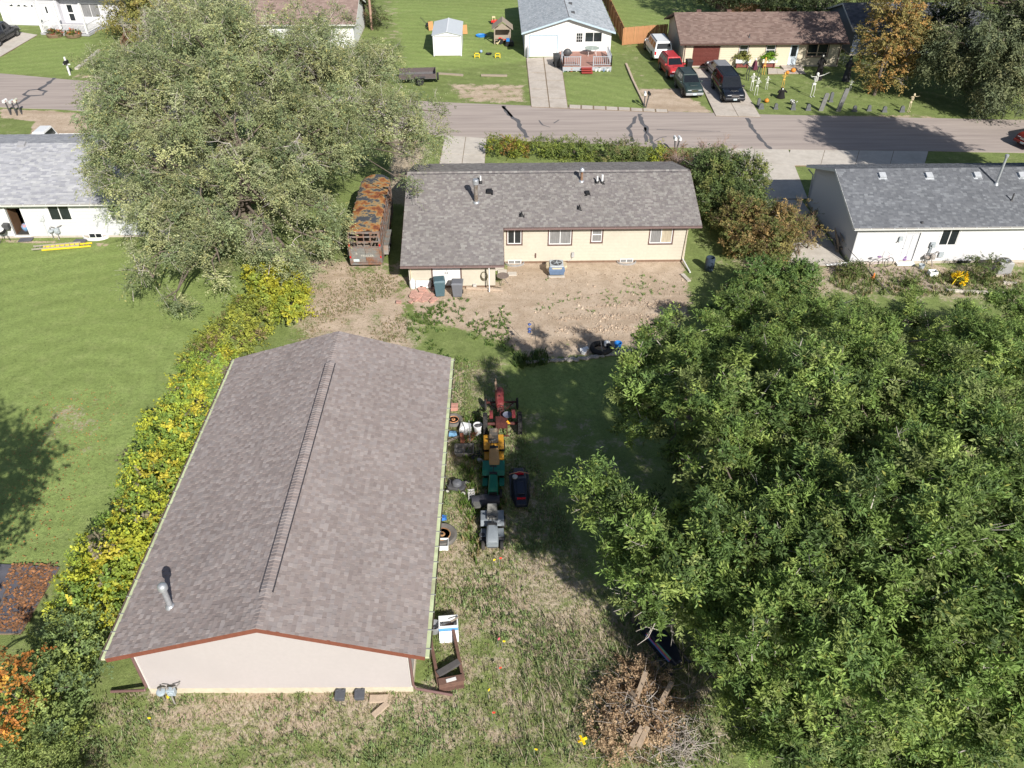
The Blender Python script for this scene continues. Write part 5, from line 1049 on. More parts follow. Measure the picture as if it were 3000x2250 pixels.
# ---- leafy trees on the right
ASH = [(.148,.225,.058),(.195,.278,.072),(.106,.170,.050),(.262,.338,.092),(.205,.252,.088)]; ASW = [3,3,2.4,1.6,1.2]
def PZ(x, y, z, r, rz=None): p = G(D(x, y), z); return ((p.x, p.y, z), (r, r*.95, rz or r*.9))
RT = [('low green tree leaning out over the blue-grey riding mower', [PZ(1340,1120,7.3,1.45,1.7),PZ(1425,1190,7.8,1.6,1.9),PZ(1395,1285,6.2,1.4,1.7),PZ(1290,1050,7.6,.95),PZ(1330,1210,5.4,1.0)], 213),
      ('dense green tree standing beside the red tractor', [PZ(1400,880,7.8,1.6,2.2),PZ(1475,800,8.2,1.8,2.3),PZ(1550,900,9.2,1.8,2.2),PZ(1400,790,6.6,1.0),PZ(1450,745,7.2,1.2),PZ(1530,725,6.4,1.4),PZ(1490,1000,4.8,1.4),PZ(1440,960,3.4,1.1)], 210),
      ('broad low tree at the corner of the bare soil yard', [PZ(1610,700,2.6,1.8),PZ(1720,720,3.4,2.2),PZ(1570,680,2.0,1.3),PZ(1660,665,2.2,1.5),PZ(1640,780,5.6,2.0)], 211),
      ('green tree facing the patio weeds of the white vinyl house', [PZ(1870,765,4.4,2.7),PZ(2050,770,4.4,2.7),PZ(2190,760,4.0,2.6),PZ(1800,690,2.6,1.6),PZ(1960,695,2.8,1.7),PZ(2090,690,2.6,1.6),PZ(2200,690,2.6,1.7)], 212),
      ('tallest bright green tree in the middle of the thicket', [PZ(1660,890,9.8,2.1,2.4),PZ(1790,840,8.6,2.2),PZ(1580,1040,9.0,1.9),PZ(1700,1010,8.4,1.9)], 214),
      ('dark green tree at the far side of the thicket', [PZ(1930,870,8.2,2.4),PZ(2110,890,8.8,2.4),PZ(2010,1030,9.6,2.3),PZ(2180,1040,8.6,2.1),PZ(1870,965,8.0,1.8),PZ(1900,1040,7.4,1.5)], 215),
      ('green tree hanging over the rainbow-striped snowmobile', [PZ(1520,1240,7.8,1.6),PZ(1630,1160,9.2,1.8),PZ(1580,1330,6.6,1.3)], 216),
      ('tall green tree between the snowmobile tree and the far side of the thicket', [PZ(1810,1080,9.8,2.1),PZ(1790,1240,8.8,1.9),PZ(1950,1190,9.6,2.0)], 217),
      ('green tree behind the brown brush pile', [PZ(1690,1370,7.6,1.6),PZ(1830,1410,8.4,1.8),PZ(1640,1290,8.0,1.2),PZ(1610,1440,5.4,1.2),PZ(1630,1510,4.0,1.0),PZ(1700,1480,5.0,1.2)], 218),
      ('wide green tree at the near end of the thicket', [PZ(2100,1270,9.0,2.1),PZ(2030,1430,7.8,1.8),PZ(2180,1410,8.2,1.9)], 219),
      ('green tree at the far end of the thicket beyond the parked snowmobile', [PZ(2240,1160,8.4,1.9),PZ(2250,1320,7.6,1.8),PZ(2230,1540,6.4,1.8),PZ(2150,1590,5.4,1.4)], 221),
      ('low dark green leafy bush nearest the brush pile logs', [PZ(1740,1560,4.6,1.3),PZ(1890,1570,5.4,1.6),PZ(2060,1580,5.8,1.7),PZ(1640,1600,2.6,1.0),PZ(1830,1620,3.4,1.3),PZ(1970,1640,3.2,1.4),PZ(2110,1640,3.6,1.4)], 220)]
for lab, lb, sd_ in RT:
    b0 = Vector((sum(c[0] for c, r in lb)/len(lb)+1.2, sum(c[1] for c, r in lb)/len(lb)+2.0, 0)); zt_ = max(c[2] for c, r in lb)
    low = [((b0.x+a_[0], b0.y+a_[1], zt_*a_[2]), (1.7,1.7,1.7)) for a_ in ((.5,.8,.52),(.2,1.4,.34),(1.2,.3,.3))] if zt_ > 6 else []
    ar = sum(r[0]*r[1] for c, r in lb+low); n = int(19*ar)
    make_tree('ash_tree', lab, 'tree', (b0.x,b0.y,0), lb+low, .16, n, 136, (.16,.058), .36, ASH, ASW, sd_, sub=9, subf=.37, shell=(.72,1.1), zmin=.3, twigs=40, group='trees of the thicket', droop=.12, up=.7, yellow=(.02,(.30,.32,.08)), subs=45, bright=(.58,1.36), trunk_top=.5, top=.75)
rb_ = random.Random(21)
for x, y, z in ((1380,1290,5.6),(1450,1350,5.0),(1420,1320,5.6)):
    p_ = G(D(x, y), z); o_ = bpy.data.objects['ash_tree']; bb = MB(); base_ = p_-o_.location
    for q_ in range(9):
        d_ = Vector((rb_.uniform(-1,.4), rb_.uniform(-1,.3), rb_.uniform(-.4,.8))).normalized(); bb.tube(wiggle(rb_, base_, base_+d_*rb_.uniform(.6,1.3), 3, .12), [.028,.02,.013,.006], 4, cap=False)
    bb.build('bare_branches', TWIG, o_, kind='stuff')
# ---- hedge of vines along the workshop, shrubs at its ends
VINE = [(0.300,0.383,0.062),(0.429,0.457,0.053),(0.193,0.289,0.062),(0.515,0.457,0.062),(0.215,0.186,0.124)]
HG = 'shrubs of the hedge along the workshop'
def shrub(label, base, lobes, n, per, leaf, cr, cols, w, seed, group=None, name='shrub', cat='shrub', r0=.06, zmin=.05, **kw):
    return make_tree(name, label, cat, base, lobes, r0, n, per, leaf, cr, cols, w, seed, shell=(.45,1.05), zmin=zmin, group=group, trunk_top=.3, subs=25, **kw)
shrub('bright yellow-green leafy bush at the elm end of the hedge', (-12.4,40.2,0), [((-12.6,40.6,1.3),(1.7,1.7,1.4)),((-11.5,39.2,1.1),(1.2,1.4,1.2)),((-13.6,42.0,1.2),(1.2,1.2,1.2))], 221, 64, (.13,.10), .42, [(.34,.36,.045),(.42,.40,.045),(.24,.30,.05)], [3,1.6,2.4], 301, HG, up=.5, bright=(.86,1.2), top=.6)
shrub('green and brown vine bush past the far corner of the workshop', (-14.0,36.6,0), [((-13.6,38.2,1.0),(1.5,1.5,1.1)),((-14.2,36.2,1.0),(1.6,1.6,1.1)),((-15.0,34.6,.9),(1.3,1.4,1.0))], 221, 64, (.11,.085), .40, [(.24,.28,.055),(.33,.35,.06),(.24,.19,.09),(.19,.23,.06)], [3,2.6,1,1.4], 302, HG, up=.5, bright=(.86,1.2), top=.6)
shrub('green-yellow vine bush beside the middle of the workshop gutter', (-14.2,31.0,0), [((-14.4,33.0,1.1),(1.4,1.5,1.1)),((-14.4,30.8,1.1),(1.6,1.6,1.2)),((-14.8,28.6,1.1),(1.5,1.5,1.2)),((-14.9,26.6,1.1),(1.4,1.4,1.1))], 340, 64, (.12,.095), .42, VINE, [3,2.2,3,.8,.4], 303, HG, up=.5, bright=(.86,1.2), top=.6)
shrub('yellow vine bush with golden leaves beside the near half of the workshop', (-14.4,22.5,0), [((-14.6,25.4,1.1),(1.3,1.4,1.1)),((-14.5,23.2,1.2),(1.5,1.5,1.2)),((-14.6,21.0,1.3),(1.6,1.7,1.3)),((-15.0,19.2,1.2),(1.5,1.4,1.2))], 374, 64, (.13,.10), .42, VINE, [2.6,3.2,2,1.4,.35], 304, HG, up=.5, bright=(.86,1.2), top=.6)
shrub('mid green bush in front of the yellow vines by the workshop corner', (-14.8,16.9,0), [((-14.7,17.2,1.2),(1.3,1.4,1.2)),((-15.2,15.4,1.2),(1.4,1.3,1.2)),((-14.6,14.2,.8),(1.1,1.0,.8))], 255, 64, (.10,.075), .40, [(0.177,0.246,0.086),(0.239,0.302,0.095),(0.291,0.347,0.086),(0.125,0.179,0.078)], [3,2,2,2], 305, HG, up=.5, bright=(.86,1.2), top=.6)
shrub('grey-green feathery bush in the near corner of the yard', (-14.8,12.4,0), [((-14.4,12.6,.9),(1.5,1.2,1.0)),((-15.8,13.4,1.2),(1.3,1.2,1.2)),((-13.4,12.2,.6),(1.0,1.0,.7))], 221, 72, (.10,.040), .40, [(.24,.31,.095),(.19,.25,.08),(.31,.37,.12)], [2,2,1], 306, up=.6)
ORG = [(.50,.24,.05),(.44,.18,.045),(.34,.19,.06),(.54,.32,.06)]
make_tree('maple_tree', 'orange autumn tree at the edge of the dark patio', 'tree', (-18.2,13.4,0), [PZ(8,1470,3.0,1.0),PZ(20,1540,2.0,.8),((-19.6,12.6,4.6),(2.2,2.2,2.2)),((-20.6,14.4,5.6),(2.6,2.4,2.4)),((-18.8,14.6,5.0),(1.5,1.6,1.6))], .14, 230, 72, (.11,.085), .5, ORG, [2,2,1.5,1], 310, zmin=.8, up=.5)
# ---- bushes between the main house and the right neighbour
BG = 'bushes between the two houses'
shrub('round dark green bush by the far corner of the cream house', (16.4,54.0,0), [((15.5,54.4,1.9),(2.1,2.1,1.8)),((17.3,53.8,1.8),(1.8,1.9,1.7)),((15.2,51.4,1.5),(1.6,1.6,1.4)),((16.9,51.3,1.5),(1.6,1.6,1.4))], 420, 88, (.15,.09), .48, [(0.112,0.158,0.053),(0.165,0.210,0.060),(0.083,0.120,0.045),(0.210,0.225,0.075)], [3,2,2,1.2], 320, BG, up=.5, twigs=60)
shrub('bare pinkish-grey twiggy bush behind the dark green bush', (16.6,58.2,0), [((16.4,58.4,1.5),(2.0,1.5,1.3)),((14.6,58.0,1.0),(1.3,1.2,.9))], 60, 40, (.08,.045), .4, [(0.360,0.240,0.150),(0.300,0.195,0.120),(0.240,0.225,0.090)], [2,2,1], 321, BG, up=.7, twigs=700, twigm=M('pink_twig', (.36,.27,.24), rough=.95, var=.2))
shrub('rust-leaved bush at the road corner of the cream house', (14.4,60.2,0), [((14.3,60.3,.8),(1.2,1.0,.8))], 40, 48, (.09,.06), .35, [(0.360,0.195,0.090),(0.240,0.180,0.075),(0.180,0.195,0.060)], [2,1,1], 322, BG, up=.5, twigs=120, twigm=TWIGB)
shrub('russet brown bush with autumn leaves beside the side wall of the cream house', (17.0,47.6,0), [((15.9,48.4,1.5),(1.7,1.7,1.4)),((17.7,47.6,1.6),(1.7,1.7,1.4)),((17.2,45.4,1.4),(1.8,1.6,1.3)),((15.6,46.2,1.1),(1.2,1.2,1.0))], 380, 80, (.13,.085), .46, [(0.300,0.203,0.083),(0.225,0.195,0.068),(0.150,0.173,0.053),(0.360,0.255,0.105)], [1.6,2,2.4,1], 323, BG, up=.5, twigs=300, twigm=TWIGB)
shrub('green bush beside the dark rain barrel', (16.6,41.4,0), [PZ(1640,605,1.4,1.3),PZ(1720,605,1.4,1.3),PZ(1590,640,1.2,1.0)], 260, 80, (.16,.08), .48, [(0.112,0.188,0.053),(0.158,0.232,0.060),(0.195,0.225,0.075)], [3,2,1], 324, BG, up=.6, twigs=60)
shrub('brown-green bush touching the driveway of the white vinyl house', (20.3,47.0,0), [((19.9,47.0,1.1),(1.3,1.5,1.1)),((20.3,49.2,1.1),(1.0,1.3,1.0))], 80, 64, (.09,.06), .4, [(0.270,0.210,0.075),(0.150,0.180,0.060),(0.330,0.255,0.105)], [2,2,1], 325, BG, up=.5, twigs=120, twigm=TWIGB)
# ---- clipped hedge along the road in front of the main house
FH = 'sections of the roadside hedge'
fcols = [[(0.300,0.315,0.038),(0.180,0.225,0.045),(0.255,0.150,0.045)], [(0.150,0.203,0.053),(0.210,0.255,0.053),(0.120,0.150,0.053)], [(0.128,0.173,0.060),(0.165,0.210,0.060),(0.195,0.180,0.075)], [(0.300,0.345,0.045),(0.360,0.360,0.045),(0.195,0.255,0.045)]]
flab = ['yellow-green end of the roadside hedge beside the concrete driveway', 'mid green stretch of the roadside hedge behind the cream house', 'dark green stretch of the roadside hedge behind the cream house', 'bright yellow-green end of the roadside hedge beside the mailboxes']
for i, (xa, xb) in enumerate(((-.4,3.0),(3.0,8.0),(8.0,12.2),(12.2,13.6))):
    lb = []; x = xa+.5
    while x < xb: yy = 62.9 - (x+.4)*.13; lb.append(((x,yy,.75),(.85,1.0,.8))); x += 1.0
    shrub(flab[i], ((xa+xb)/2, 62.9-((xa+xb)/2+.4)*.13, 0), lb, 34*len(lb), 56, (.11,.07), .36, fcols[i], [2,2,1], 330+i, FH, up=.5, name='hedge', cat='hedge')
# ---- trees across the road
AUT = [(.33,.24,.08),(.28,.235,.08),(.40,.24,.08),(.22,.20,.07)]
make_tree('birch_tree', 'tall slender orange and yellow autumn tree in the decorated yard', 'tree', (35.6,76.2,0), [((36.0,76.4,2.6),(2.6,2.2,2.0)),((36.2,77.0,5.2),(2.9,2.5,2.6)),((36.4,78,8.0),(2.8,2.4,2.4)),((36.6,79,11.0),(2.2,2.0,2.2)),((38.0,77.6,2.6),(1.6,1.6,1.8))], .16, 330, 64, (.20,.11), .66, AUT, [2,2,1.6,2], 340, zmin=.7, twigs=160, subs=60, up=.3)
WIL = [(.165,.195,.10),(.215,.24,.12),(.125,.155,.085),(.27,.275,.135)]
make_tree('willow_tree', 'large grey-green willow drooping over the road', 'tree', (45.4,73.5,0), [((43.4,72.5,5.0),(4.6,4.6,4.0)),((47.6,71.5,6.6),(5.2,5.0,4.6)),((45.0,75,10.0),(5.6,5.0,4.0)),((41.0,74.6,4.0),(3.0,3.0,3.2)),((45.2,68.2,3.6),(3.2,2.6,3.0)),((43.0,69.4,2.6),(2.4,2.2,2.2)),((50.0,76,9),(5,5,4.5)),((42.5,80,11),(4,4,4))], .5, 1150, 112, (.28,.10), .85, WIL, [3,2,2.4,1], 341, sub=8, subf=.36, zmin=.7, twigs=500, droop=.6, up=.05, subs=90)
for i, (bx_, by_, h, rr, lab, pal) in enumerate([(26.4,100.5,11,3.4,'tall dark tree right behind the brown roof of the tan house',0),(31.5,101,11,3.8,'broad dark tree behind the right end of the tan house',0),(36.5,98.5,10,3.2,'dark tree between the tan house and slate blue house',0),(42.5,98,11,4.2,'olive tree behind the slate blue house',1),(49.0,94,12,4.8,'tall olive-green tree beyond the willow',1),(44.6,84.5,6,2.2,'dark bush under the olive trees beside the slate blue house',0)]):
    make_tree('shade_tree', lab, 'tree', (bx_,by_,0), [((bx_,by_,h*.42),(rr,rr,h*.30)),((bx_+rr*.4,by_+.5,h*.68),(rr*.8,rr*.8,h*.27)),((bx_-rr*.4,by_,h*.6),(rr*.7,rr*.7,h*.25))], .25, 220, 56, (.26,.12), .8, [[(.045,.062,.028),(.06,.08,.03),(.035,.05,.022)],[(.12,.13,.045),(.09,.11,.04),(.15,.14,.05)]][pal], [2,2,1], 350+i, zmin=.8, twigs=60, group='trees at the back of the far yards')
oc = [(AYt(*q), r_) for q, r_ in (((290,45,97),(3.6,3.2,2.6)),((400,30,97),(3.6,3.2,2.8)),((350,10,99),(3.6,3.2,3.0)),((470,40,96),(3.2,3.0,2.6)),((330,75,94),(2.4,2.2,1.8)))]
make_tree('shade_tree', 'olive-brown autumn tree in front of the grey porch house', 'tree', (oc[1][0][0],97,0), oc, .3, 420, 72, (.22,.12), .8, [(.28,.26,.075),(.22,.22,.065),(.34,.28,.09),(.18,.155,.06)], [3,2,1.4,1], 360, zmin=.6, twigs=150, up=.3)
make_tree('shade_tree', 'grey twiggy half-bare tree between the road and the brown-roofed house', 'tree', (-31,88,0), [((-31,88,4.0),(4.0,3.4,2.6)),((-27,89,5.4),(3.8,3.4,2.8)),((-34.5,86.5,3.0),(2.6,2.4,2.0))], .25, 180, 56, (.2,.09), .8, ELM, ELW, 361, zmin=.8, twigs=900, up=.3, twig_len=2.0)
make_tree('spruce_tree', 'narrow dark evergreen beside the utility pole', 'tree', (-14.9,101.5,0), [((-14.9,101.5,1.8),(1.9,1.9,1.6)),((-14.9,101.7,4.4),(1.5,1.5,2.0)),((-14.9,101.9,7.4),(1.0,1.0,2.2)),((-12.9,99.8,.9),(1.1,1.0,.9))], .16, 150, 64, (.2,.06), .5, [(.05,.062,.026),(.075,.08,.03),(.11,.075,.04)], [3,2,1], 362, zmin=.2, droop=.4, up=.1)
# tree outside the right edge whose shadow lies on the road
make_tree('shade_tree', 'tall leafy tree standing beside the far end of the white vinyl house', 'tree', (39.5,47.5,0), [((39.6,47.5,9.0),(4.4,4.2,3.8)),((40.6,48,13.0),(4.6,4.4,3.8)),((39.0,46.2,13.6),(4.0,3.8,3.2))], .4, 620, 88, (.34,.18), .85, ASH, ASW, 363, zmin=3, subs=60)
# tree outside the left edge whose shadow lies on the lawn
make_tree('shade_tree', 'leafy tree at the near end of the left lawn', 'tree', (-19.5,12.5,0), [((-19.2,14.0,7.2),(3.0,2.8,2.4)),((-18.0,15.6,9.2),(2.4,2.6,2.0))], .25, 120, 72, (.22,.14), .8, ORG+[(.2,.2,.03)], [1,1,1,1,2], 364, zmin=3)

# ---- dead branch fans on the elms
def bare_fan(parent, c, out, n, L, r, m=TWIG):
    b = MB(); B = parent.location
    for i in range(n):
        s = Vector(c)-B + Vector((r.uniform(-.4,.4),)*3); d = (Vector(out) + Vector((r.uniform(-1,1),r.uniform(-1,1),r.uniform(-.8,.8)))*.8).normalized(); l = L*r.uniform(.5,1.1)
        pts = wiggle(r, s, s+d*l, 4, .12); b.tube(pts, [.03,.024,.017,.011,.005], 4, cap=False)
        for q in range(6):
            k = r.uniform(.3,1); s2 = pts[int(k*4)] ; d2 = (d*.6 + Vector((r.uniform(-1,1),r.uniform(-1,1),r.uniform(-.9,.6)))).normalized(); b.tube(wiggle(r, s2, s2+d2*l*.35, 2, .15), [.012,.008,.003], 3, cap=False)
    b.build('bare_branches', m, parent, kind='stuff')
elmA = bpy.data.objects['elm_tree']; r5 = random.Random(3)
for (x, y, Y, n) in ((590,570,42.6,16),(620,540,43.4,8),(520,500,43.6,6),(480,330,45,6),(640,300,46.5,6)): p = AYt(x,y,Y); bare_fan(elmA, p, (.1,-.5,-.35), n, 1.7, r5)
elmB = bpy.data.objects['elm_tree.001']
for (x, y, Y, n) in ((560,190,56,6),(650,150,57,6),(880,270,54.5,9),(900,330,53.5,8),(330,120,56.5,9),(760,180,56,6)): p = AYt(x,y,Y); bare_fan(elmB, p, (.1,-.4,-.1), n, 1.9, r5)

# ---- rough grass and weeds: blades
def blades(name, n, poly, h, wd, cols, w, seed, label=None, lean=.6, clump=1, patch=None):
    rg = np.random.default_rng(seed); P = np.array(poly_d(poly)); lo, hi = P.min(0), P.max(0); pts = np.zeros((0,2))
    while len(pts) < n:
        c = rg.uniform(lo, hi, (n,2))
        if patch: c = c[(np.sin(c[:,0]*patch[0]+np.sin(c[:,1]*.7)*2)+np.sin(c[:,1]*patch[1]+1.7*np.sin(c[:,0]*.5))) + rg.normal(size=len(c))*.8 > patch[2]]
        k = sdist(c[:,0], c[:,1], P) < -.02; pts = np.concatenate([pts, c[k]])
    pts = pts[:n]; pts = np.repeat(pts, clump, 0) + rg.normal(size=(n*clump,2))*(.05 if clump > 1 else 0); N = len(pts)
    H_ = h*rg.uniform(.45,1.25,(N,1)); a = rg.uniform(0,2*np.pi,N); d = np.stack([np.cos(a),np.sin(a),np.zeros(N)],1); s = np.stack([-np.sin(a),np.cos(a),np.zeros(N)],1)
    b0 = np.concatenate([pts, np.full((N,1),-.05)],1); ln = lean*rg.uniform(.3,1.5,(N,1)); mid = b0 + d*H_*ln*.4 + np.array([0,0,1])*(H_*.6+.05); tip = b0 + d*H_*ln + np.array([0,0,1])*(H_+.03)
    V = np.stack([b0-s*wd/2, b0+s*wd/2, mid+s*wd*.4, tip, mid-s*wd*.4],1).reshape(-1,3); f = np.array([[0,1,2,4],[4,2,3,3]])
    F4 = (np.array([0,1,2,4])[None]+(np.arange(N)*5)[:,None]); F3 = (np.array([4,2,3])[None]+(np.arange(N)*5)[:,None])
    c = np.array(cols)[rg.choice(len(cols), N//clump, p=np.array(w)/sum(w))]; c = np.repeat(c, clump, 0)*rg.uniform(.75,1.25,(N,1))
    me_v = V; 
    # quads + tip triangles as quads with a doubled centre vertex avoided: split the lower quad into triangles
    Ft = np.concatenate([F3, F4[:,[0,1,2]], F4[:,[0,2,3]]])
    o = mesh_np(name, me_v, Ft, np.repeat(c,5,0), LEAF, None, kind='stuff')
    if label: o['label'] = label; o['category'] = 'grass'
    return o
ZONE = [(940,790),(1080,770),(1120,900),(1290,1260),(1500,1420),(1600,1659),(150,1659),(215,1490),(330,1500),(925,1490),(915,1430),(945,1100)]
blades('rough_grass', 15000, ZONE, .075, .026, [(.22,.255,.095),(.34,.285,.19),(.39,.335,.24),(.26,.29,.115),(.30,.235,.145)], [4,1.6,1.4,3,.8], 401, 'rough mixed green and straw grass beside the workshop', clump=2, lean=1.3)
blades('weed_clumps', 1500, ZONE, .13, .045, [(.21,.28,.11),(.24,.31,.14),(.17,.235,.085)], [2,1,2], 402, 'green weed clumps scattered in the rough grass', clump=6, lean=1.0, patch=(1.3,1.1,.5))
blades('dry_stalks', 700, [(1150,1330),(1500,1380),(1560,1659),(1080,1659),(1120,1500)], .34, .025, [(.42,.35,.27),(.20,.23,.10),(.15,.19,.08)], [2,1.4,1.4], 403, 'tall pale dry stalks round the brush pile', clump=3, lean=1.1)
blades('yard_weeds', 260, [(880,640),(1100,650),(1110,770),(960,790),(880,720)], .13, .05, [(.10,.17,.04),(.14,.2,.05)], [1,1], 404, 'small green weeds in the bare soil yard', clump=7, lean=1.2, patch=(1.5,1.2,.6))
blades('driveway_grass', 1300, [(680,560),(880,600),(880,740),(640,740),(640,660)], .10, .03, [(.17,.19,.07),(.34,.26,.17),(.30,.25,.14)], [2,1,1], 405, 'thin dry grass along the dirt driveway', clump=3, patch=(1.2,.9,.2))
blades('patio_weeds', 700, [(1800,580),(2212,590),(2212,640),(1850,640),(1790,610)], .26, .05, [(.14,.19,.06),(.20,.24,.075),(.27,.23,.12)], [2,1,1], 406, 'overgrown weeds round the patio of the white vinyl house', clump=5, lean=.9)
blades('wall_weeds', 90, [(1110,765),(1180,760),(1190,785),(1110,800)], .35, .05, [(.07,.12,.03),(.1,.15,.04)], [1,1], 407, 'dark green weeds at the end of the stone edging', clump=6)
blades('junk_weeds', 260, [(1000,900),(1080,900),(1095,1100),(1020,1240),(990,1100),(1000,1000)], .28, .05, [(.10,.17,.03),(.13,.2,.04),(.25,.2,.1)], [2,1,1], 408, 'tall green weeds between the old mowers', clump=6, lean=.7)
# fallen leaves
def litter(name, label, n, poly, cols, seed, sz=.07, z=.012):
    rg = np.random.default_rng(seed); P = np.array(poly_d(poly)); lo, hi = P.min(0), P.max(0); pts = np.zeros((0,2))
    while len(pts) < n: c = rg.uniform(lo, hi, (n*2,2)); pts = np.concatenate([pts, c[sdist(c[:,0],c[:,1],P) < rg.normal(size=len(c))*.5]])
    pts = pts[:n]; a = rg.uniform(0,6.28,n); d = np.stack([np.cos(a),np.sin(a),rg.normal(size=n)*.2],1); s = np.stack([-np.sin(a),np.cos(a),rg.normal(size=n)*.3],1); p = np.concatenate([pts, np.full((n,1),z)],1)+np.array([0,0,1])*rg.uniform(0,.03,(n,1))
    L = sz*rg.uniform(.6,1.3,(n,1)); V = np.stack([p-d*L*.6, p+s*L*.45, p+d*L*.6, p-s*L*.45],1).reshape(-1,3)
    c = np.array(cols)[rg.integers(0,len(cols),n)]*rg.uniform(.7,1.2,(n,1)); o = mesh_np(name, V, np.arange(n*4).reshape(n,4), np.repeat(c,4,0), LEAF, None, kind='stuff'); o['label'] = label; o['category'] = 'leaves'
litter('fallen_leaves', 'fallen orange leaves on the left lawn', 900, [(60,860),(220,830),(250,960),(180,1010),(110,1210),(20,1220),(0,1100)], [(.5,.22,.06),(.42,.25,.10),(.36,.2,.09)], 501, .06)
litter('patio_leaves', 'orange leaves drifted over the dark patio', 1100, [(30,1220),(125,1228),(50,1365),(0,1365),(40,1290)], [(.42,.20,.09),(.33,.17,.09),(.27,.16,.10)], 502, .10, .07)

# clods of earth turned over in the bare yard
def clods(name, label, n, poly, sz, cols, seed, rows=None):
    rg = np.random.default_rng(seed); P = np.array(poly_d(poly)); lo, hi = P.min(0), P.max(0); pts = np.zeros((0,2))
    while len(pts) < n:
        c = rg.uniform(lo, hi, (n*2,2)); k = sdist(c[:,0],c[:,1],P) < 0
        if rows: k &= (np.sin(c[:,1]*rows+.25*np.sin(c[:,0]*.6))+rg.normal(size=len(c))*.6 > .5)
        pts = np.concatenate([pts, c[k]])
    pts = pts[:n]; s_ = sz*rg.lognormal(0,.45,(n,1,1)); u = np.array([(-1,-1,-.5),(1,-1,-.5),(1,1,-.5),(-1,1,-.5),(-.6,-.6,.7),(.7,-.5,.6),(.6,.6,.8),(-.5,.7,.6)])[None]*(1+rg.normal(size=(n,8,3))*.22)
    a = rg.uniform(0,6.28,n); ca, sa = np.cos(a)[:,None], np.sin(a)[:,None]; v = np.stack([u[...,0]*ca-u[...,1]*sa, u[...,0]*sa+u[...,1]*ca, u[...,2]],-1)*s_; v[...,:2] += pts[:,None,:]
    f = np.array([(4,5,6,7),(0,1,5,4),(1,2,6,5),(2,3,7,6),(3,0,4,7)]); F = (f[None]+(np.arange(n)*8)[:,None,None]).reshape(-1,4)
    c = np.array(cols)[rg.integers(0,len(cols),n)]*rg.uniform(.8,1.15,(n,1)); o = mesh_np(name, v.reshape(-1,3), F, np.repeat(c,8,0), SHINGLE, None, kind='stuff'); o['label'] = label; o['category'] = 'soil'
SOILC = [(.44,.345,.26),(.40,.31,.235),(.48,.39,.30),(.33,.25,.185)]
clods('soil_clods', 'small clods of earth scattered over the bare soil yard', 1100, [(900,640),(1110,590),(1480,585),(1490,680),(1400,740),(1140,770),(1060,720)], .020, SOILC, 601)
clods('turned_soil_clods', 'rows of turned earth clods along the far side of the bare soil yard', 900, [(1180,670),(1490,640),(1490,700),(1420,725),(1200,720)], .027, SOILC, 602, rows=5.0)
blades('yard_sprigs', 80, [(1180,600),(1500,590),(1500,660),(1300,690),(1150,680)], .09, .05, [(.16,.24,.07),(.2,.27,.09)], [1,1], 603, 'tiny green sprigs dotted over the bare soil yard', clump=5, lean=1.3, patch=(1.1,1.4,.6))
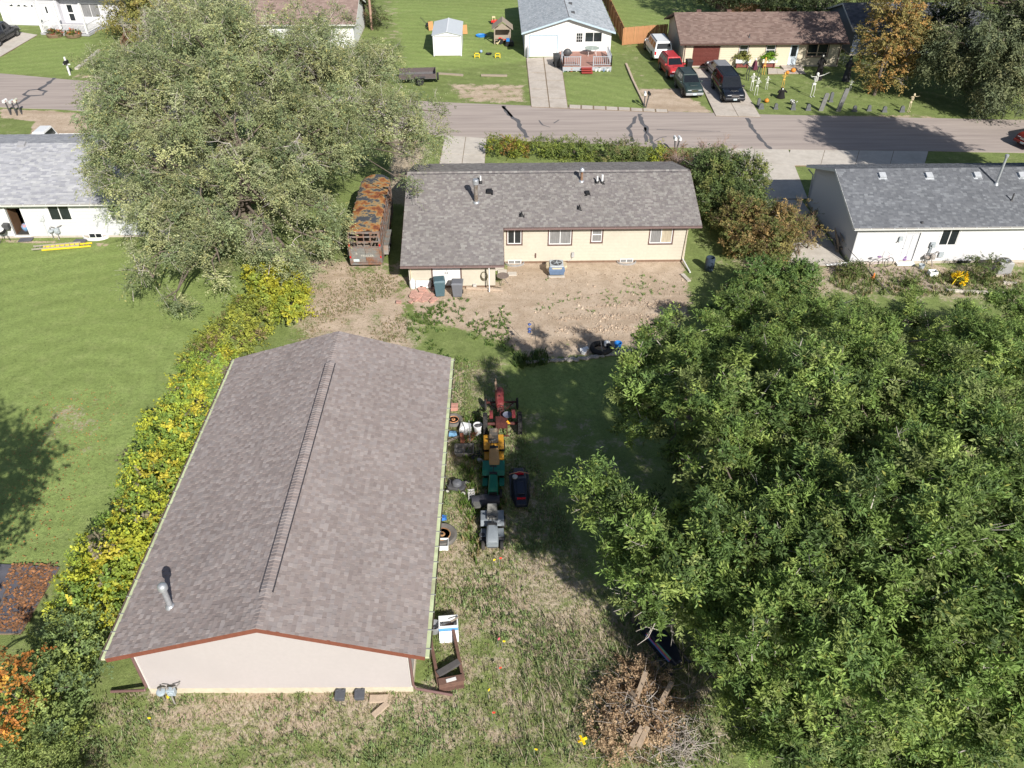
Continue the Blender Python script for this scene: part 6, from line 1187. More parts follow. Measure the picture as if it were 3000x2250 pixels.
# ================================================================== vehicles (local frame: front = +X, up = Z)
def wheel(parent, x, y, r, w, side, rimm=None, name='wheel'):
    b = MB(); b.lathe([(r*.62,-w/2),(r*.93,-w/2),(r,-w*.3),(r,w*.3),(r*.93,w/2),(r*.62,w/2)],20,(x,y,r),'y'); wh = b.build(name, RUBBER, parent, smooth='auto')
    q = MB(); yo = y + side*w*.36
    q.lathe([(r*.63,-.03),(r*.63,.03),(r*.5,.035),(r*.12,.02)],16,(x,yo,r),'y')
    for i in range(6): a = i*math.pi/3; q.obox((x+math.cos(a)*r*.36, yo+side*.035, r+math.sin(a)*r*.36),(r*.44,.03,r*.13),0,0,-a)
    q.build('rim', rimm or M('alloy', (.38,.39,.40), rough=.35, metal=.7), wh)
    return wh
def car(name, label, loc, rz, L=5.2, W=2.0, H=1.9, paint=None, hood=1.45, cab=(-.5,.32), belt=1.12, hoodh=1.08, rake=(.75,.25), wr=.39, kind='suv', rails=True, bumper=None, scale=1.0, lower=None, plate=True):
    """boxy passenger vehicle: lofted body, tapered cabin, glass set in it, wheels in dark arches, lights, grille"""
    t = thing(name, label, 'car' if kind != 'pickup' else 'pickup', loc, rz); hw = W/2; xf = L/2; xr = -L/2; cf = xf-hood; zb = .34
    def ring(x, w_, z0, z1, r_=.10):
        return [(x,-w_+.06,z0),(x,w_-.06,z0),(x,w_,z0+.16),(x,w_*1.0,(z0+z1)/2+.05),(x,w_-.03,z1-r_),(x,w_-.13,z1),(x,-w_+.13,z1),(x,-w_+.03,z1-r_),(x,-w_,(z0+z1)/2+.05),(x,-w_,z0+.16)]
    bed = kind == 'pickup'; xbed = -.35
    st = [(xr,hw*.93,zb+.10,belt-.10),(xr+.10,hw*.985,zb,belt-.02),(xr+.6,hw,zb,belt),(0,hw,zb-.04,belt),(cf-.1,hw,zb-.04,belt),(cf+.25,hw*.985,zb,hoodh+.02),(xf-.45,hw*.965,zb,hoodh-.03),(xf-.12,hw*.93,zb+.04,hoodh-.12),(xf,hw*.86,zb+.12,hoodh-.28)]
    if bed: st = [s for s in st if s[0] >= xbed-.01 or False]; st = [(xbed,hw,zb-.04,belt)] + st
    b = MB(); b.loft([ring(*s) for s in st]); b.build('body', paint, t, smooth='auto', bevel=.0)
    if bed:
        b = MB(); b.box(xr,xbed-.02,-hw*.97,hw*.97,zb+.1,zb+.3); b.box(xr,xbed-.02,-hw*.985,-hw+.09,zb+.05,belt-.02); b.box(xr,xbed-.02,hw-.09,hw*.985,zb+.05,belt-.02); b.box(xr,xr+.09,-hw+.09,hw-.09,zb+.1,belt-.03); b.build('cargo_bed', paint, t, bevel=.03)
        b = MB(); b.box(xr+.1,xbed-.05,-hw+.1,hw-.1,zb+.31,zb+.34); b.build('bed_liner', BLACKP, t)
    # cabin
    c0, c1 = (xr+.03 if not bed else xbed), cf+.12; r0_, r1_ = c0+rake[1], c1-rake[0]; bw, tw = hw-.06, hw-.24
    def cr(z, k): 
        a0 = c0+(r0_-c0)*k; a1 = c1+(r1_-c1)*k; w_ = bw+(tw-bw)*k; return [(a0,-w_,z),(a1,-w_,z),(a1,w_,z),(a0,w_,z)]
    zr = H-.05; b = MB(); b.loft([cr(belt-.06,0), cr(zr,1), [(p[0]*.97+(.03*(r0_+r1_)/2), p[1]*.93, H) for p in cr(zr,1)]]); cabn = b.build('cabin', paint, t, bevel=.035)
    # glass: slightly proud of the cabin planes
    def lerp3(a, c, k): return tuple(a[i]+(c[i]-a[i])*k for i in range(3))
    lo, hi = cr(belt-.06,0), cr(zr,1)
    def pane(a0, a1, b1, b0, m, nrm_, nm):
        def bil(u, v): return lerp3(lerp3(a0,a1,u), lerp3(b0,b1,u), v)
        q = [bil(m[0],m[2]), bil(m[1],m[2]), bil(m[1],m[3]), bil(m[0],m[3])]; n = Vector(nrm_)*.008
        bb = MB(); bb.add([Vector(p)+n for p in q] + [Vector(p)-n*2 for p in q], [(0,1,2,3),(7,6,5,4),(0,4,5,1),(1,5,6,2),(2,6,7,3),(3,7,4,0)]); bb.build(nm, CARGLASS, cabn)
    pane(lo[1],lo[2],hi[2],hi[1],(.05,.95,.12,.92),(1,0,.5),'windscreen')
    pane(lo[3],lo[0],hi[0],hi[3],(.08,.92,.25,.88),(-1,0,.2),'rear_window')
    ncut = 3 if not bed else 2
    for s_, (a0,a1,b1,b0) in ((-1,(lo[0],lo[1],hi[1],hi[0])),(1,(lo[3],lo[2],hi[2],hi[3]))):
        for i in range(ncut):
            u0 = .05+i*.88/ncut; u1 = u0+.88/ncut-.03; pane(a0,a1,b1,b0,(u0+.01,u1,.22,.86),(0,s_,.2),'side_window')
        q = MB(); q.obox((c1-.25, s_*(hw+.07), belt+.03),(.13,.2,.15)); q.build('mirror', paint, t, bevel=.02)
        q = MB(); q.box(xr+.5,xf-.5,s_*hw-.012 if s_>0 else s_*hw-.014, s_*hw+.014 if s_>0 else s_*hw+.012, .62,.69); q.build('door_moulding', BLACKP if not lower else lower, t)
        for x in (xr+.98, xf-.95):
            q = MB(); q.lathe([(wr*1.22,-.02),(wr*1.22,.02)],20,(x,s_*(hw-.008),wr),'y'); q.build('wheel_arch', BLACKP, t)
            wheel(t, x, s_*(hw-.09), wr, .24, s_)
        q = MB(); q.box(xf-.14,xf-.01,s_*hw*.55-.17,s_*hw*.55+.17,hoodh-.40,hoodh-.24); q.build('headlight', LENS, t, bevel=.02)
        q = MB(); q.box(xr-.015,xr+.05,s_*(hw-.17)-.08,s_*(hw-.17)+.08,.72,belt-.08); q.build('tail_light', REDL, t)
    q = MB(); q.box(xf-.10,xf+.02,-hw*.34,hw*.34,hoodh-.42,hoodh-.22); gr = q.build('grille', BLACKP, t)
    for i in range(7): q = MB(); y = -hw*.30+i*hw*.1; q.box(xf+.018,xf+.03,y-.025,y+.025,hoodh-.40,hoodh-.24); q.build('grille_bar', CHROME if rails != 'dark' else DKGREY, gr)
    bm = bumper or paint
    q = MB(); q.box(xf-.12,xf+.10,-hw*.92,hw*.92,.38,.60); q.build('front_bumper', bm, t, bevel=.05); q = MB(); q.box(xr-.10,xr+.10,-hw*.92,hw*.92,.40,.62); q.build('rear_bumper', bm, t, bevel=.05)
    if plate: q = MB(); q.box(xf+.10,xf+.115,-.16,.16,.42,.56); q.build('licence_plate', M('plate', (.5,.62,.66), rough=.4), t); q = MB(); q.box(xr-.12,xr-.10,-.16,.16,.42,.56); q.build('licence_plate', MATS['plate'], t)
    if rails:
        for s_ in (-1,1): q = MB(); q.bar((r0_+.2,s_*(tw-.08),H+.03),(r1_-.2,s_*(tw-.08),H+.03),.04,.05); q.build('roof_rail', BLACKP, t)
    q = MB(); q.box(cf+.05,xf-.5,-.35,.35,hoodh+.0,hoodh+.03) ; q.build('bonnet_ridge', paint, t, bevel=.012)
    t.scale = (scale,)*3
    return t
PW = M('paint_white', (.70,.71,.72), rough=.25, var=.02, spec=.6); PR = M('paint_faded_red', (.42,.035,.04), rough=.4, var=.1, c2=(.5,.12,.12), thr=.62, s2=1.5); PG = M('paint_dark_green', (.028,.045,.045), rough=.35, var=.15, c2=(.07,.08,.08), thr=.65); PB = M('paint_black', (.010,.012,.018), rough=.18, var=.1, spec=.7); PS = M('paint_silver', (.34,.36,.39), rough=.3, var=.05, metal=.4); PM = M('paint_maroon', (.16,.02,.015), rough=.35); PD = M('paint_charcoal', (.03,.031,.036), rough=.2, spec=.6)
car('sports_utility_vehicle', 'long white sports utility vehicle parked nose-in beside the cedar fence', (17.35,89.3,0), R(93), 5.4,2.0,1.92, PW)
car('sports_utility_vehicle', 'faded red two-door sports utility vehicle parked between white and dark green ones', (17.75,82.9,0), R(-84), 4.4,1.75,1.68, PR, hood=1.25, wr=.36, bumper=WHITE)
car('sports_utility_vehicle', 'dark green sports utility vehicle with battered front corner parked on the dirt', (18.35,77.6,0), R(-86), 4.5,1.8,1.68, PG, hood=1.35, wr=.37, bumper=M('worn_grey_bumper', (.30,.31,.32), rough=.5))
car('sports_utility_vehicle', 'large black sports utility vehicle at the end of the concrete driveway', (21.85,76.6,0), R(-89), 5.4,2.02,1.93, PB)
car('sedan', 'silver sedan parked behind the black sports utility vehicle', (22.3,82.2,0), R(94), 4.6,1.75,1.42, PS, hood=1.2, belt=.92, hoodh=.88, rake=(.85,.7), wr=.32, rails=False)
p = G(k1(60,340)); car('pickup_truck', 'charcoal pickup truck on the driveway of the grey porch house', (-54.2,95.6,0), R(88), 5.9,2.02,1.92, PD, hood=1.5, kind='pickup', rails=False, bumper=CHROME)
p = G(k1(395,1112), 1.86); car('pickup_truck', 'white pickup truck with dark tonneau bed parked behind the pale-roofed house', (p.x,p.y,0), R(180), 5.6,2.0,1.86, PW, hood=1.4, kind='pickup', rails=False)
p = G(D(2190,325)); car('sports_utility_vehicle', 'red vehicle parked under the willow by the road', (p.x+3.0,p.y+1.2,0), R(200), 4.8,1.9,1.75, PM)
# ---- rusty livestock trailer
tr = thing('stock_trailer', 'long rusty livestock trailer with patchy roof parked beside the cream house', 'trailer', (-8.06,45.15,0), R(90))
TRW = .97; TL_ = 8.2; TZ0, TZ1 = .45, 2.5
def rust_roof():
    m = bpy.data.materials.new('rusted_roof'); m.use_nodes = True; nt = m.node_tree; N = nt.nodes.new; Lk = nt.links.new; bs = nt.nodes['Principled BSDF']
    tc = N('ShaderNodeTexCoord'); n = N('ShaderNodeTexNoise'); n.inputs['Scale'].default_value = 1.25; n.inputs['Detail'].default_value = 7; n.inputs['Roughness'].default_value = .62; Lk(tc.outputs['Object'], n.inputs['Vector'])
    r = N('ShaderNodeValToRGB'); e = r.color_ramp.elements; e[0].position = .0; e[0].color = (.045,.050,.060,1); e[1].position = 1; e[1].color = (.10,.03,.02,1)
    for p_, c in ((.46,(.055,.062,.078,1)),(.50,(.30,.235,.13,1)),(.54,(.36,.17,.05,1)),(.60,(.22,.075,.03,1)),(.68,(.10,.032,.022,1))): k = e.new(p_); k.color = c
    Lk(n.outputs[0], r.inputs[0]); Lk(r.outputs[0], bs.inputs['Base Color']); bs.inputs['Roughness'].default_value = .75; return m
RRF = rust_roof(); RUST = M('rusty_steel', (.20,.10,.06), rough=.85, var=.35, scale=5, c2=(.17,.17,.17), thr=.52, s2=2.2, bump=.2); TGREY = M('weathered_trailer_grey', (.19,.19,.18), rough=.6, var=.2, c2=(.22,.12,.07), thr=.58, s2=1.6)
b = MB(); n = 8; ringp = [(-TRW*math.cos(math.pi*i/n)*1.0, TZ1+.13*math.sin(math.pi*i/n)) for i in range(n+1)]
rings = []
for i, x in enumerate((.0,.02,TL_*.5,TL_-.9,TL_-.35,TL_)):
    k = 1 if x < TL_-.5 else (.86 if x < TL_-.1 else .55); rings.append([(x,y*k,z) for y,z in ringp] + [(x,-y*k,TZ1-.06) for y,z in ringp[::-1][1:-1]])
b.loft(rings); b.build('roof', RRF, tr, smooth='auto')
for s_ in (-1,1):
    y = s_*TRW; b = MB(); b.box(.05,TL_-.9,y-.02,y+.02,TZ0,1.25); b.build('side_panel', TGREY, tr)
    for i in range(3): b = MB(); z = 1.38+i*.36; b.box(.05,TL_-.9,y-.02,y+.02,z,z+.18); b.build('slat', RUST, tr)
    for i in range(10): b = MB(); x = .06+i*(TL_-1.0)/9; b.box(x-.03,x+.03,y-.035,y+.035,TZ0,TZ1+.02); b.build('upright', RUST, tr)
    b = MB(); b.box(.0,TL_-.9,y-.04,y+.04,TZ0-.12,TZ0); b.build('frame_rail', RUST, tr)
    b = MB(); b.prism([(.9,.45),(1.15,.95),(3.3,.95),(3.55,.45),(3.4,.45),(3.2,.88),(1.25,.88),(1.05,.45)], y-s_*.02 if s_>0 else y-.32, y+.32 if s_>0 else y+.02, 'y'); b.build('mudguard', TGREY, tr)
    for x in (1.75,2.75): wheel(tr, x, y+s_*.16, .36, .22, s_, M('grey_rim', (.2,.2,.2), rough=.6))
# tapered nose
b = MB(); b.add([(TL_-.9,-TRW,TZ0),(TL_-.9,TRW,TZ0),(TL_,.5,TZ0),(TL_,-.5,TZ0),(TL_-.9,-TRW,TZ1),(TL_-.9,TRW,TZ1),(TL_,.5,TZ1),(TL_,-.5,TZ1)], [(0,3,7,4),(3,2,6,7),(2,1,5,6),(0,1,2,3)]); b.build('nose_panel', TGREY, tr)
b = MB(); b.bar((TL_,-.4,.45),(TL_+1.3,0,.45),.08,.1); b.bar((TL_,.4,.45),(TL_+1.3,0,.45),.08,.1); b.cyl((TL_+1.1,0,.0),(TL_+1.1,0,.9),.04); b.build('drawbar', RUST, tr)
b = MB(); b.box(0,TL_-.5,-TRW,TRW,TZ0-.06,TZ0); b.build('floor', WOODG, tr)
# tailgate: frame, two rows of slots, lower boards, lights, plate, lettering
b = MB(); b.box(-.06,.04,-TRW-.03,-TRW+.10,TZ0-.1,TZ1); b.box(-.06,.04,TRW-.10,TRW+.03,TZ0-.1,TZ1); b.box(-.07,.04,-TRW,TRW,TZ1-.09,TZ1+.04); b.box(-.10,.02,-TRW,TRW,TZ0-.16,TZ0-.02); tgf = b.build('tailgate_frame', RUST, tr)
b = MB()
for z in (1.44,1.80,2.14): b.box(-.045,-.005,-TRW+.1,TRW-.1,z,z+.10)
for y in (-.42,0,.42): b.box(-.05,-.01,y-.03,y+.03,1.4,2.42)
b.build('tailgate_bars', RUST, tr)
for i in range(8):
    b = MB(); z = TZ0+i*.122; b.box(-.04,.0,-TRW+.1,-.01,z+.004,z+.118); b.build('tailgate_board', TGREY if i > 2 else RUST, tr); b = MB(); b.box(-.04,.0,.01,TRW-.1,z+.004,z+.118); b.build('tailgate_board', TGREY, tr)
b = MB(); b.box(.05,.10,-TRW+.1,TRW-.1,TZ0,TZ1-.1)
for s_ in (-1,1):
    for z in (.75,1.55): b = MB(); b.box(-.085,-.06,s_*(TRW-.03)-.04,s_*(TRW-.03)+.04,z,z+.14); b.build('tail_light', REDL, tr)
b = MB(); b.box(-.055,-.04,.42,.78,.50,.66); b.build('licence_plate', M('plate_pale', (.55,.65,.68), rough=.4), tr)
LET = M('faded_lettering', (.48,.46,.40), rough=.8, var=.3, scale=6)
text_part('lettering', 'TRAILER', .19, LET, tr, (-.043,-.1,.88), (R(90),0,R(-90)), .004, 1.15)
text_part('lettering', 'B', .16, LET, tr, (-.043,.55,1.06), (R(90),0,R(-90)), .004, 1.15)
# ---- small flatbed under the elm by the road
p = G(k2(1500,740)); ft = thing('flatbed_trailer', 'small grey utility trailer parked by the lawn timbers', 'trailer', (p.x-.3,p.y+.4,0), R(4))
b = MB(); b.box(-2.6,.9,-.1,1.9,.55,.62)
b.build('deck', M('grey_deck', (.17,.16,.16), rough=.9, var=.25), ft)
for y in (-.1,1.9): b = MB(); b.box(-2.6,.9,y-.04,y+.04,.62,1.0); b.build('side_rail', M('dark_rail', (.10,.08,.08), rough=.8), ft)
b = MB(); b.box(.86,.94,-.1,1.9,.6,1.05); b.build('tailgate', MATS['dark_rail'], ft)
for y in (-.32,2.12): 
    b = MB(); b.lathe([(.2,-.1),(.34,-.1),(.36,0),(.34,.1),(.2,.1)],16,(-.6,y,.36),'y'); b.build('wheel', RUBBER, ft); b = MB(); b.box(-1.1,-.1,y-.16,y+.16,.74,.8); b.build('mudguard', DKGREY, ft)
b = MB(); b.lathe([(.2,-.1),(.34,-.1),(.36,0),(.34,.1),(.2,.1)],16,(1.1,.4,.6),'x'); b.build('spare_wheel', RUBBER, ft)
# ================================================================== machines parked beside the workshop
def put(kp, z=0.0): q = G(kp, z); return (q.x, q.y, 0)
def tyre(parent, x, y, r, w, rimc, lugs=0, name='wheel', side=1):
    b = MB(); b.lathe([(r*.58,-w*.42),(r*.8,-w*.5),(r*.95,-w*.42),(r,-w*.2),(r,w*.2),(r*.95,w*.42),(r*.8,w*.5),(r*.58,w*.42)],22,(x,y,r),'y')
    for i in range(lugs):
        a = 2*math.pi*i/lugs
        for s_ in (-1,1): aa = a + (0 if s_ > 0 else math.pi/lugs); b.obox((x+math.cos(aa)*r, y+s_*w*.22, r+math.sin(aa)*r),(.05,w*.52,.055),s_*.5,0,-aa+math.pi/2)
    wh = b.build(name, RUBBER, parent, smooth='auto')
    q = MB(); q.lathe([(r*.6,-w*.36),(r*.6,w*.36),(r*.45,w*.1),(r*.15,w*.12)],16,(x,y,r),'y'); q.build('rim', rimc, wh); return wh
# ---- old red tractor (front = +X local, faces away from camera)
FADR = M('faded_tractor_red', (.16,.026,.028), rough=.55, var=.2, c2=(.22,.07,.06), thr=.6, s2=2.5); GRS = M('greasy_red_iron', (.08,.025,.022), rough=.7, var=.35)
pt = put(q1(1190,870)); tx = thing('tractor', 'old faded red farm tractor with tall exhaust beside the workshop', 'tractor', (pt[0],pt[1]+.35,0), R(91)); tx.scale = (.84,.80,.84)
for s_ in (-1,1): tyre(tx, 0, s_*1.02, .62, .28, GRS, 18); tyre(tx, 2.05, s_*.98, .36, .13, M('dusty_rim', (.25,.23,.2), rough=.7))
b = MB(); b.cyl((0,-.95,.62),(0,.95,.62),.09); b.obox((.1,.05,.62),(.55,.7,.45)); b.obox((.8,.0,.62),(1.1,.26,.3)); b.bar((2.05,-.95,.5),(2.05,.95,.5),.09,.09); b.cyl((2.05,-.93,.36),(2.05,-.93,.75),.035); b.cyl((2.05,.93,.36),(2.05,.93,.75),.035); b.bar((2.05,.8,.5),(1.2,.1,.5),.05,.05); b.bar((2.05,-.8,.5),(1.2,-.1,.5),.05,.05); b.build('chassis', GRS, tx)
b = MB(); b.obox((1.75,.12,.75),(1.3,.34,.4)); b.build('engine', M('engine_iron', (.09,.04,.035), rough=.7, var=.3), tx, bevel=.04)
b = MB()
rgs = []
for x, w_, z0, z1 in ((.98,.08,.98,1.12),(1.05,.20,.92,1.25),(1.3,.25,.9,1.33),(1.9,.27,.9,1.36),(2.4,.265,.9,1.33),(2.62,.24,.9,1.22),(2.66,.18,.95,1.1)):
    rgs.append([(x,.12-w_,z0),(x,.12+w_,z0),(x,.12+w_,z1-.12),(x,.12+w_*.6,z1),(x,.12-w_*.6,z1),(x,.12-w_,z1-.12)])
b.loft(rgs); b.build('hood', FADR, tx, smooth='auto', bevel=.02)
b = MB(); b.lathe([(.04,0),(.05,.02)],10,(1.55,.12,1.37)); b.build('fuel_cap', BLACKP, tx)
b = MB(); b.cyl((2.2,.32,1.2),(2.2,.32,1.55),.035); b.lathe([(.07,1.5),(.085,1.55),(.085,1.9),(.05,1.95),(.03,2.0),(.03,2.15)],10,(2.2,.32,0)); b.build('exhaust', M('rusty_exhaust', (.42,.30,.22), rough=.8, var=.25), tx, smooth='auto')
b = MB(); b.lathe([(.02,-.02),(.16,-.03),(.25,.0),(.27,.05),(.2,.0),(.02,.0)],16,(.3,-.3,.98)); o = b.build('seat', M('blue_grey_seat', (.13,.14,.19), rough=.5), tx, smooth='auto'); b = MB(); b.tube([(.3,-.3,.97),(.15,-.2,.7)],.03,6); b.build('seat_post', GRS, tx)
b = MB(); b.tube([(.98,.12,1.05),(.72,.02,1.2)],.018,6); ring_ = [(.66+.05*math.sin(a),-.02+.19*math.cos(a),1.2+.17*math.sin(a)) for a in [i*math.pi/8 for i in range(17)]]; b.tube(ring_,.015,6,cap=False); b.build('steering_wheel', BLACKP, tx)
b = MB(); b.prism([(-.17,.72),(.17,.72),(0,.98)], -.05, -.03, 'x'); b.build('slow_vehicle_triangle', M('orange_sign', (.75,.35,.03), rough=.4), tx).location = (-.1,-.3,0)
for s_ in (-1,1): b = MB(); n = 8; ar = [(.78*math.cos(math.pi*(.1+.55*i/n)), .62+.78*math.sin(math.pi*(.1+.55*i/n))) for i in range(n+1)]; b.prism(ar+[(x*.97,.62+(z-.62)*.97) for x,z in ar[::-1]], s_*.66-.1, s_*.66+.1, 'y'); b.build('fender', FADR, tx)
b = MB(); b.bar((-.1,-.25,.5),(-.75,-.25,.35),.06,.06); b.bar((-.1,.25,.5),(-.7,.3,.35),.06,.06); b.bar((-.75,-.35,.35),(-.75,.35,.35),.08,.05); b.build('drawbar', GRS, tx)
# ---- riding mowers
def rider(label, loc, rz, body, hoodm, seatm, L=1.75, deck=True, fender=True, hood=True, lamps=False, deckm=None, wide=.98, grille=None):
    t = thing('riding_mower', label, 'mower', loc, rz)
    for s_ in (-1,1): tyre(t, -.42, s_*.42, .26, .26, DKGREY, 0); tyre(t, .78, s_*.38, .19, .15, DKGREY, 0)
    b = MB(); b.box(-.6,.95,-.2,.2,.2,.36); b.build('frame', DKGREY, t)
    if fender:
        b = MB(); b.prism([(-.82,.46),(-.78,.60),(-.2,.62),(.0,.46),(-.05,.42),(-.78,.42)], -wide/2, wide/2, 'y'); b.build('fender_deck', body, t, bevel=.04)
        for s_ in (-1,1): b = MB(); b.box(-.02,.42,s_*(wide/2-.15)-.13,s_*(wide/2-.15)+.13,.27,.31); b.build('footboard', body, t)
    if hood:
        b = MB(); b.loft([[(.22,-.22,.36),(.22,.22,.36),(.22,.22,.74),(.22,.15,.80),(.22,-.15,.80),(.22,-.22,.74)],[(.85,-.25,.36),(.85,.25,.36),(.85,.25,.68),(.85,.18,.75),(.85,-.18,.75),(.85,-.25,.68)],[(1.02,-.24,.34),(1.02,.24,.34),(1.02,.24,.58),(1.02,.17,.64),(1.02,-.17,.64),(1.02,-.24,.58)]]); h = b.build('hood', hoodm, t, smooth='auto', bevel=.015)
        b = MB(); b.box(1.0,1.045,-.2,.2,.38,.56); b.build('grille', grille or BLACKP, t)
        b = MB(); b.box(.14,.24,-.2,.2,.4,.86); b.build('dash', BLACKP, t, bevel=.02)
    b = MB(); b.tube([(.16,0,.84),(-.02,0,.98)],.02,6); b.tube([(-.05+.05*math.sin(a),.17*math.cos(a),1.0+.08*math.sin(a)) for a in [i*math.pi/8 for i in range(17)]],.015,6,cap=False); b.tube([(-.05,-.17,1.0),(-.05,.17,1.0)],.012,5); b.build('steering_wheel', BLACKP, t)
    if seatm:
        b = MB(); b.loft([[(-.62,-.2,.64),(-.2,-.2,.64),(-.2,.2,.64),(-.62,.2,.64)],[(-.64,-.24,.72),(-.16,-.24,.72),(-.16,.24,.72),(-.64,.24,.72)],[(-.6,-.2,.75),(-.2,-.2,.75),(-.2,.2,.75),(-.6,.2,.75)]]); b.build('seat', seatm, t, bevel=.04)
        b = MB(); b.loft([[(-.66,-.22,.70),(-.56,-.22,.70),(-.56,.22,.70),(-.66,.22,.70)],[(-.76,-.2,1.05),(-.68,-.2,1.05),(-.68,.2,1.05),(-.76,.2,1.05)]]); b.build('seat_back', seatm, t, bevel=.05)
    if deck:
        b = MB(); b.prism([(-.05,-.52),(.5,-.56),(.72,-.35),(.72,.4),(.4,.52),(-.05,.48)], .1, .24, 'z'); d_ = b.build('mower_deck', deckm or BLACKP, t, bevel=.04); b = MB(); b.lathe([(.15,.24),(.15,.3),(.05,.32)],12,(.3,-.4,0)); b.build('deck_pulley_cover', deckm or BLACKP, d_)
    if lamps:
        for s_ in (-1,1): b = MB(); b.lathe([(.05,-.03),(.06,.03)],10,(.95,s_*.34,.55),'x'); b.build('headlight', LENS, t)
    return t
YEL = M('yellow_mower_paint', (.55,.27,.025), rough=.5, var=.12, c2=(.35,.2,.07), thr=.65, s2=3); TANH = M('faded_yellow_hood', (.46,.28,.12), rough=.6, var=.1); GRN = M('green_mower_paint', (.012,.15,.095), rough=.4, var=.12); SGY = M('blue_grey_mower', (.20,.225,.25), rough=.45, var=.08); STG = M('grey_seat', (.17,.17,.16), rough=.6); BLS = M('cracked_black_seat', (.05,.045,.04), rough=.6, c2=(.2,.15,.1), thr=.6, s2=4, var=.2)
pY = G(q1(1080,1130)); rider('yellow garden tractor with tan hood behind the red tractor', (pY.x,pY.y-.0,0), R(-89), YEL, TANH, BLS, deck=False, lamps=True, grille=YEL).scale = (1.14,.95,1.0)
pG = G(q2(1075,330)); rider('green riding mower without a seat between the yellow tractor and grey mower', (pG.x,pG.y,0), R(-91), GRN, GRN, None, deck=False, wide=1.16).scale = (1.08,.86,1.0)
pS = G(q2(1060,1000)); rider('blue-grey riding mower at the near end of the machine row', (pS.x,pS.y+.1,0), R(-90), SGY, SGY, STG, deckm=M('charcoal_deck', (.06,.06,.065), rough=.6), grille=SGY)
# loose mower hood / bagger lid lying on the green mower's nose
pB = G(q2(980,590)); b = MB(); rr = []
for i in range(7):
    x = -.62+i*.2; k = 1 - .25*abs(i-3)/3; rr.append([(x,.34*math.cos(a)*k,.16+.30*math.sin(a)*k) for a in [math.pi*j/8 for j in range(9)]] + [(x,-.34*k,.08),(x,.34*k,.08)])
b.loft(rr); bo = b.build('mower_bagger_cover', M('charcoal_plastic', (.045,.045,.055), rough=.45, var=.15), None, smooth='auto'); tag(bo, 'charcoal plastic bagger cover with round duct lying against the green mower', 'bagger cover'); bo.location = (pB.x,pB.y,.0); bo.rotation_euler = (0,0,.05)
b = MB(); b.lathe([(.13,0),(.19,.0),(.19,.12),(.13,.12)],18,(-.38,-.3,.22)); b.build('duct_ring', M('duct_grey', (.13,.13,.12), rough=.7), bo)
# black machine (old mower stripped, blue-black hood)
pK = G(q2(1410,440)); bk = thing('snowmobile', 'long black snowmobile with red trim parked right of the green mower', 'snowmobile', (pK.x,pK.y,0), R(-88)); BBK = M('blue_black_shell', (.018,.022,.035), rough=.35, var=.2)
b = MB(); b.loft([[(-1.1,-.28,.2),(-1.1,.28,.2),(-1.1,.22,.42),(-1.1,-.22,.42)],[(-.2,-.38,.2),(-.2,.38,.2),(-.2,.3,.62),(-.2,-.3,.62)],[(.5,-.42,.2),(.5,.42,.2),(.5,.28,.6),(.5,-.28,.6)],[(1.15,-.26,.22),(1.15,.26,.22),(1.15,.2,.38),(1.15,-.2,.38)]]); b.build('hood', BBK, bk, bevel=.03)
b = MB(); b.box(.0,.75,-.16,.16,.6,.66); b.build('seat', M('navy_seat', (.02,.025,.045), rough=.5), bk, bevel=.05)
b = MB(); b.box(-.6,-.5,-.2,.2,.5,.62); b.build('red_panel', REDL, bk); b = MB(); b.box(.85,.92,-.18,.18,.48,.54); b.build('red_stripe', REDL, bk)
b = MB(); b.tube([(-.35,-.45,.75),(-.4,0,.85),(-.35,.45,.75)],.018,6); b.build('handlebar', M('orange_cable', (.5,.25,.15), rough=.6), bk); b = MB(); b.lathe([(.1,0),(.12,.1)],10,(-.25,-.2,.62)); b.build('fuel_tank', M('pale_tank', (.5,.5,.48), rough=.5), bk)
b = MB(); b.tube([(-1.1,-.42,.1),(-1.3,-.3,.15),(-1.3,.3,.15),(-1.1,.42,.1),(.2,.45,.5)],.02,6); b.build('bumper', DKGREY, bk); b = MB(); b.bar((-1.2,-.35,.05),(.3,-.38,.05),.12,.04); b.bar((-1.2,.35,.05),(.3,.38,.05),.12,.04); b.build('ski', DKGREY, bk)
# push mower
pM = G(q2(610,400)); pm = thing('push_mower', 'grey push mower with pale wheels beside the workshop wall', 'mower', (pM.x,pM.y,0), R(-12)); b = MB(); b.prism([(-.38,-.25),(.3,-.28),(.42,0),(.3,.28),(-.38,.25)], .1, .26, 'z'); b.build('deck', DKGREY, pm, bevel=.04); b = MB(); b.lathe([(.2,.26),(.22,.3),(.2,.42),(.12,.48)],16); b.build('engine', M('engine_grey', (.11,.115,.13), rough=.4), pm, smooth='auto', bevel=.01)
for x, y, r_ in ((-.36,-.3,.10),(-.36,.3,.10),(.36,-.32,.13),(.36,.32,.13)): b = MB(); b.lathe([(.3*r_,-.03),(r_,-.03),(r_,.03),(.3*r_,.03)],14,(x,y,r_),'y'); wh = b.build('wheel', RUBBER, pm); q = MB(); q.lathe([(.7*r_,-.035),(.7*r_,.035)],12,(x,y,r_),'y'); q.build('rim', M('pale_rim', (.5,.49,.46), rough=.5), wh)
b = MB(); b.tube([(-.36,-.2,.25),(-.5,-.22,.5),(-.55,.22,.5),(-.36,.2,.25)],.015,6); b.build('handle', DKGREY, pm)
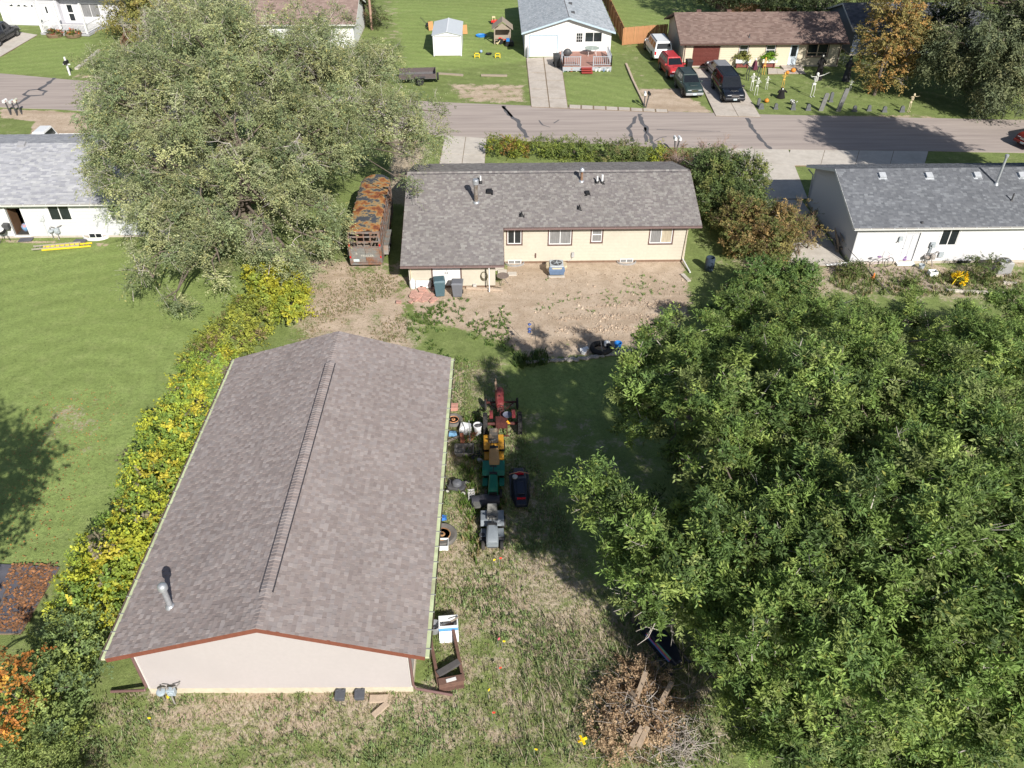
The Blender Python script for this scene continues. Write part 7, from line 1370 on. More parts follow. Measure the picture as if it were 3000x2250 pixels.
# ---- wheels lying on the ground
def flat_wheel(label, kp, r, rimm, w=.22, z0=0.0, holes=True):
    q = G(kp, w); t = thing('discarded_tyre', label, 'tyre', (q.x,q.y,z0)); b = MB(); b.lathe([(r*.55,.02),(r*.85,0),(r,.06),(r,w-.06),(r*.9,w),(r*.62,w-.02),(r*.55,w-.05)],28); b.build('tyre', M('dusty_tyre', (.14,.13,.12), rough=.9, var=.2), t, smooth='auto')
    b = MB(); b.lathe([(r*.60,w-.05),(r*.52,w-.02),(r*.48,w-.09),(r*.22,w-.06),(r*.18,w-.02),(r*.06,w-.02)],24); b.build('rim', rimm, t, smooth='auto')
    b = MB()
    for i in range(8 if holes else 0): a = i*math.pi/4; b.lathe([(r*.055,w-.055),(r*.055,w-.04)],8,(r*.36*math.cos(a),r*.36*math.sin(a),0))
    b.lathe([(r*.10,w-.025),(r*.10,w-.012)],12); b.build('bolt_holes', BLACKP, t)
flat_wheel('old wheel with bright orange rim lying against the workshop', q1(560,640), .45, M('orange_rim', (.62,.30,.14), rough=.7, var=.25, c2=(.4,.16,.08), thr=.6, s2=6))
flat_wheel('worn wheel with rusty tan rim lying beside a white tub', q2(415,970), .62, M('tan_rusty_rim', (.42,.24,.11), rough=.8, var=.25, c2=(.26,.13,.07), thr=.55, s2=5), holes=False)
# ---- tubs, cooler, bucket, blocks
def simple(name, label, cat, kp, fn, mats, z=0.0, rz=0.0, bevel=.01, smooth=False):
    q = G(kp, z); b = MB(); fn(b); o = b.build(name, mats, None, bevel=bevel, smooth=smooth); tag(o, label, cat); o.location = (q.x,q.y,z if z < .02 else 0); o.rotation_euler = (0,0,rz); return o
def tub(b, w, d, h, t=.025):
    b.box(-w/2,w/2,-d/2,d/2,0,.03); b.box(-w/2,w/2,-d/2,-d/2+t,.03,h); b.box(-w/2,w/2,d/2-t,d/2,.03,h); b.box(-w/2,-w/2+t,-d/2+t,d/2-t,.03,h); b.box(w/2-t,w/2,-d/2+t,d/2-t,.03,h)
WPL = M('white_plastic', (.72,.73,.74), rough=.45, var=.05, c2=(.55,.53,.48), thr=.65, s2=4)
simple('plastic_tub', 'small white plastic tub beside the worn wheel', 'tub', q2(420,1120), lambda b: tub(b,.5,.45,.28), WPL, .1)
q = G(q3(500,430)); ck = thing('cooler', 'open white and blue picnic cooler at the end of the timber frame', 'cooler', (q.x,q.y,0), R(4)); b = MB(); tub(b,.72,.5,.42,.05); b.build('body', WPL, ck, bevel=.02); b = MB(); b.box(-.35,.35,-.265,-.251,.08,.32); b.build('front_panel', M('cooler_blue', (.10,.30,.62), rough=.5), ck); b = MB(); b.obox((0,-.46,.09),(.72,.42,.05),0,.5); b.build('lid', WPL, ck, bevel=.02); b = MB(); b.bar((.1,-.1,.5),(.4,.05,.52),.05,.04); b.build('stick', WOODG, ck)
simple('metal_bucket', 'grey metal bucket beside the cooler', 'bucket', q3(325,470), lambda b: (b.lathe([(.02,.03),(.17,.03),(.21,.38),(.225,.38),(.19,.0),(.02,.0)],18), b.tube([(-.22,0,.36),(-.15,-.1,.2),(.15,-.1,.2),(.22,0,.36)],.008,5)), GALV, smooth='auto', bevel=0)
simple('white_bucket', 'tall white plastic bucket with dark scrap beside the red tractor', 'bucket', q1(875,840), lambda b: (b.mat(0).lathe([(.15,0),(.2,.55),(.22,.55),(.22,.6),(.19,.6),(.17,.4),(.02,.4)],18), b.mat(1).ball((0,0,.5),(.17,.17,.12))), [WPL, DKGREY], smooth='auto', bevel=0)
simple('cinder_block', 'pale grey cinder block between the push mower and green mower', 'block', q2(790,500), lambda b: (tub(b,.30,.52,.2,.05), b.box(-.025,.025,-.2,.2,.03,.2), b.box(-.12,.12,-.1,-.05,.03,.2), b.box(-.12,.12,.06,.11,.03,.2)), M('block_grey', (.45,.44,.43), rough=.9), rz=.1)
for i, kp in enumerate((q5(880,1005), q5(1048,1000))): simple('plastic_tub', ['dark grey plastic tub by the workshop foundation, the one with the paler lid','dark grey plastic tub nearest the pale planks by the workshop foundation'][i], 'tub', kp, lambda b: (b.loft([[(-.15,-.18,0),(.15,-.18,0),(.15,.18,0),(-.15,.18,0)],[(-.18,-.21,.2),(.18,-.21,.2),(.18,.21,.24),(-.18,.21,.24)]]), b.box(-.14,-.06,.05,.12,.25,.29), b.box(.06,.14,.05,.12,.25,.29)), M('slate_plastic', (.085,.09,.105), rough=.4), rz=.05*i, bevel=.03)
for i, (ka, kb, w_) in enumerate(((q5(1130,1035),q5(1290,1030),.28),(q5(1160,1180),q5(1285,1070),.2))):
    a, c = G(ka), G(kb); b = MB(); b.bar((0,0,.05),(c.x-a.x,c.y-a.y,.05),w_,.1); o = b.build('loose_plank', M('pale_plank', (.42,.33,.25), rough=.9, var=.15), None, bevel=.008); tag(o, ['pale plank lying flat along the workshop foundation','pale plank lying at an angle off the workshop foundation'][i], 'plank'); o.location = (a.x,a.y,0)
# rusty open frame (old trailer bed) in the grass
a, b_, c, d = [Vector(G(k)) for k in (q3(375,1190), q3(690,1130), q3(545,420), q3(255,520))]; fr = thing('rusty_frame', 'rusty open steel trailer frame lying in the grass', 'frame', (a.x,a.y,0)); RF = M('rusty_brown_steel', (.15,.085,.065), rough=.8, var=.25)
for p0, p1, w_, h_ in ((a,d,.11,.16),(b_,c,.11,.16),(d,c,.1,.1),(a,b_,.26,.3)):
    m = MB(); m.bar((p0.x-a.x,p0.y-a.y,.16),(p1.x-a.x,p1.y-a.y,.16),w_,h_); m.build('frame_beam', RF, fr)
m = MB(); a2, b2 = Vector(G(q3(365,1080))), Vector(G(q3(635,920))); m.bar((a2.x-a.x,a2.y-a.y,.25),(b2.x-a.x,b2.y-a.y,.25),.22,.12); m.build('cross_beam', M('dark_timber', (.085,.08,.08), rough=.85), fr)
m = MB(); a2, b2 = Vector(G(q3(475,1165))), Vector(G(q3(600,1130))); a2 -= a; b2 -= a; m.bar((a2.x,a2.y-.05,.33),(b2.x,b2.y-.05,.33),.12,.02); m.build('licence_plate', WHITE, fr)
m = MB(); a2, b2 = Vector(G(q3(330,1260))), Vector(G(q3(700,1190))); m.bar((a2.x-a.x,a2.y-a.y,.04),(b2.x-a.x,b2.y-a.y,.04),.1,.06); m.build('loose_rail', RF, fr)
# ---- junk pile by the workshop
JR = M('rust_red_scrap', (.30,.11,.06), rough=.8, var=.3)
def scrap(name, label, cat, kp, fn, m, rz=0.0, **k): return simple(name, label, cat, kp, fn, m, rz=rz, **k)
scrap('crumpled_tarp', 'crumpled white sheet on the scrap pile beside the red tractor', 'sheet', q1(715,800), lambda b: (b.loft([[(-.3,-.25,.0),(.3,-.25,.0),(.32,.2,.0),(-.3,.25,.0)],[(-.28,-.2,.3),(.2,-.25,.4),(.3,.15,.34),(-.2,.22,.42)],[(-.1,-.1,.42),(.1,-.12,.46),(.1,.1,.44),(-.1,.1,.5)]])), WPL)
scrap('fallen_panel', 'rust-red steel panel standing in the scrap pile', 'panel', q1(675,950), lambda b: b.obox((0,0,.25),(.18,.6,.06),.1,.5), JR)
scrap('plastic_jug', 'crushed blue plastic jug in the scrap pile', 'jug', q1(555,850), lambda b: b.loft([[(-.22,-.12,0),(.22,-.14,0),(.2,.14,0),(-.2,.12,0)],[(-.2,-.1,.2),(.18,-.1,.24),(.14,.1,.2),(-.16,.12,.18)]]), M('faded_blue', (.16,.33,.52), rough=.5), bevel=.03)
scrap('blue_tarp', 'small crumpled bright blue tarp beside the workshop gutter', 'tarp', q2(415,775), lambda b: b.loft([[(-.25,-.18,0),(.2,-.16,0),(.22,.15,0),(-.2,.2,0)],[(-.2,-.1,.1),(.1,-.12,.13),(.12,.08,.08),(-.1,.12,.12)]]), M('bright_blue_tarp', (.04,.17,.55), rough=.5))
scrap('steel_pipe', 'thin grey steel pipe leaning upright in the scrap pile', 'pipe', q1(775,960), lambda b: b.tube([(0,0,0),(-.02,.15,1.3)],.022,7), GALV)
scrap('wheelbarrow', 'overturned black wheelbarrow tub with weeds in the scrap pile', 'wheelbarrow', q1(700,1080), lambda b: (b.loft([[(-.35,-.25,0),(.35,-.25,0),(.35,.25,0),(-.35,.25,0)],[(-.45,-.34,.3),(.45,-.34,.3),(.45,.34,.3),(-.45,.34,.3)],[(-.42,-.31,.3),(.42,-.31,.3),(.42,.31,.3),(-.42,.31,.3)],[(-.32,-.22,.06),(.32,-.22,.06),(.32,.22,.06),(-.32,.22,.06)]]),), M('grey_tub', (.2,.19,.18), rough=.7))
scrap('black_tray', 'tilted black plastic tray at the foot of the scrap pile', 'tray', q1(850,1130), lambda b: b.obox((0,0,.14),(.55,.3,.04),.5,.5), BLACKP)
scrap('mower_scrap', 'pale broken mower parts on the grass beside the yellow tractor', 'machine parts', q1(950,1200), lambda b: (b.lathe([(.12,0),(.12,.1)],10,(-.2,.1,0)), b.lathe([(.09,0),(.09,.08)],10,(.15,-.1,0)), b.bar((-.3,.2,.05),(.35,-.2,.06),.08,.05)), M('pale_metal', (.42,.41,.40), rough=.6, metal=.3))
for i, (kp, rz_) in enumerate(((q1(535,490),0),(q1(540,470),.03))): 
    if i == 0: scrap('brick_stack', 'stack of pink paving bricks between the workshop and orange-rimmed wheel', 'bricks', q1(530,510), lambda b: [b.box(-.35,.35,-.22+j*.22,-.02+j*.22,k*.1,k*.1+.09) for j in range(2) for k in range(2)], M('pink_brick', (.46,.24,.19), rough=.9, var=.15))
scrap('loose_board', 'weathered board lying across the scrap under the gutter', 'board', q1(500,950), lambda b: b.bar((-.6,-.3,.06),(.5,.35,.1),.14,.04), WOODG)
scrap('scrap_rods', 'bundle of rusty rods in the scrap pile', 'rods', q1(740,900), lambda b: [b.tube([(-.3+.07*j,-.4+.05*(j%3),.05+.02*j),(.2+.05*j,.4-.06*(j%4),.12+.03*j)],.016,5) for j in range(8)], JR)
# ---- marker flags
fg = [(q3(1130,680),(.75,.12,.2),'pink'),(q3(1190,700),(.85,.6,.02),'yellow'),(q3(1145,1045),(.55,.06,.03),'dark red'),(q3(1005,1335),(.85,.6,.02),'yellow'),(q3(1060,1610),(.8,.05,.03),'red'),(q2(1150,1385),(.75,.04,.03),'red'),(q2(1070,1410),(.85,.55,.02),'yellow'),(q4(1065,1360),(.85,.6,.02),'yellow'),(q6(192,1520),(.8,.5,.02),'yellow'),(K(1700,500,3)(0,0),None,'')]
fl = ['pink marker flag in the rough grass beside a yellow one','yellow marker flag in the rough grass beside a pink one','dark red marker flag deep in the rough grass','yellow marker flag beside the rusty frame','red marker flag in the greener grass past the rusty frame','red marker flag at the nose of the blue-grey mower','yellow marker flag at the nose of the blue-grey mower','yellow marker flag in front of the gas meter','small yellow flag in the dry stalks']
for (kp, c, nm), lab in zip(fg, fl):
    q = G(kp); t = thing('marker_flag', lab, 'flag', (q.x,q.y,0), rnd.uniform(-.6,.6)); b = MB(); b.cyl((0,0,-.05),(0,0,.5),.006,.006,5); b.build('wire', GALV, t); b = MB(); b.add([(0,0,.4),(.09,.02,.42),(.10,.03,.5),(0,0,.5),(0,.006,.4),(.09,.026,.42),(.10,.036,.5),(0,.006,.5)], [(0,1,2,3),(7,6,5,4),(0,4,5,1),(1,5,6,2),(2,6,7,3)]); b.build('flag', M('flag_'+nm.replace(' ','_'), c, rough=.5), t)
q = G(q6(600,1455)); t = thing('pinwheel', 'yellow plastic pinwheel petals standing in the dry stalks by the brush pile', 'pinwheel', (q.x,q.y,0)); b = MB(); b.cyl((0,0,-.05),(0,0,.55),.008,.008,5); b.build('stick', WOODG, t)
for i in range(4): a = i*1.57+.4; b = MB(); b.obox((.09*math.cos(a),.09*math.sin(a),.56),(.16,.09,.02),a,.35); b.build('petal', M('petal_yellow', (.85,.55,.01), rough=.4), t, bevel=.01)
# ---- brush pile
q = G(q6(1050,1150)); bp = thing('brush_pile', 'heap of cut branches with brown dead leaves and fence posts', 'brush pile', (q.x,q.y,0)); rb = random.Random(9)
rgb = np.random.default_rng(77); Cb = [((0,.1,.25),(1.6,1.2,.42)),((-.5,-1.0,.25),(1.3,.9,.42)),((.1,1.2,.2),(1.1,.8,.35)),((.7,-.3,.2),(.9,.9,.35))]; Pb, Ob = clump_points(rgb, Cb, 170, (.5,1.05), .05)
leaf_mesh('dead_leaves', bp, rgb, Pb, Ob, 64, (.085,.055), .35, [(.42,.30,.185),(.34,.23,.14),(.50,.37,.24),(.27,.18,.11)], [3,2,2,1], up=.3, kind='stuff')
b = MB()
for i in range(200):
    x, y = rb.gauss(.3,.9), rb.gauss(-.1,.9); z = max(.05, .75-.35*math.hypot(x,y))*rb.uniform(.5,1.1); a = rb.uniform(0,6.28); L = rb.uniform(.4,1.3); d = Vector((math.cos(a),math.sin(a),rb.uniform(-.2,.45))); s = Vector((x,y,z)); b.tube(wiggle(rb, s, s+d*L, 3, .12), [.014,.011,.008,.004], 3, cap=False)
b.build('cut_branches', TWIG, bp, kind='stuff')
b = MB()
for i in range(130):
    x, y = rb.gauss(1.15,.4), rb.gauss(-1.3,.5); a = rb.uniform(0,6.28); d = Vector((math.cos(a),math.sin(a),rb.uniform(-.1,.3))); s = Vector((x,y,rb.uniform(.1,.5))); b.tube(wiggle(rb, s, s+d*rb.uniform(.4,1.0), 3, .2), [.012,.009,.007,.004], 3, cap=False)
b.build('pale_branches', M('pale_branch', (.34,.30,.27), rough=.9, var=.2), bp, kind='stuff')
for i, (ka, kb) in enumerate(((q6(1035,1140),q6(1150,820)),(q6(1275,1085),q6(1375,905)),(q6(1030,1450),q6(1120,1290)),(q6(1090,1450),q6(1170,1290)),(q6(1010,960),q6(1075,1040)))):
    a, c = G(ka,.55)-q, G(kb,.6)-q; b = MB(); b.bar((a.x,a.y,.6),(c.x,c.y,.75),.15,.15); b.build('fence_post', M('old_post', (.34,.26,.19), rough=.9, var=.2), bp)
# snowmobile under the trees
q = G(q6(1230,500)); sm = thing('snowmobile', 'black snowmobile with rainbow stripe half under the trees', 'snowmobile', (q.x+.05,q.y-.25,0), R(-58)); b = MB(); b.loft([[(-1.1,-.22,.25),(-1.1,.22,.25),(-1.1,.18,.55),(-1.1,-.18,.55)],[(0,-.38,.2),(0,.38,.2),(0,.3,.7),(0,-.3,.7)],[(.7,-.4,.18),(.7,.4,.18),(.7,.25,.55),(.7,-.25,.55)],[(1.15,-.2,.2),(1.15,.2,.2),(1.15,.12,.3),(1.15,-.12,.3)]]); b.build('hood', BBK, sm, bevel=.04)
for i, c in enumerate(((.05,.25,.5),(.5,.1,.35),(.6,.3,.08),(.15,.45,.3))): b = MB(); b.obox((.35,-.36+.05*i*.5,.47+.04*i),(1.3,.03,.035),-.03,-.5); b.build('stripe', M('stripe_%d' % i, c, rough=.3), sm)
b = MB(); b.tube([(1.1,-.35,.1),(1.35,0,.2),(1.1,.35,.1)],.022,6); b.bar((.3,-.45,.05),(1.3,-.45,.08),.13,.03); b.bar((.3,.45,.05),(1.3,.45,.08),.13,.03); b.build('ski', DKGREY, sm)
# gas meter on the workshop
meter_set('gas_meter', 'blue-grey gas meter with yellow tag on the beige workshop wall', (-11.25,15.93,0), M('meter_bluegrey', (.34,.40,.45), rough=.5), sc_=.85)
q = G(q4(1190,1160)); b = MB(); b.box(-.05,.05,-.05,.05,0,.1); tag(b.build('yellow_marker', TY), 'small yellow pipe marker under the workshop gas meter', 'marker').location = (q.x,q.y,0)
# ================================================================== back yard of the main house
ac = thing('air_conditioner', 'octagonal beige and blue air conditioner with fan on top beside the cream house', 'air conditioner', (3.75,44.3,0)); n = 8
def oct_(r, z, sy=.8): return [(r*math.cos(math.pi/8+i*math.pi/4), r*sy*math.sin(math.pi/8+i*math.pi/4), z) for i in range(8)]
b = MB(); b.box(-.5,.5,-.55,.5,-.05,.06); b.build('pad', CONC2, ac); b = MB(); b.loft([oct_(.58,.2), oct_(.72,.52), oct_(.68,.62)]); b.build('shell', M('ac_beige', (.50,.42,.29), rough=.6), ac, bevel=.015)
b = MB(); b.loft([[(-.42,-.62,.22),(.42,-.62,.22),(.5,-.58,.5),(-.5,-.58,.5)],[(-.40,-.45,.2),(.40,-.45,.2),(.46,-.4,.66),(-.46,-.4,.66)]]); b.build('front_grille', M('ac_blue', (.10,.15,.24), rough=.5), ac)
b = MB(); b.box(-.42,.42,-.42,.42,.62,.70); b.build('top_plate', M('ac_top', (.42,.45,.47), rough=.5), ac, bevel=.02)
b = MB(); b.lathe([(.32,.70),(.34,.72),(.30,.72)],24); b.lathe([(.30,.695),(.30,.703)],20); b.build('fan_ring', DKGREY, ac); b = MB()
for i in range(5): a = i*2*math.pi/5; b.obox((.15*math.cos(a),.15*math.sin(a),.715),(.24,.11,.012),a,.3)
b.lathe([(.06,.70),(.06,.74)],10); b.build('fan_blades', M('fan_grey', (.33,.36,.38), rough=.4), ac)
for x in (-.4,.4):
    for y in (-.4,.35): b = MB(); b.cyl((x,y,.05),(x,y,.24),.02); b.build('leg', DKGREY, ac)
wheelie('blue-green wheelie bin leaning beside the pink paving stones', (G(k6(1145,1275)).x, G(k6(1145,1275)).y+.3, 0), R(8), M('bin_teal', (.075,.13,.155), rough=.45, var=.1), 1.15, .66, .7); wheelie('grey wheelie bin with flat lid beside the white double doors', (G(k6(1300,1280)).x, G(k6(1300,1280)).y+.3, 0), R(-2), M('bin_grey', (.15,.155,.175), rough=.5, var=.08), 1.02, .66, .66)
q = G(k6(912,1190)); b = MB(); b.lathe([(.02,0),(.16,0),(.18,.1),(.18,.45),(.12,.55),(.05,.58),(.05,.66),(.02,.66)],16); tag(b.build('propane_tank', VINYL, None, smooth='auto'), 'white propane tank at the corner of the cream house addition', 'gas bottle').location = (q.x,q.y,0)
q = G(k6(990,1175)); b = MB(); b.lathe([(.22,.0),(.3,.08),(.34,.22),(.30,.22),(.26,.1),(.02,.05)],20); tag(b.build('fire_bowl', M('bowl_dark', (.06,.05,.045), rough=.8, c2=(.5,.45,.4), thr=.6, s2=5), None, smooth='auto'), 'dark round fire bowl between the propane tank and bins', 'fire bowl').location = (q.x,q.y,0)
q = G(k6(1010,1160)); b = MB(); b.box(-.45,.45,-.04,.04,.05,.55); tag(b.build('white_board', WPL), 'white board leaning against the cream wall behind the fire bowl', 'board').location = (q.x,42.62,0)
STN = M('pink_stone', (.46,.27,.22), rough=.9, var=.2, scale=4)
for i in range(26):
    q = G(k6(rb.gauss(985,75), rb.gauss(1262,42))); n = rb.randint(4,6); s_ = rb.uniform(.16,.36); b = MB(); b.prism([(s_*math.cos(2*math.pi*j/n)*rb.uniform(.8,1.2), s_*math.sin(2*math.pi*j/n)*rb.uniform(.7,1.1)) for j in range(n)], 0, rb.uniform(.05,.09), 'z'); o = b.build('paving_stone', STN, None, bevel=.01); tag(o, 'broken pink paving stone in the heap beside the bins', 'stone', 'pink paving stones heaped by the bins'); o.location = (q.x,q.y,-.01 + (.06 if i > 12 else 0)); o.rotation_euler = (rb.uniform(-.12,.12),rb.uniform(-.12,.12),rb.uniform(0,3))
# small round table with three legs, stepping stones, timbers
q = G(k6(1690,1150)); t = thing('garden_table', 'small weathered round metal table beside the cream addition', 'table', (q.x,q.y,0)); b = MB(); b.lathe([(.36,.52),(.38,.54),(.36,.56)],18); b.build('table_top', M('rust_grey', (.20,.16,.14), rough=.7, var=.2), t)
for a in range(3): b = MB(); b.tube([(.25*math.cos(a*2.1),.25*math.sin(a*2.1),.53),(.1*math.cos(a*2.1),.1*math.sin(a*2.1),.3),(.32*math.cos(a*2.1),.32*math.sin(a*2.1),0)],.014,6); b.build('leg', DKGREY, t)
for i, kp in enumerate((k6(1660,1025), k6(1685,1050), k6(1770,1070))): q = G(kp); b = MB(); b.box(-.28,.28,-.2,.2,-.03,.05); o = b.build('stepping_stone', CONC2, None, bevel=.01); tag(o, ['tan stepping stone nearest the inner corner of the cream house','tan stepping stone under the round metal table','square stepping stone right of the round metal table'][i], 'paving stone'); o.location = (q.x,q.y,0)
q0, q1_ = G(k6(1375,1195)), G(k6(1690,1215)); b = MB(); b.bar((0,0,.05),(q1_.x-q0.x,q1_.y-q0.y,.05),.14,.12); o = b.build('edging_timber', PT); tag(o, 'tan timber edging along the foot of the cream addition', 'timber'); o.location = (q0.x,q0.y,0)
q = G(k6(1445,1185)); b = MB(); b.obox((0,0,.12),(.22,.2,.22),.3); tag(b.build('floodlight', M('lamp_grey', (.45,.44,.42), rough=.5), None, bevel=.03), 'grey box lamp on the ground by the garden hose', 'lamp').location = (q.x,q.y,0)
# downspout splash plank, rain barrel
a, c = G(k7(1470,1075)), G(k7(1530,1135)); b = MB(); b.bar((0,0,.04),(c.x-a.x,c.y-a.y,.03),.24,.07); o = b.build('splash_block', CONC2); tag(o, 'concrete splash block below the white downspout extension', 'splash block'); o.location = (a.x,a.y,0)
q = G(k7(1700,1035)); b = MB(); b.lathe([(.02,0),(.26,0),(.3,.1),(.3,.8),(.27,.88),(.27,.9),(.24,.9),(.24,.5),(.02,.5)],20); tag(b.build('rain_barrel', M('barrel_blue_black', (.035,.05,.075), rough=.4), None, smooth='auto'), 'dark blue barrel in the shade beside the cream house', 'barrel').location = (q.x,q.y,0)
# bird feeder on a shepherd's hook
q = G(q7(512,405)); t = thing('bird_feeder', 'thin shepherd hook with blue hanging feeder on the bare soil', 'bird feeder', (q.x,q.y,0)); b = MB(); b.tube([(0,0,-.1),(-.12,0,1.2),(-.2,0,2.0),(-.3,0,2.15),(-.42,0,2.1),(-.44,0,2.0)],.012,6); b.build('hook', DKGREY, t); b = MB(); b.tube([(-.44,0,2.0),(-.44,0,1.45)],.006,4); b.build('chain', DKGREY, t)
for z in (1.95,1.65,1.48): b = MB(); b.lathe([(.02,z+.06),(.10,z),(.10,z-.03),(.03,z-.06)],12,(-.44,0,0)); b.build('feeder_cup', M('feeder_blue', (.06,.10,.28), rough=.4), t, smooth=True)
# stone edging, tyre fire ring, bucket
EST = M('pale_fieldstone', (.36,.33,.30), rough=.9, var=.2, scale=5)
i = 0
for (ka, kb, n) in ((q7(430,475),q7(860,452),15),(q7(860,452),q7(1340,375),17)):
    for j in range(n):
        t_ = (j+.5)/n; kp = (ka[0]+(kb[0]-ka[0])*t_, ka[1]+(kb[1]-ka[1])*t_); q = G(kp); b = MB(); s_ = rb.uniform(.13,.24); b.ball((0,0,.03),(s_,s_*rb.uniform(.5,.8),rb.uniform(.07,.12)),8,5); o = b.build('edging_stone', EST, None, smooth=True); tag(o, 'pale fieldstone edging the bare soil above the shaded lawn', 'stone', 'stones edging the shaded lawn'); o.location = (q.x,q.y+rb.uniform(-.08,.08),0); o.rotation_euler = (0,0,rb.uniform(-.6,.6))
q = G(q7(1065,380)); t = thing('tyre_ring', 'black tyre lying flat behind the stone edging', 'tyre', (q.x,q.y+.1,0)); b = MB(); b.lathe([(.36,.03),(.55,0),(.62,.1),(.6,.22),(.5,.28),(.38,.26),(.36,.1)],24,cap=False); b.build('tyre', RUBBER, t, smooth=True); b = MB(); b.bar((0,-.5,.3),(.02,.5,.3),.06,.03); b.build('strap', WOODG, t)
q = G(q7(1208,350)); b = MB(); b.lathe([(.15,0),(.2,.3),(.22,.3),(.22,.34),(.18,.34),(.14,.05)],18); tag(b.build('blue_tub', TB, None, smooth='auto'), 'round bright blue bucket behind the stone edging', 'bucket').location = (q.x,q.y,0)
for i, (kx, ky) in enumerate(((905,385),(930,375),(918,400))): q = G(q7(kx,ky)); b = MB(); b.obox((0,0,.1),(.3,.2,.2),.5*i,.2); o = b.build('white_block', WPL, None, bevel=.02); tag(o, 'small white block lying behind the stone edging', 'block', 'white blocks behind the stone edging'); o.location = (q.x,q.y,0)
q = G(q7(1112,335)); b = MB(); b.ball((0,0,.15),(.2,.18,.22),10,6); tag(b.build('white_stone', WPL, None, smooth=True), 'pale rounded stone behind the black tyre', 'stone').location = (q.x,q.y,0)
q = G(q7(1425,305)); b = MB(); b.obox((0,0,.1),(.28,.4,.16),-.5); tag(b.build('pale_slab', CONC2, None, bevel=.02), 'pale slab under the edge of the green trees', 'stone').location = (q.x,q.y,0)
# ================================================================== left neighbour's yard
a, c = G(k5(280,1110)), G(k5(720,1072)); d = Vector((c.x-a.x,c.y-a.y,0)).normalized(); nn = Vector((-d.y,d.x,0)); t = thing('extension_ladder', 'yellow and aluminium extension ladder lying on the lawn', 'ladder', (a.x,a.y,0)); ALU = M('aluminium', (.50,.46,.40), rough=.4, metal=.5); 
for m_, s0, s1, z, off in ((ALU,0,2.9,.14,0),(TY,.6,3.6,.06,-.06)):
    for k in (0,.42): b = MB(); p0 = d*s0+nn*(k+off); p1 = d*s1+nn*(k+off); b.bar((p0.x,p0.y,z),(p1.x,p1.y,z),.05,.09); b.build('ladder_rail', m_, t)
    s_ = s0+.15
    while s_ < s1: b = MB(); p0 = d*s_+nn*off; p1 = d*s_+nn*(.42+off); b.cyl((p0.x,p0.y,z),(p1.x,p1.y,z),.018,.018,6); b.build('rung', ALU, t); s_ += .3
for i, (kp, rz_, s_) in enumerate(((k5(225,1012),.1,(.85,.5)),(k5(692,1025),-.1,(.8,.55)))): q = G(kp); b = MB(); b.obox((0,0,.03),(s_[0],s_[1],.05),rz_); o = b.build('doormat', M('dark_mat', (.10,.10,.115), rough=.9), None, bevel=.01); tag(o, ['dark doormat below the open back door','dark flat slab beside the basement window well'][i], 'mat'); o.location = (q.x,q.y,0)
q = G(k5(45,1020)); t = thing('barbecue', 'black kettle barbecue with white lid beside the open back door', 'barbecue', (q.x,q.y,0)); b = MB(); b.ball((0,0,.72),(.3,.3,.2),14,6); b.build('bowl', BLACKP, t, smooth=True); b = MB(); b.ball((-.05,-.03,.82),(.29,.29,.17),14,6); b.build('lid', WPL, t, smooth=True); b = MB(); b.box(.1,.5,.1,.5,.75,1.1); b.build('side_table', DKGREY, t)
for a_ in range(3): b = MB(); b.tube([(.2*math.cos(a_*2.1),.2*math.sin(a_*2.1),.6),(.34*math.cos(a_*2.1),.34*math.sin(a_*2.1),0)],.018,6); b.build('leg', DKGREY, t)
# ---- mailboxes
def mailbox(label, kp, mat, posts=1, h=1.1, postm=DKGREY, lean=0.0, cross=False):
    q = G(kp); t = thing('mailbox', label, 'mailbox', (q.x,q.y,0), rnd.uniform(-.15,.15)); b = MB(); b.bar((0,0,-.1),(lean,0,h),.09,.09); b.build('post', postm, t); b = MB(); n = 8; pr = [(-.1+lean,h),(.1+lean,h)]+[(lean+.1*math.cos(math.pi*i/n),h+.16+.1*math.sin(math.pi*i/n)) for i in range(n+1)]; b.prism(pr,-.26,.26,'y'); bx_ = b.build('box', mat, t, bevel=.01); q_ = MB(); q_.box(lean+.11,lean+.12,-.06,-.02,h+.06,h+.18); q_.build('flag', REDL, bx_)
    return t
mailbox('white mailbox on a thin post at the roadside, beside two others', k1(95,990), WPL, lean=-.1); mailbox('grey mailbox on a leaning post between two others by the gravel verge', k1(150,995), M('mail_grey', (.45,.47,.48), rough=.4), lean=-.1); mailbox('cream mailbox on a slim post next to the gravel verge', k1(190,985), M('mail_cream', (.55,.55,.45), rough=.4), lean=-.12)
mailbox('white mailbox of the pair beside the hedge', k3(1405,1320), WPL, lean=-.1); q = G(k3(1405,1320)); m2 = mailbox('white mailbox nearest the rust-leaved bush', k3(1412,1322), WPL, lean=.2)
mailbox('white mailbox at the end of the long pale timber', k3(1140,925), WPL); mailbox('black mailbox beside the white one at the long pale timber', k3(1155,925), BLACKP, lean=.2)
q = G(k1(605,645)); t = thing('mailbox', 'black mailbox on a white cross post in front of the grey porch house', 'mailbox', (q.x,q.y,0)); b = MB(); b.box(-.07,.07,-.07,.07,-.1,1.7); b.bar((-.35,0,1.0),(.35,0,1.0),.09,.09); b.build('post', VINYL, t); b = MB(); n = 8; b.prism([(-.14,1.05),(.14,1.05)]+[(.14*math.cos(math.pi*i/n),1.25+.14*math.sin(math.pi*i/n)) for i in range(n+1)],-.36,.3,'y'); b.build('box', BLACKP, t)
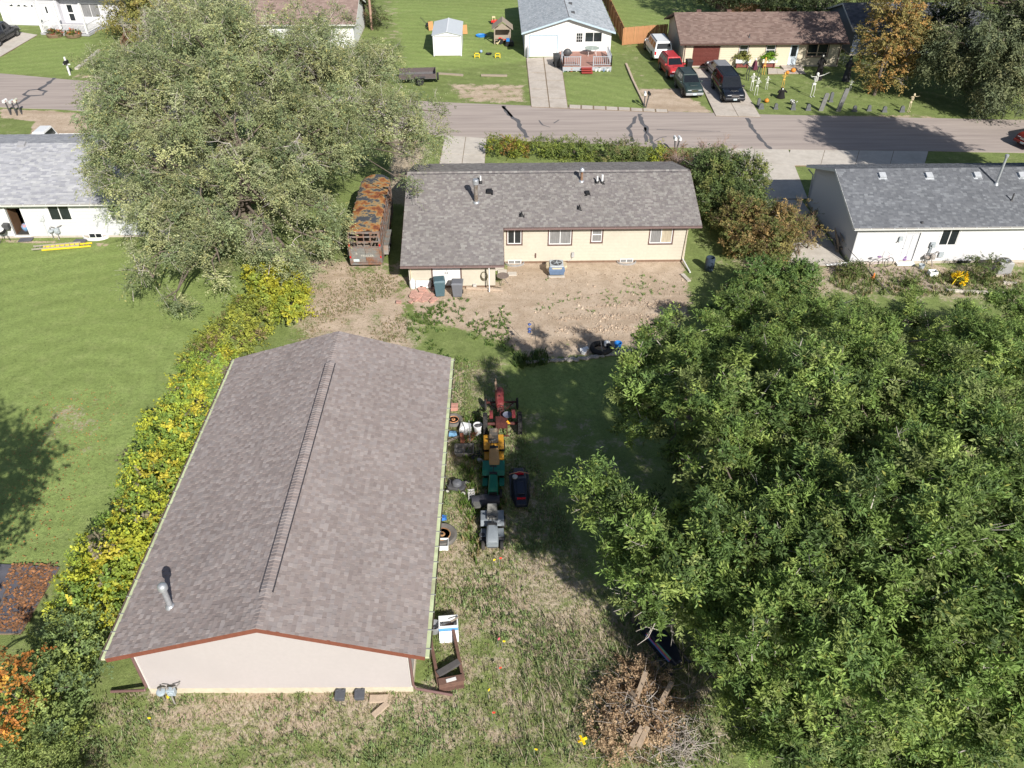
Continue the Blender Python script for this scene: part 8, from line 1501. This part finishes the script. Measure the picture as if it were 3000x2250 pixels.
for i, kx in enumerate((478,640)):
    q = G(k1(kx,315)); t = thing('flower_bed', ['round bed of orange flowers left of the porch post','round bed of orange flowers right of the porch post'][i], 'flower bed', (q.x,q.y,0)); b = MB(); b.lathe([(.8,0),(.9,.3),(.8,.35),(.02,.32)],16); b.build('planter', M('basket_brown', (.2,.14,.09), rough=.9), t); rgf = np.random.default_rng(60+i); Pf, Of = clump_points(rgf, [((0,0,.4),(.85,.8,.35))], 30, (.6,1), .3); leaf_mesh('flowers', t, rgf, Pf, Of, 48, (.09,.08), .22, [(.12,.16,.04),(.6,.22,.03),(.55,.12,.05)], [3,1,1], kind='stuff')
for i in range(2):
    X = EX+(6.05,8.75)[i]; t = bpy.data.objects['window_planter' + ('' if i == 0 else '.001')]; rgf = np.random.default_rng(66+i); Pf, Of = clump_points(rgf, [((0,0,1.05),(.75,.3,.4))], 40, (.5,1), .8); leaf_mesh('plants', t, rgf, Pf, Of, 40, (.12,.06), .25, [[(.26,.26,.07),(.2,.22,.06)],[(.16,.30,.02),(.2,.36,.03)]][i], [1,1], kind='stuff')
# ================================================================== Halloween yard of the tan house
BONE = M('bone_plastic', (.62,.62,.58), rough=.6, var=.06); GOLD = M('orange_bone', (.65,.38,.08), rough=.6); CLOAK = M('black_cloak', (.012,.011,.012), rough=.9)
def skeleton(label, loc, rz, h=1.6, mat=BONE, arms=(.4,.4), lean=0.0):
    t = thing('skeleton_decoration', label, 'skeleton', loc, rz); k = h/1.7; V3 = lambda x,y,z: Vector((x,y,z))*k
    b = MB(); b.ball(V3(lean*1.1,0,1.58),(.105*k,.09*k,.12*k),10,7); b.obox(V3(lean*1.1,-.05,1.49),(.11*k,.08*k,.06*k)); b.build('skull', mat, t, smooth='auto')
    b = MB(); b.tube([V3(0,0,.9),V3(lean*.4,.03,1.15),V3(lean*.9,.02,1.45)],.028*k,6); b.obox(V3(0,0,.9),(.26*k,.12*k,.12*k)); b.build('spine', mat, t)
    b = MB()
    for i in range(6):
        z = 1.12+.055*i; w_ = (.13,.155,.17,.17,.155,.13)[i]; b.tube([V3(lean*.6+w_*math.cos(a), .02-.11*math.sin(a), z-.03*math.sin(a)) for a in [math.pi*j/6 for j in range(7)]],.014*k,5)
    b.tube([V3(-.2+lean*.9,0,1.42),V3(.2+lean*.9,0,1.42)],.02*k,6); b.build('rib_cage', mat, t)
    for s_, ar in zip((-1,1), arms):
        b = MB(); sh_ = V3(s_*.2+lean*.9,0,1.42); el = sh_+V3(s_*.22*ar*1.4,-.04,-.26+.3*ar); ha = el+V3(s_*.2*ar,-.18,.05+.2*(ar-.4)); b.tube([sh_,el,ha],[.022*k,.02*k,.016*k],6)
        for f in range(4): b.tube([ha, ha+V3(s_*.03*(f-1.5),-.06,.06-.02*f)],[.009*k,.005*k],4)
        b.build('arm', mat, t)
        b = MB(); hp = V3(s_*.1,0,.88); kn = V3(s_*.12,-.05,.47); ft_ = V3(s_*.12,.0,.03); b.tube([hp,kn,ft_],[.028*k,.026*k,.018*k],6); b.obox(ft_+V3(0,-.06,0),(.06*k,.2*k,.04*k)); b.build('leg', mat, t)
    return t
skeleton('white skeleton standing left of the second skeleton by the concrete driveway', put(k3(2065,780)), .3, 1.6); skeleton('white skeleton standing next to the driveway tombstone', put(k3(2105,820)), -.2, 1.6, arms=(.8,.3)); skeleton('small white skeleton at the front lawn edge behind the pumpkin', put(k3(2195,770)), 0, 1.2)
skeleton('orange skeleton standing in front of the stoop', put(k4(125,755)), .2, 1.4, GOLD); skeleton('giant white skeleton reaching out on the lawn', put(k4(375,835)), .3, 2.2, arms=(1.0,1.1), lean=.12); skeleton('small white skeleton in the shade of the autumn tree', put(k4(705,780)), 0, 1.0); skeleton('cream skeleton crouching at the road end of the yard', put(k4(1210,965)), .5, 1.6, M('cream_bone', (.62,.52,.36), rough=.6), arms=(.9,.6), lean=.2)
skeleton('orange-headed skeleton beside the skeleton horse', put(k3(2170,640)), 0, 1.6, GOLD)
# skeleton horse with rider
q = G(k3(2075,690)); t = thing('skeleton_horse', 'black skeleton horse with cloaked rider in front of the tan house', 'horse decoration', (q.x,q.y,0), R(200)); HB = M('dark_bone', (.05,.055,.06), rough=.5, var=.2); b = MB(); b.tube([(-.7,0,1.25),(0,0,1.18),(.6,0,1.3),(.95,0,1.75)],[.05,.045,.05,.045],6)
for i in range(7): x = -.35+i*.14; b.tube([(x,.24*math.sin(a),1.2-.26*(1-math.cos(a))) for a in [-1.5+.5*j for j in range(7)]],.018,5)
b.build('spine_and_ribs', HB, t); b = MB(); b.loft([[(.9,-.08,1.75),(.9,.08,1.75),(.95,.07,1.92),(.95,-.07,1.92)],[(1.35,-.05,1.5),(1.35,.05,1.5),(1.4,.04,1.6),(1.4,-.04,1.6)]]); b.build('skull', HB, t)
for x, s_ in ((-.65,-1),(-.65,1),(.55,-1),(.55,1)): b = MB(); b.tube([(x,s_*.16,1.2),(x+(.12 if x>0 else .1),s_*.17,.75),(x+(.05 if x>0 else -.15),s_*.17,.45),(x,s_*.17,.03)],[.05,.035,.03,.04],6); b.build('leg', HB, t)
b = MB(); b.loft([[(-.25,-.25,1.0),(.25,-.25,1.0),(.25,.25,1.0),(-.25,.25,1.0)],[(-.16,-.2,1.55),(.12,-.2,1.55),(.12,.2,1.55),(-.16,.2,1.55)],[(-.1,-.08,1.85),(.06,-.08,1.85),(.06,.08,1.85),(-.1,.08,1.85)]]); b.build('rider_cloak', M('maroon_cloak', (.11,.03,.05), rough=.9), t, bevel=.03); b = MB(); b.ball((0,0,1.95),(.1,.09,.12)); b.build('rider_skull', BONE, t, smooth=True)
# reapers
def reaper(label, kp, h, mat=CLOAK):
    q = G(kp); t = thing('cloaked_figure', label, 'figure decoration', (q.x,q.y,0)); b = MB(); n = 10; rgs = []
    for z, r_ in ((0,.38),(.3,.34),(.9,.25),(1.3,.27),(1.5,.15),(1.72,.14),(1.85,.05)): rgs.append([(r_*math.cos(2*math.pi*j/n)*(1+.12*math.sin(3*j)), r_*.8*math.sin(2*math.pi*j/n), z*h/1.85) for j in range(n)])
    b.loft(rgs); b.build('cloak', mat, t, smooth='auto'); b = MB(); b.ball((0,-.1,1.62*h/1.85),(.08,.07,.1)); b.build('face', BONE, t, smooth=True); b = MB()
    for s_ in (-1,1): b.tube([(s_*.22,0,1.35*h/1.85),(s_*.4,-.15,1.1*h/1.85),(s_*.35,-.35,1.2*h/1.85)],[.09,.08,.06],6)
    b.build('sleeve', mat, t); return t
reaper('tall black cloaked figure below the picture window', k4(430,690), 2.6); reaper('dark cloaked figure at the corner of the tan house', k4(670,700), 2.4, M('grey_cloak', (.05,.05,.06), rough=.9)); reaper('small black cloaked figure near the orange skeleton', k4(110,845), .95)
# tombstones, pillars
TST = M('foam_tombstone', (.12,.125,.13), rough=.9, var=.2)
def tomb(label, kp, h, w_=.45, plank=False, lean=0.0):
    q = G(kp); b = MB(); n = 8
    if plank: b.prism([(-w_/2,-.05),(w_/2,-.05),(w_/2+lean,h-.1),(w_*.3+lean,h),(-w_*.3+lean,h),(-w_/2+lean,h-.1)], -.06, .06, 'y')
    else: b.prism([(-w_/2,-.05),(w_/2,-.05)]+[(w_/2*math.cos(math.pi*i/n),h-w_/2+w_/2*math.sin(math.pi*i/n)) for i in range(n+1)], -.08, .08, 'y'); b.box(-w_/2-.06,w_/2+.06,-.14,.14,-.05,.1)
    o = b.build('tombstone', TST if not plank else M('coffin_grey', (.17,.17,.165), rough=.85, var=.2), None, bevel=.015); tag(o, label, 'tombstone'); o.location = (q.x,q.y,0); return o
for i, (kx, ky, h) in enumerate(((65,940,.7),(215,945,.75),(345,950,.75),(745,960,.7),(870,955,.7),(1003,965,.7),(1155,965,.75))):
    tomb(['grey tombstone nearest the concrete driveway along the road edge','grey tombstone in front of the crouching black and white skull decoration','grey tombstone left of the leaning coffin plank','grey tombstone between the tall coffin plank and the autumn tree','grey tombstone in front of the autumn tree trunk','grey tombstone right of the autumn tree','grey tombstone beside the crouching cream skeleton'][i], k4(kx,ky), h*.72, (.30,.34,.36,.33,.30,.34,.36)[i])
tomb('tall grey coffin plank leaning right along the road edge', k4(455,955), 1.55, .4, True, .25); tomb('tallest grey coffin plank with pointed top along the road edge', k4(605,960), 2.0, .4, True, .35); tomb('narrow grey grave marker between the coffin planks', k4(540,880), .9, .3)
q = G(k4(210,900)); b = MB(); b.ball((0,0,.2),(.25,.2,.2)); b.ball((-.2,-.1,.35),(.12,.1,.13)); b.tube([(.1,-.2,.1),(.35,-.3,.4)],.03,5); tag(b.build('skull_decoration', M('black_white_foam', (.05,.05,.05), rough=.7, c2=(.6,.6,.58), thr=.52, s2=6, soft=.05), None, smooth=True), 'black and white skull decoration on the shaded lawn', 'decoration').location = (q.x,q.y,0)
for i, (kp, r_) in enumerate(((k3(2197,885),.22),(k4(215,625),.26),(k4(165,640),.2))): q = G(kp); b = MB(); b.ball((0,0,r_*.8),(r_,r_,r_*.82),14,7); b.cyl((0,0,r_*1.5),(.02,0,r_*1.8),.03); tag(b.build('pumpkin', M('pumpkin_orange', (.6,.22,.03), rough=.5), None, smooth=True), ['orange pumpkin at the road end of the driveway','orange pumpkin beside the stoop of the tan house','small orange pumpkin left of the stoop pumpkin'][i], 'pumpkin').location = (q.x,q.y,0)
tomb('small pale headstone beside the driveway pumpkin', k3(2125,920), .75, .25); tomb('grey headstone between the driveway pumpkin and the road', k3(2150,940), .5, .4)
# gravel heap edging of the tan house yard
q = G(k4(640,590)); t = thing('spider_web_decoration', 'white cord spider web stretched at the corner of the tan house', 'decoration', (q.x,q.y,0)); b = MB()
for i in range(8): a = i*math.pi/4; b.tube([(0,0,1.0),(.7*math.cos(a),0,1.0+.7*math.sin(a))],.01,4)
for r_ in (.2,.4,.6): b.tube([(r_*math.cos(i*math.pi/4),0,1.0+r_*math.sin(i*math.pi/4)) for i in range(9)],.008,4)
b.build('web', BONE, t)
# ================================================================== right neighbour's yard
def air_con(label, loc, rz):
    t = thing('air_conditioner', label, 'air conditioner', loc, rz); b = MB(); b.box(-.42,.42,-.42,.42,.06,.82); b.build('casing', M('ac_grey', (.42,.42,.42), rough=.5), t, bevel=.05)
    for i in range(9): b = MB(); z = .14+i*.075; b.box(-.38,.38,-.432,-.42,z,z+.03); b.box(-.432,-.42,-.38,.38,z,z+.03); b.build('louvre', M('ac_dark', (.16,.16,.16), rough=.6), t)
    b = MB(); b.lathe([(.34,.82),(.36,.84),(.30,.84)],22); b.lathe([(.3,.815),(.3,.828)],18); b.build('fan_ring', DKGREY, t); b = MB()
    for i in range(4): a = i*math.pi/2; b.obox((.15*math.cos(a),.15*math.sin(a),.835),(.25,.1,.012),a,.3)
    b.build('fan_blades', MATS['fan_grey'], t); b = MB(); b.box(-.5,.5,-.5,.5,-.05,.06); b.build('pad', CONC, t)
q = G(k8(2035,1080)); air_con('square grey air conditioner in the weeds behind the white vinyl house', (q.x,q.y+.4,0), 0)
q = G(k8(975,1025)); t = thing('bicycle', 'pale pink bicycle with white basket leaning by the back wall of the white vinyl house', 'bicycle', (q.x,q.y+.15,0), R(12)); PK = M('bike_pink', (.55,.42,.46), rough=.4)
for x in (-.52,.52): b = MB(); b.tube([(x+.31*math.cos(a),0,.33+.31*math.sin(a)) for a in [2*math.pi*i/20 for i in range(21)]],.022,6,cap=False); wh = b.build('wheel', RUBBER, t); b = MB(); [b.tube([(x,0,.33),(x+.3*math.cos(i*.785),0,.33+.3*math.sin(i*.785))],.005,3) for i in range(8)]; b.build('spokes', GALV, wh)
b = MB(); b.tube([(-.52,0,.33),(-.15,0,.33),(-.3,0,.75),(-.52,0,.33)],.017,6); b.tube([(-.15,0,.33),(.4,0,.78),(-.28,0,.7)],.019,6); b.tube([(.52,0,.33),(.4,0,.85)],.017,6); b.build('frame', PK, t); b = MB(); b.tube([(.38,-.28,1.0),(.4,0,.92),(.38,.28,1.0)],.013,6); b.build('handlebar', CHROME, t); b = MB(); b.ball((-.3,0,.82),(.14,.08,.05)); b.build('saddle', M('purple_saddle', (.2,.12,.25), rough=.5), t, smooth=True)
q = G(k8(1165,965)); b = MB(); b.lathe([(.14,0),(.18,.2),(.16,.2),(.02,.18)],12); [b.ball((.1*math.cos(i),.1*math.sin(i),.27+.03*(i%2)),.07,7,4) for i in range(6)]; tag(b.build('flower_basket', M('purple_flowers', (.22,.12,.30), rough=.8, var=.3), None, smooth=True), 'purple flower pot at the back door of the white vinyl house', 'flower pot').location = (q.x,q.y,.11)
a, c = G(k8(560,870)), 0; q = G(k8(590,840)); t = thing('firewood_rack', 'stack of grey pallet wood leaning on the shaded side wall of the white vinyl house', 'wood stack', (q.x-.1,q.y,0), R(78))
for i in range(6): b = MB(); b.obox((-.7+i*.28,0,.55),(.12,.05,1.0),0,-.28); b.build('slat', WOODG, t)
for z in (.2,.6,.95): b = MB(); b.obox((0,-.06-.25*(z-.5),z),(1.7,.09,.1)); b.build('rail', WOODG, t)
for i in range(10): b = MB(); z = .1+.12*(i%4); x = -.8+rb.uniform(0,1.5); b.cyl((x,-.25,z),(x+.35,-.35,z+.02),.06,.05,7); b.build('log', WOODG, t)
q = G(k8(640,870)); b = MB(); b.lathe([(.11,0),(.11,.04)],12,(0,0,0),'x'); o = tag(b.build('dryer_vent', METERG), 'round grey dryer vent on the shaded side wall of the white vinyl house', 'vent'); o.location = (22.31,46.1,.7)
q = G(k8(410,690)); b = MB(); b.obox((0,0,.15),(.55,.25,.25),.4); tag(b.build('red_crate', M('dark_red_crate', (.14,.02,.025), rough=.6), None, bevel=.02), 'dark red crate in the shade by the side wall of the white vinyl house', 'crate').location = (q.x,q.y,0.05)
q = G(k8(1650,1150)); t = thing('yellow_flower_bush', 'clump of yellow flowers with a yellow hose in the weeds', 'flowers', (q.x,q.y,0)); rgf = np.random.default_rng(88); Pf, Of = clump_points(rgf, [((0,0,.3),(.5,.5,.35))], 24, (.4,1), .1); leaf_mesh('flowers', t, rgf, Pf, Of, 40, (.10,.07), .2, [(.75,.5,.01),(.7,.55,.02),(.2,.25,.03)], [2,1,1], kind='stuff'); b = MB(); b.tube([(-.6,-.3,.1),(-.3,-.1,.5),(.2,.2,.45),(.5,.1,.2)],.025,6); b.build('hose', TY, t)
for i, (kp, nm, m_, lab) in enumerate(((k8(1415,1085),'white_crate',WPL,'white plastic crate on the patio edge of the white vinyl house'),(k8(1318,1030),'grey_bucket',METERG,'grey bucket on a dark tray beside the patio'),(k8(905,1115),'orange_cone',M('cone_orange',(.75,.2,.03),rough=.5),'bright orange cone in the weeds beside the patio'))):
    q = G(kp); b = MB()
    if i == 0: tub(b,.5,.4,.3)
    elif i == 1: b.lathe([(.14,0),(.18,.3),(.2,.3),(.17,.3),(.13,.05)],14)
    else: b.lathe([(.16,0),(.16,.03),(.1,.04),(.03,.38)],12)
    o = b.build(nm, m_, None, bevel=.01); tag(o, lab, nm.split('_')[1]); o.location = (q.x,q.y,.05); o.rotation_euler = (0,0,.4*i)
a, c = G(k8(1050,1250)), AY(k8(690,850), 45.2); b = MB(); b.tube([(0,0,.1),(c.x-a.x,c.y-a.y,c.z)],.02,6); o = b.build('guy_wire', DKGREY); tag(o, 'dark guy pole slanting from the weeds to the corner of the white vinyl house', 'pole'); o.location = (a.x,a.y,0)
rgw = np.random.default_rng(90)
for i, (kp, r_, lab) in enumerate(((k8(720,1080),.75,'dark green weedy shrub at the corner of the patio'),(k8(1225,1180),.35,'grey-green weed tuft growing through the patio'),(k8(770,900),.5,'climbing green shrub on the corner of the white vinyl house'),(k8(1850,1100),1.1,'sprawling green weeds left of the air conditioner'))):
    q = G(kp); shrub(lab, (q.x,q.y,0), [((q.x,q.y,r_*.55),(r_*1.1,r_*.9,r_*.7))], int(40*r_)+14, 48, (.11,.05), .28, [(.085,.125,.035),(.12,.16,.045),(.16,.17,.06)], [2,2,1], 370+i, up=.6, r0=.03)
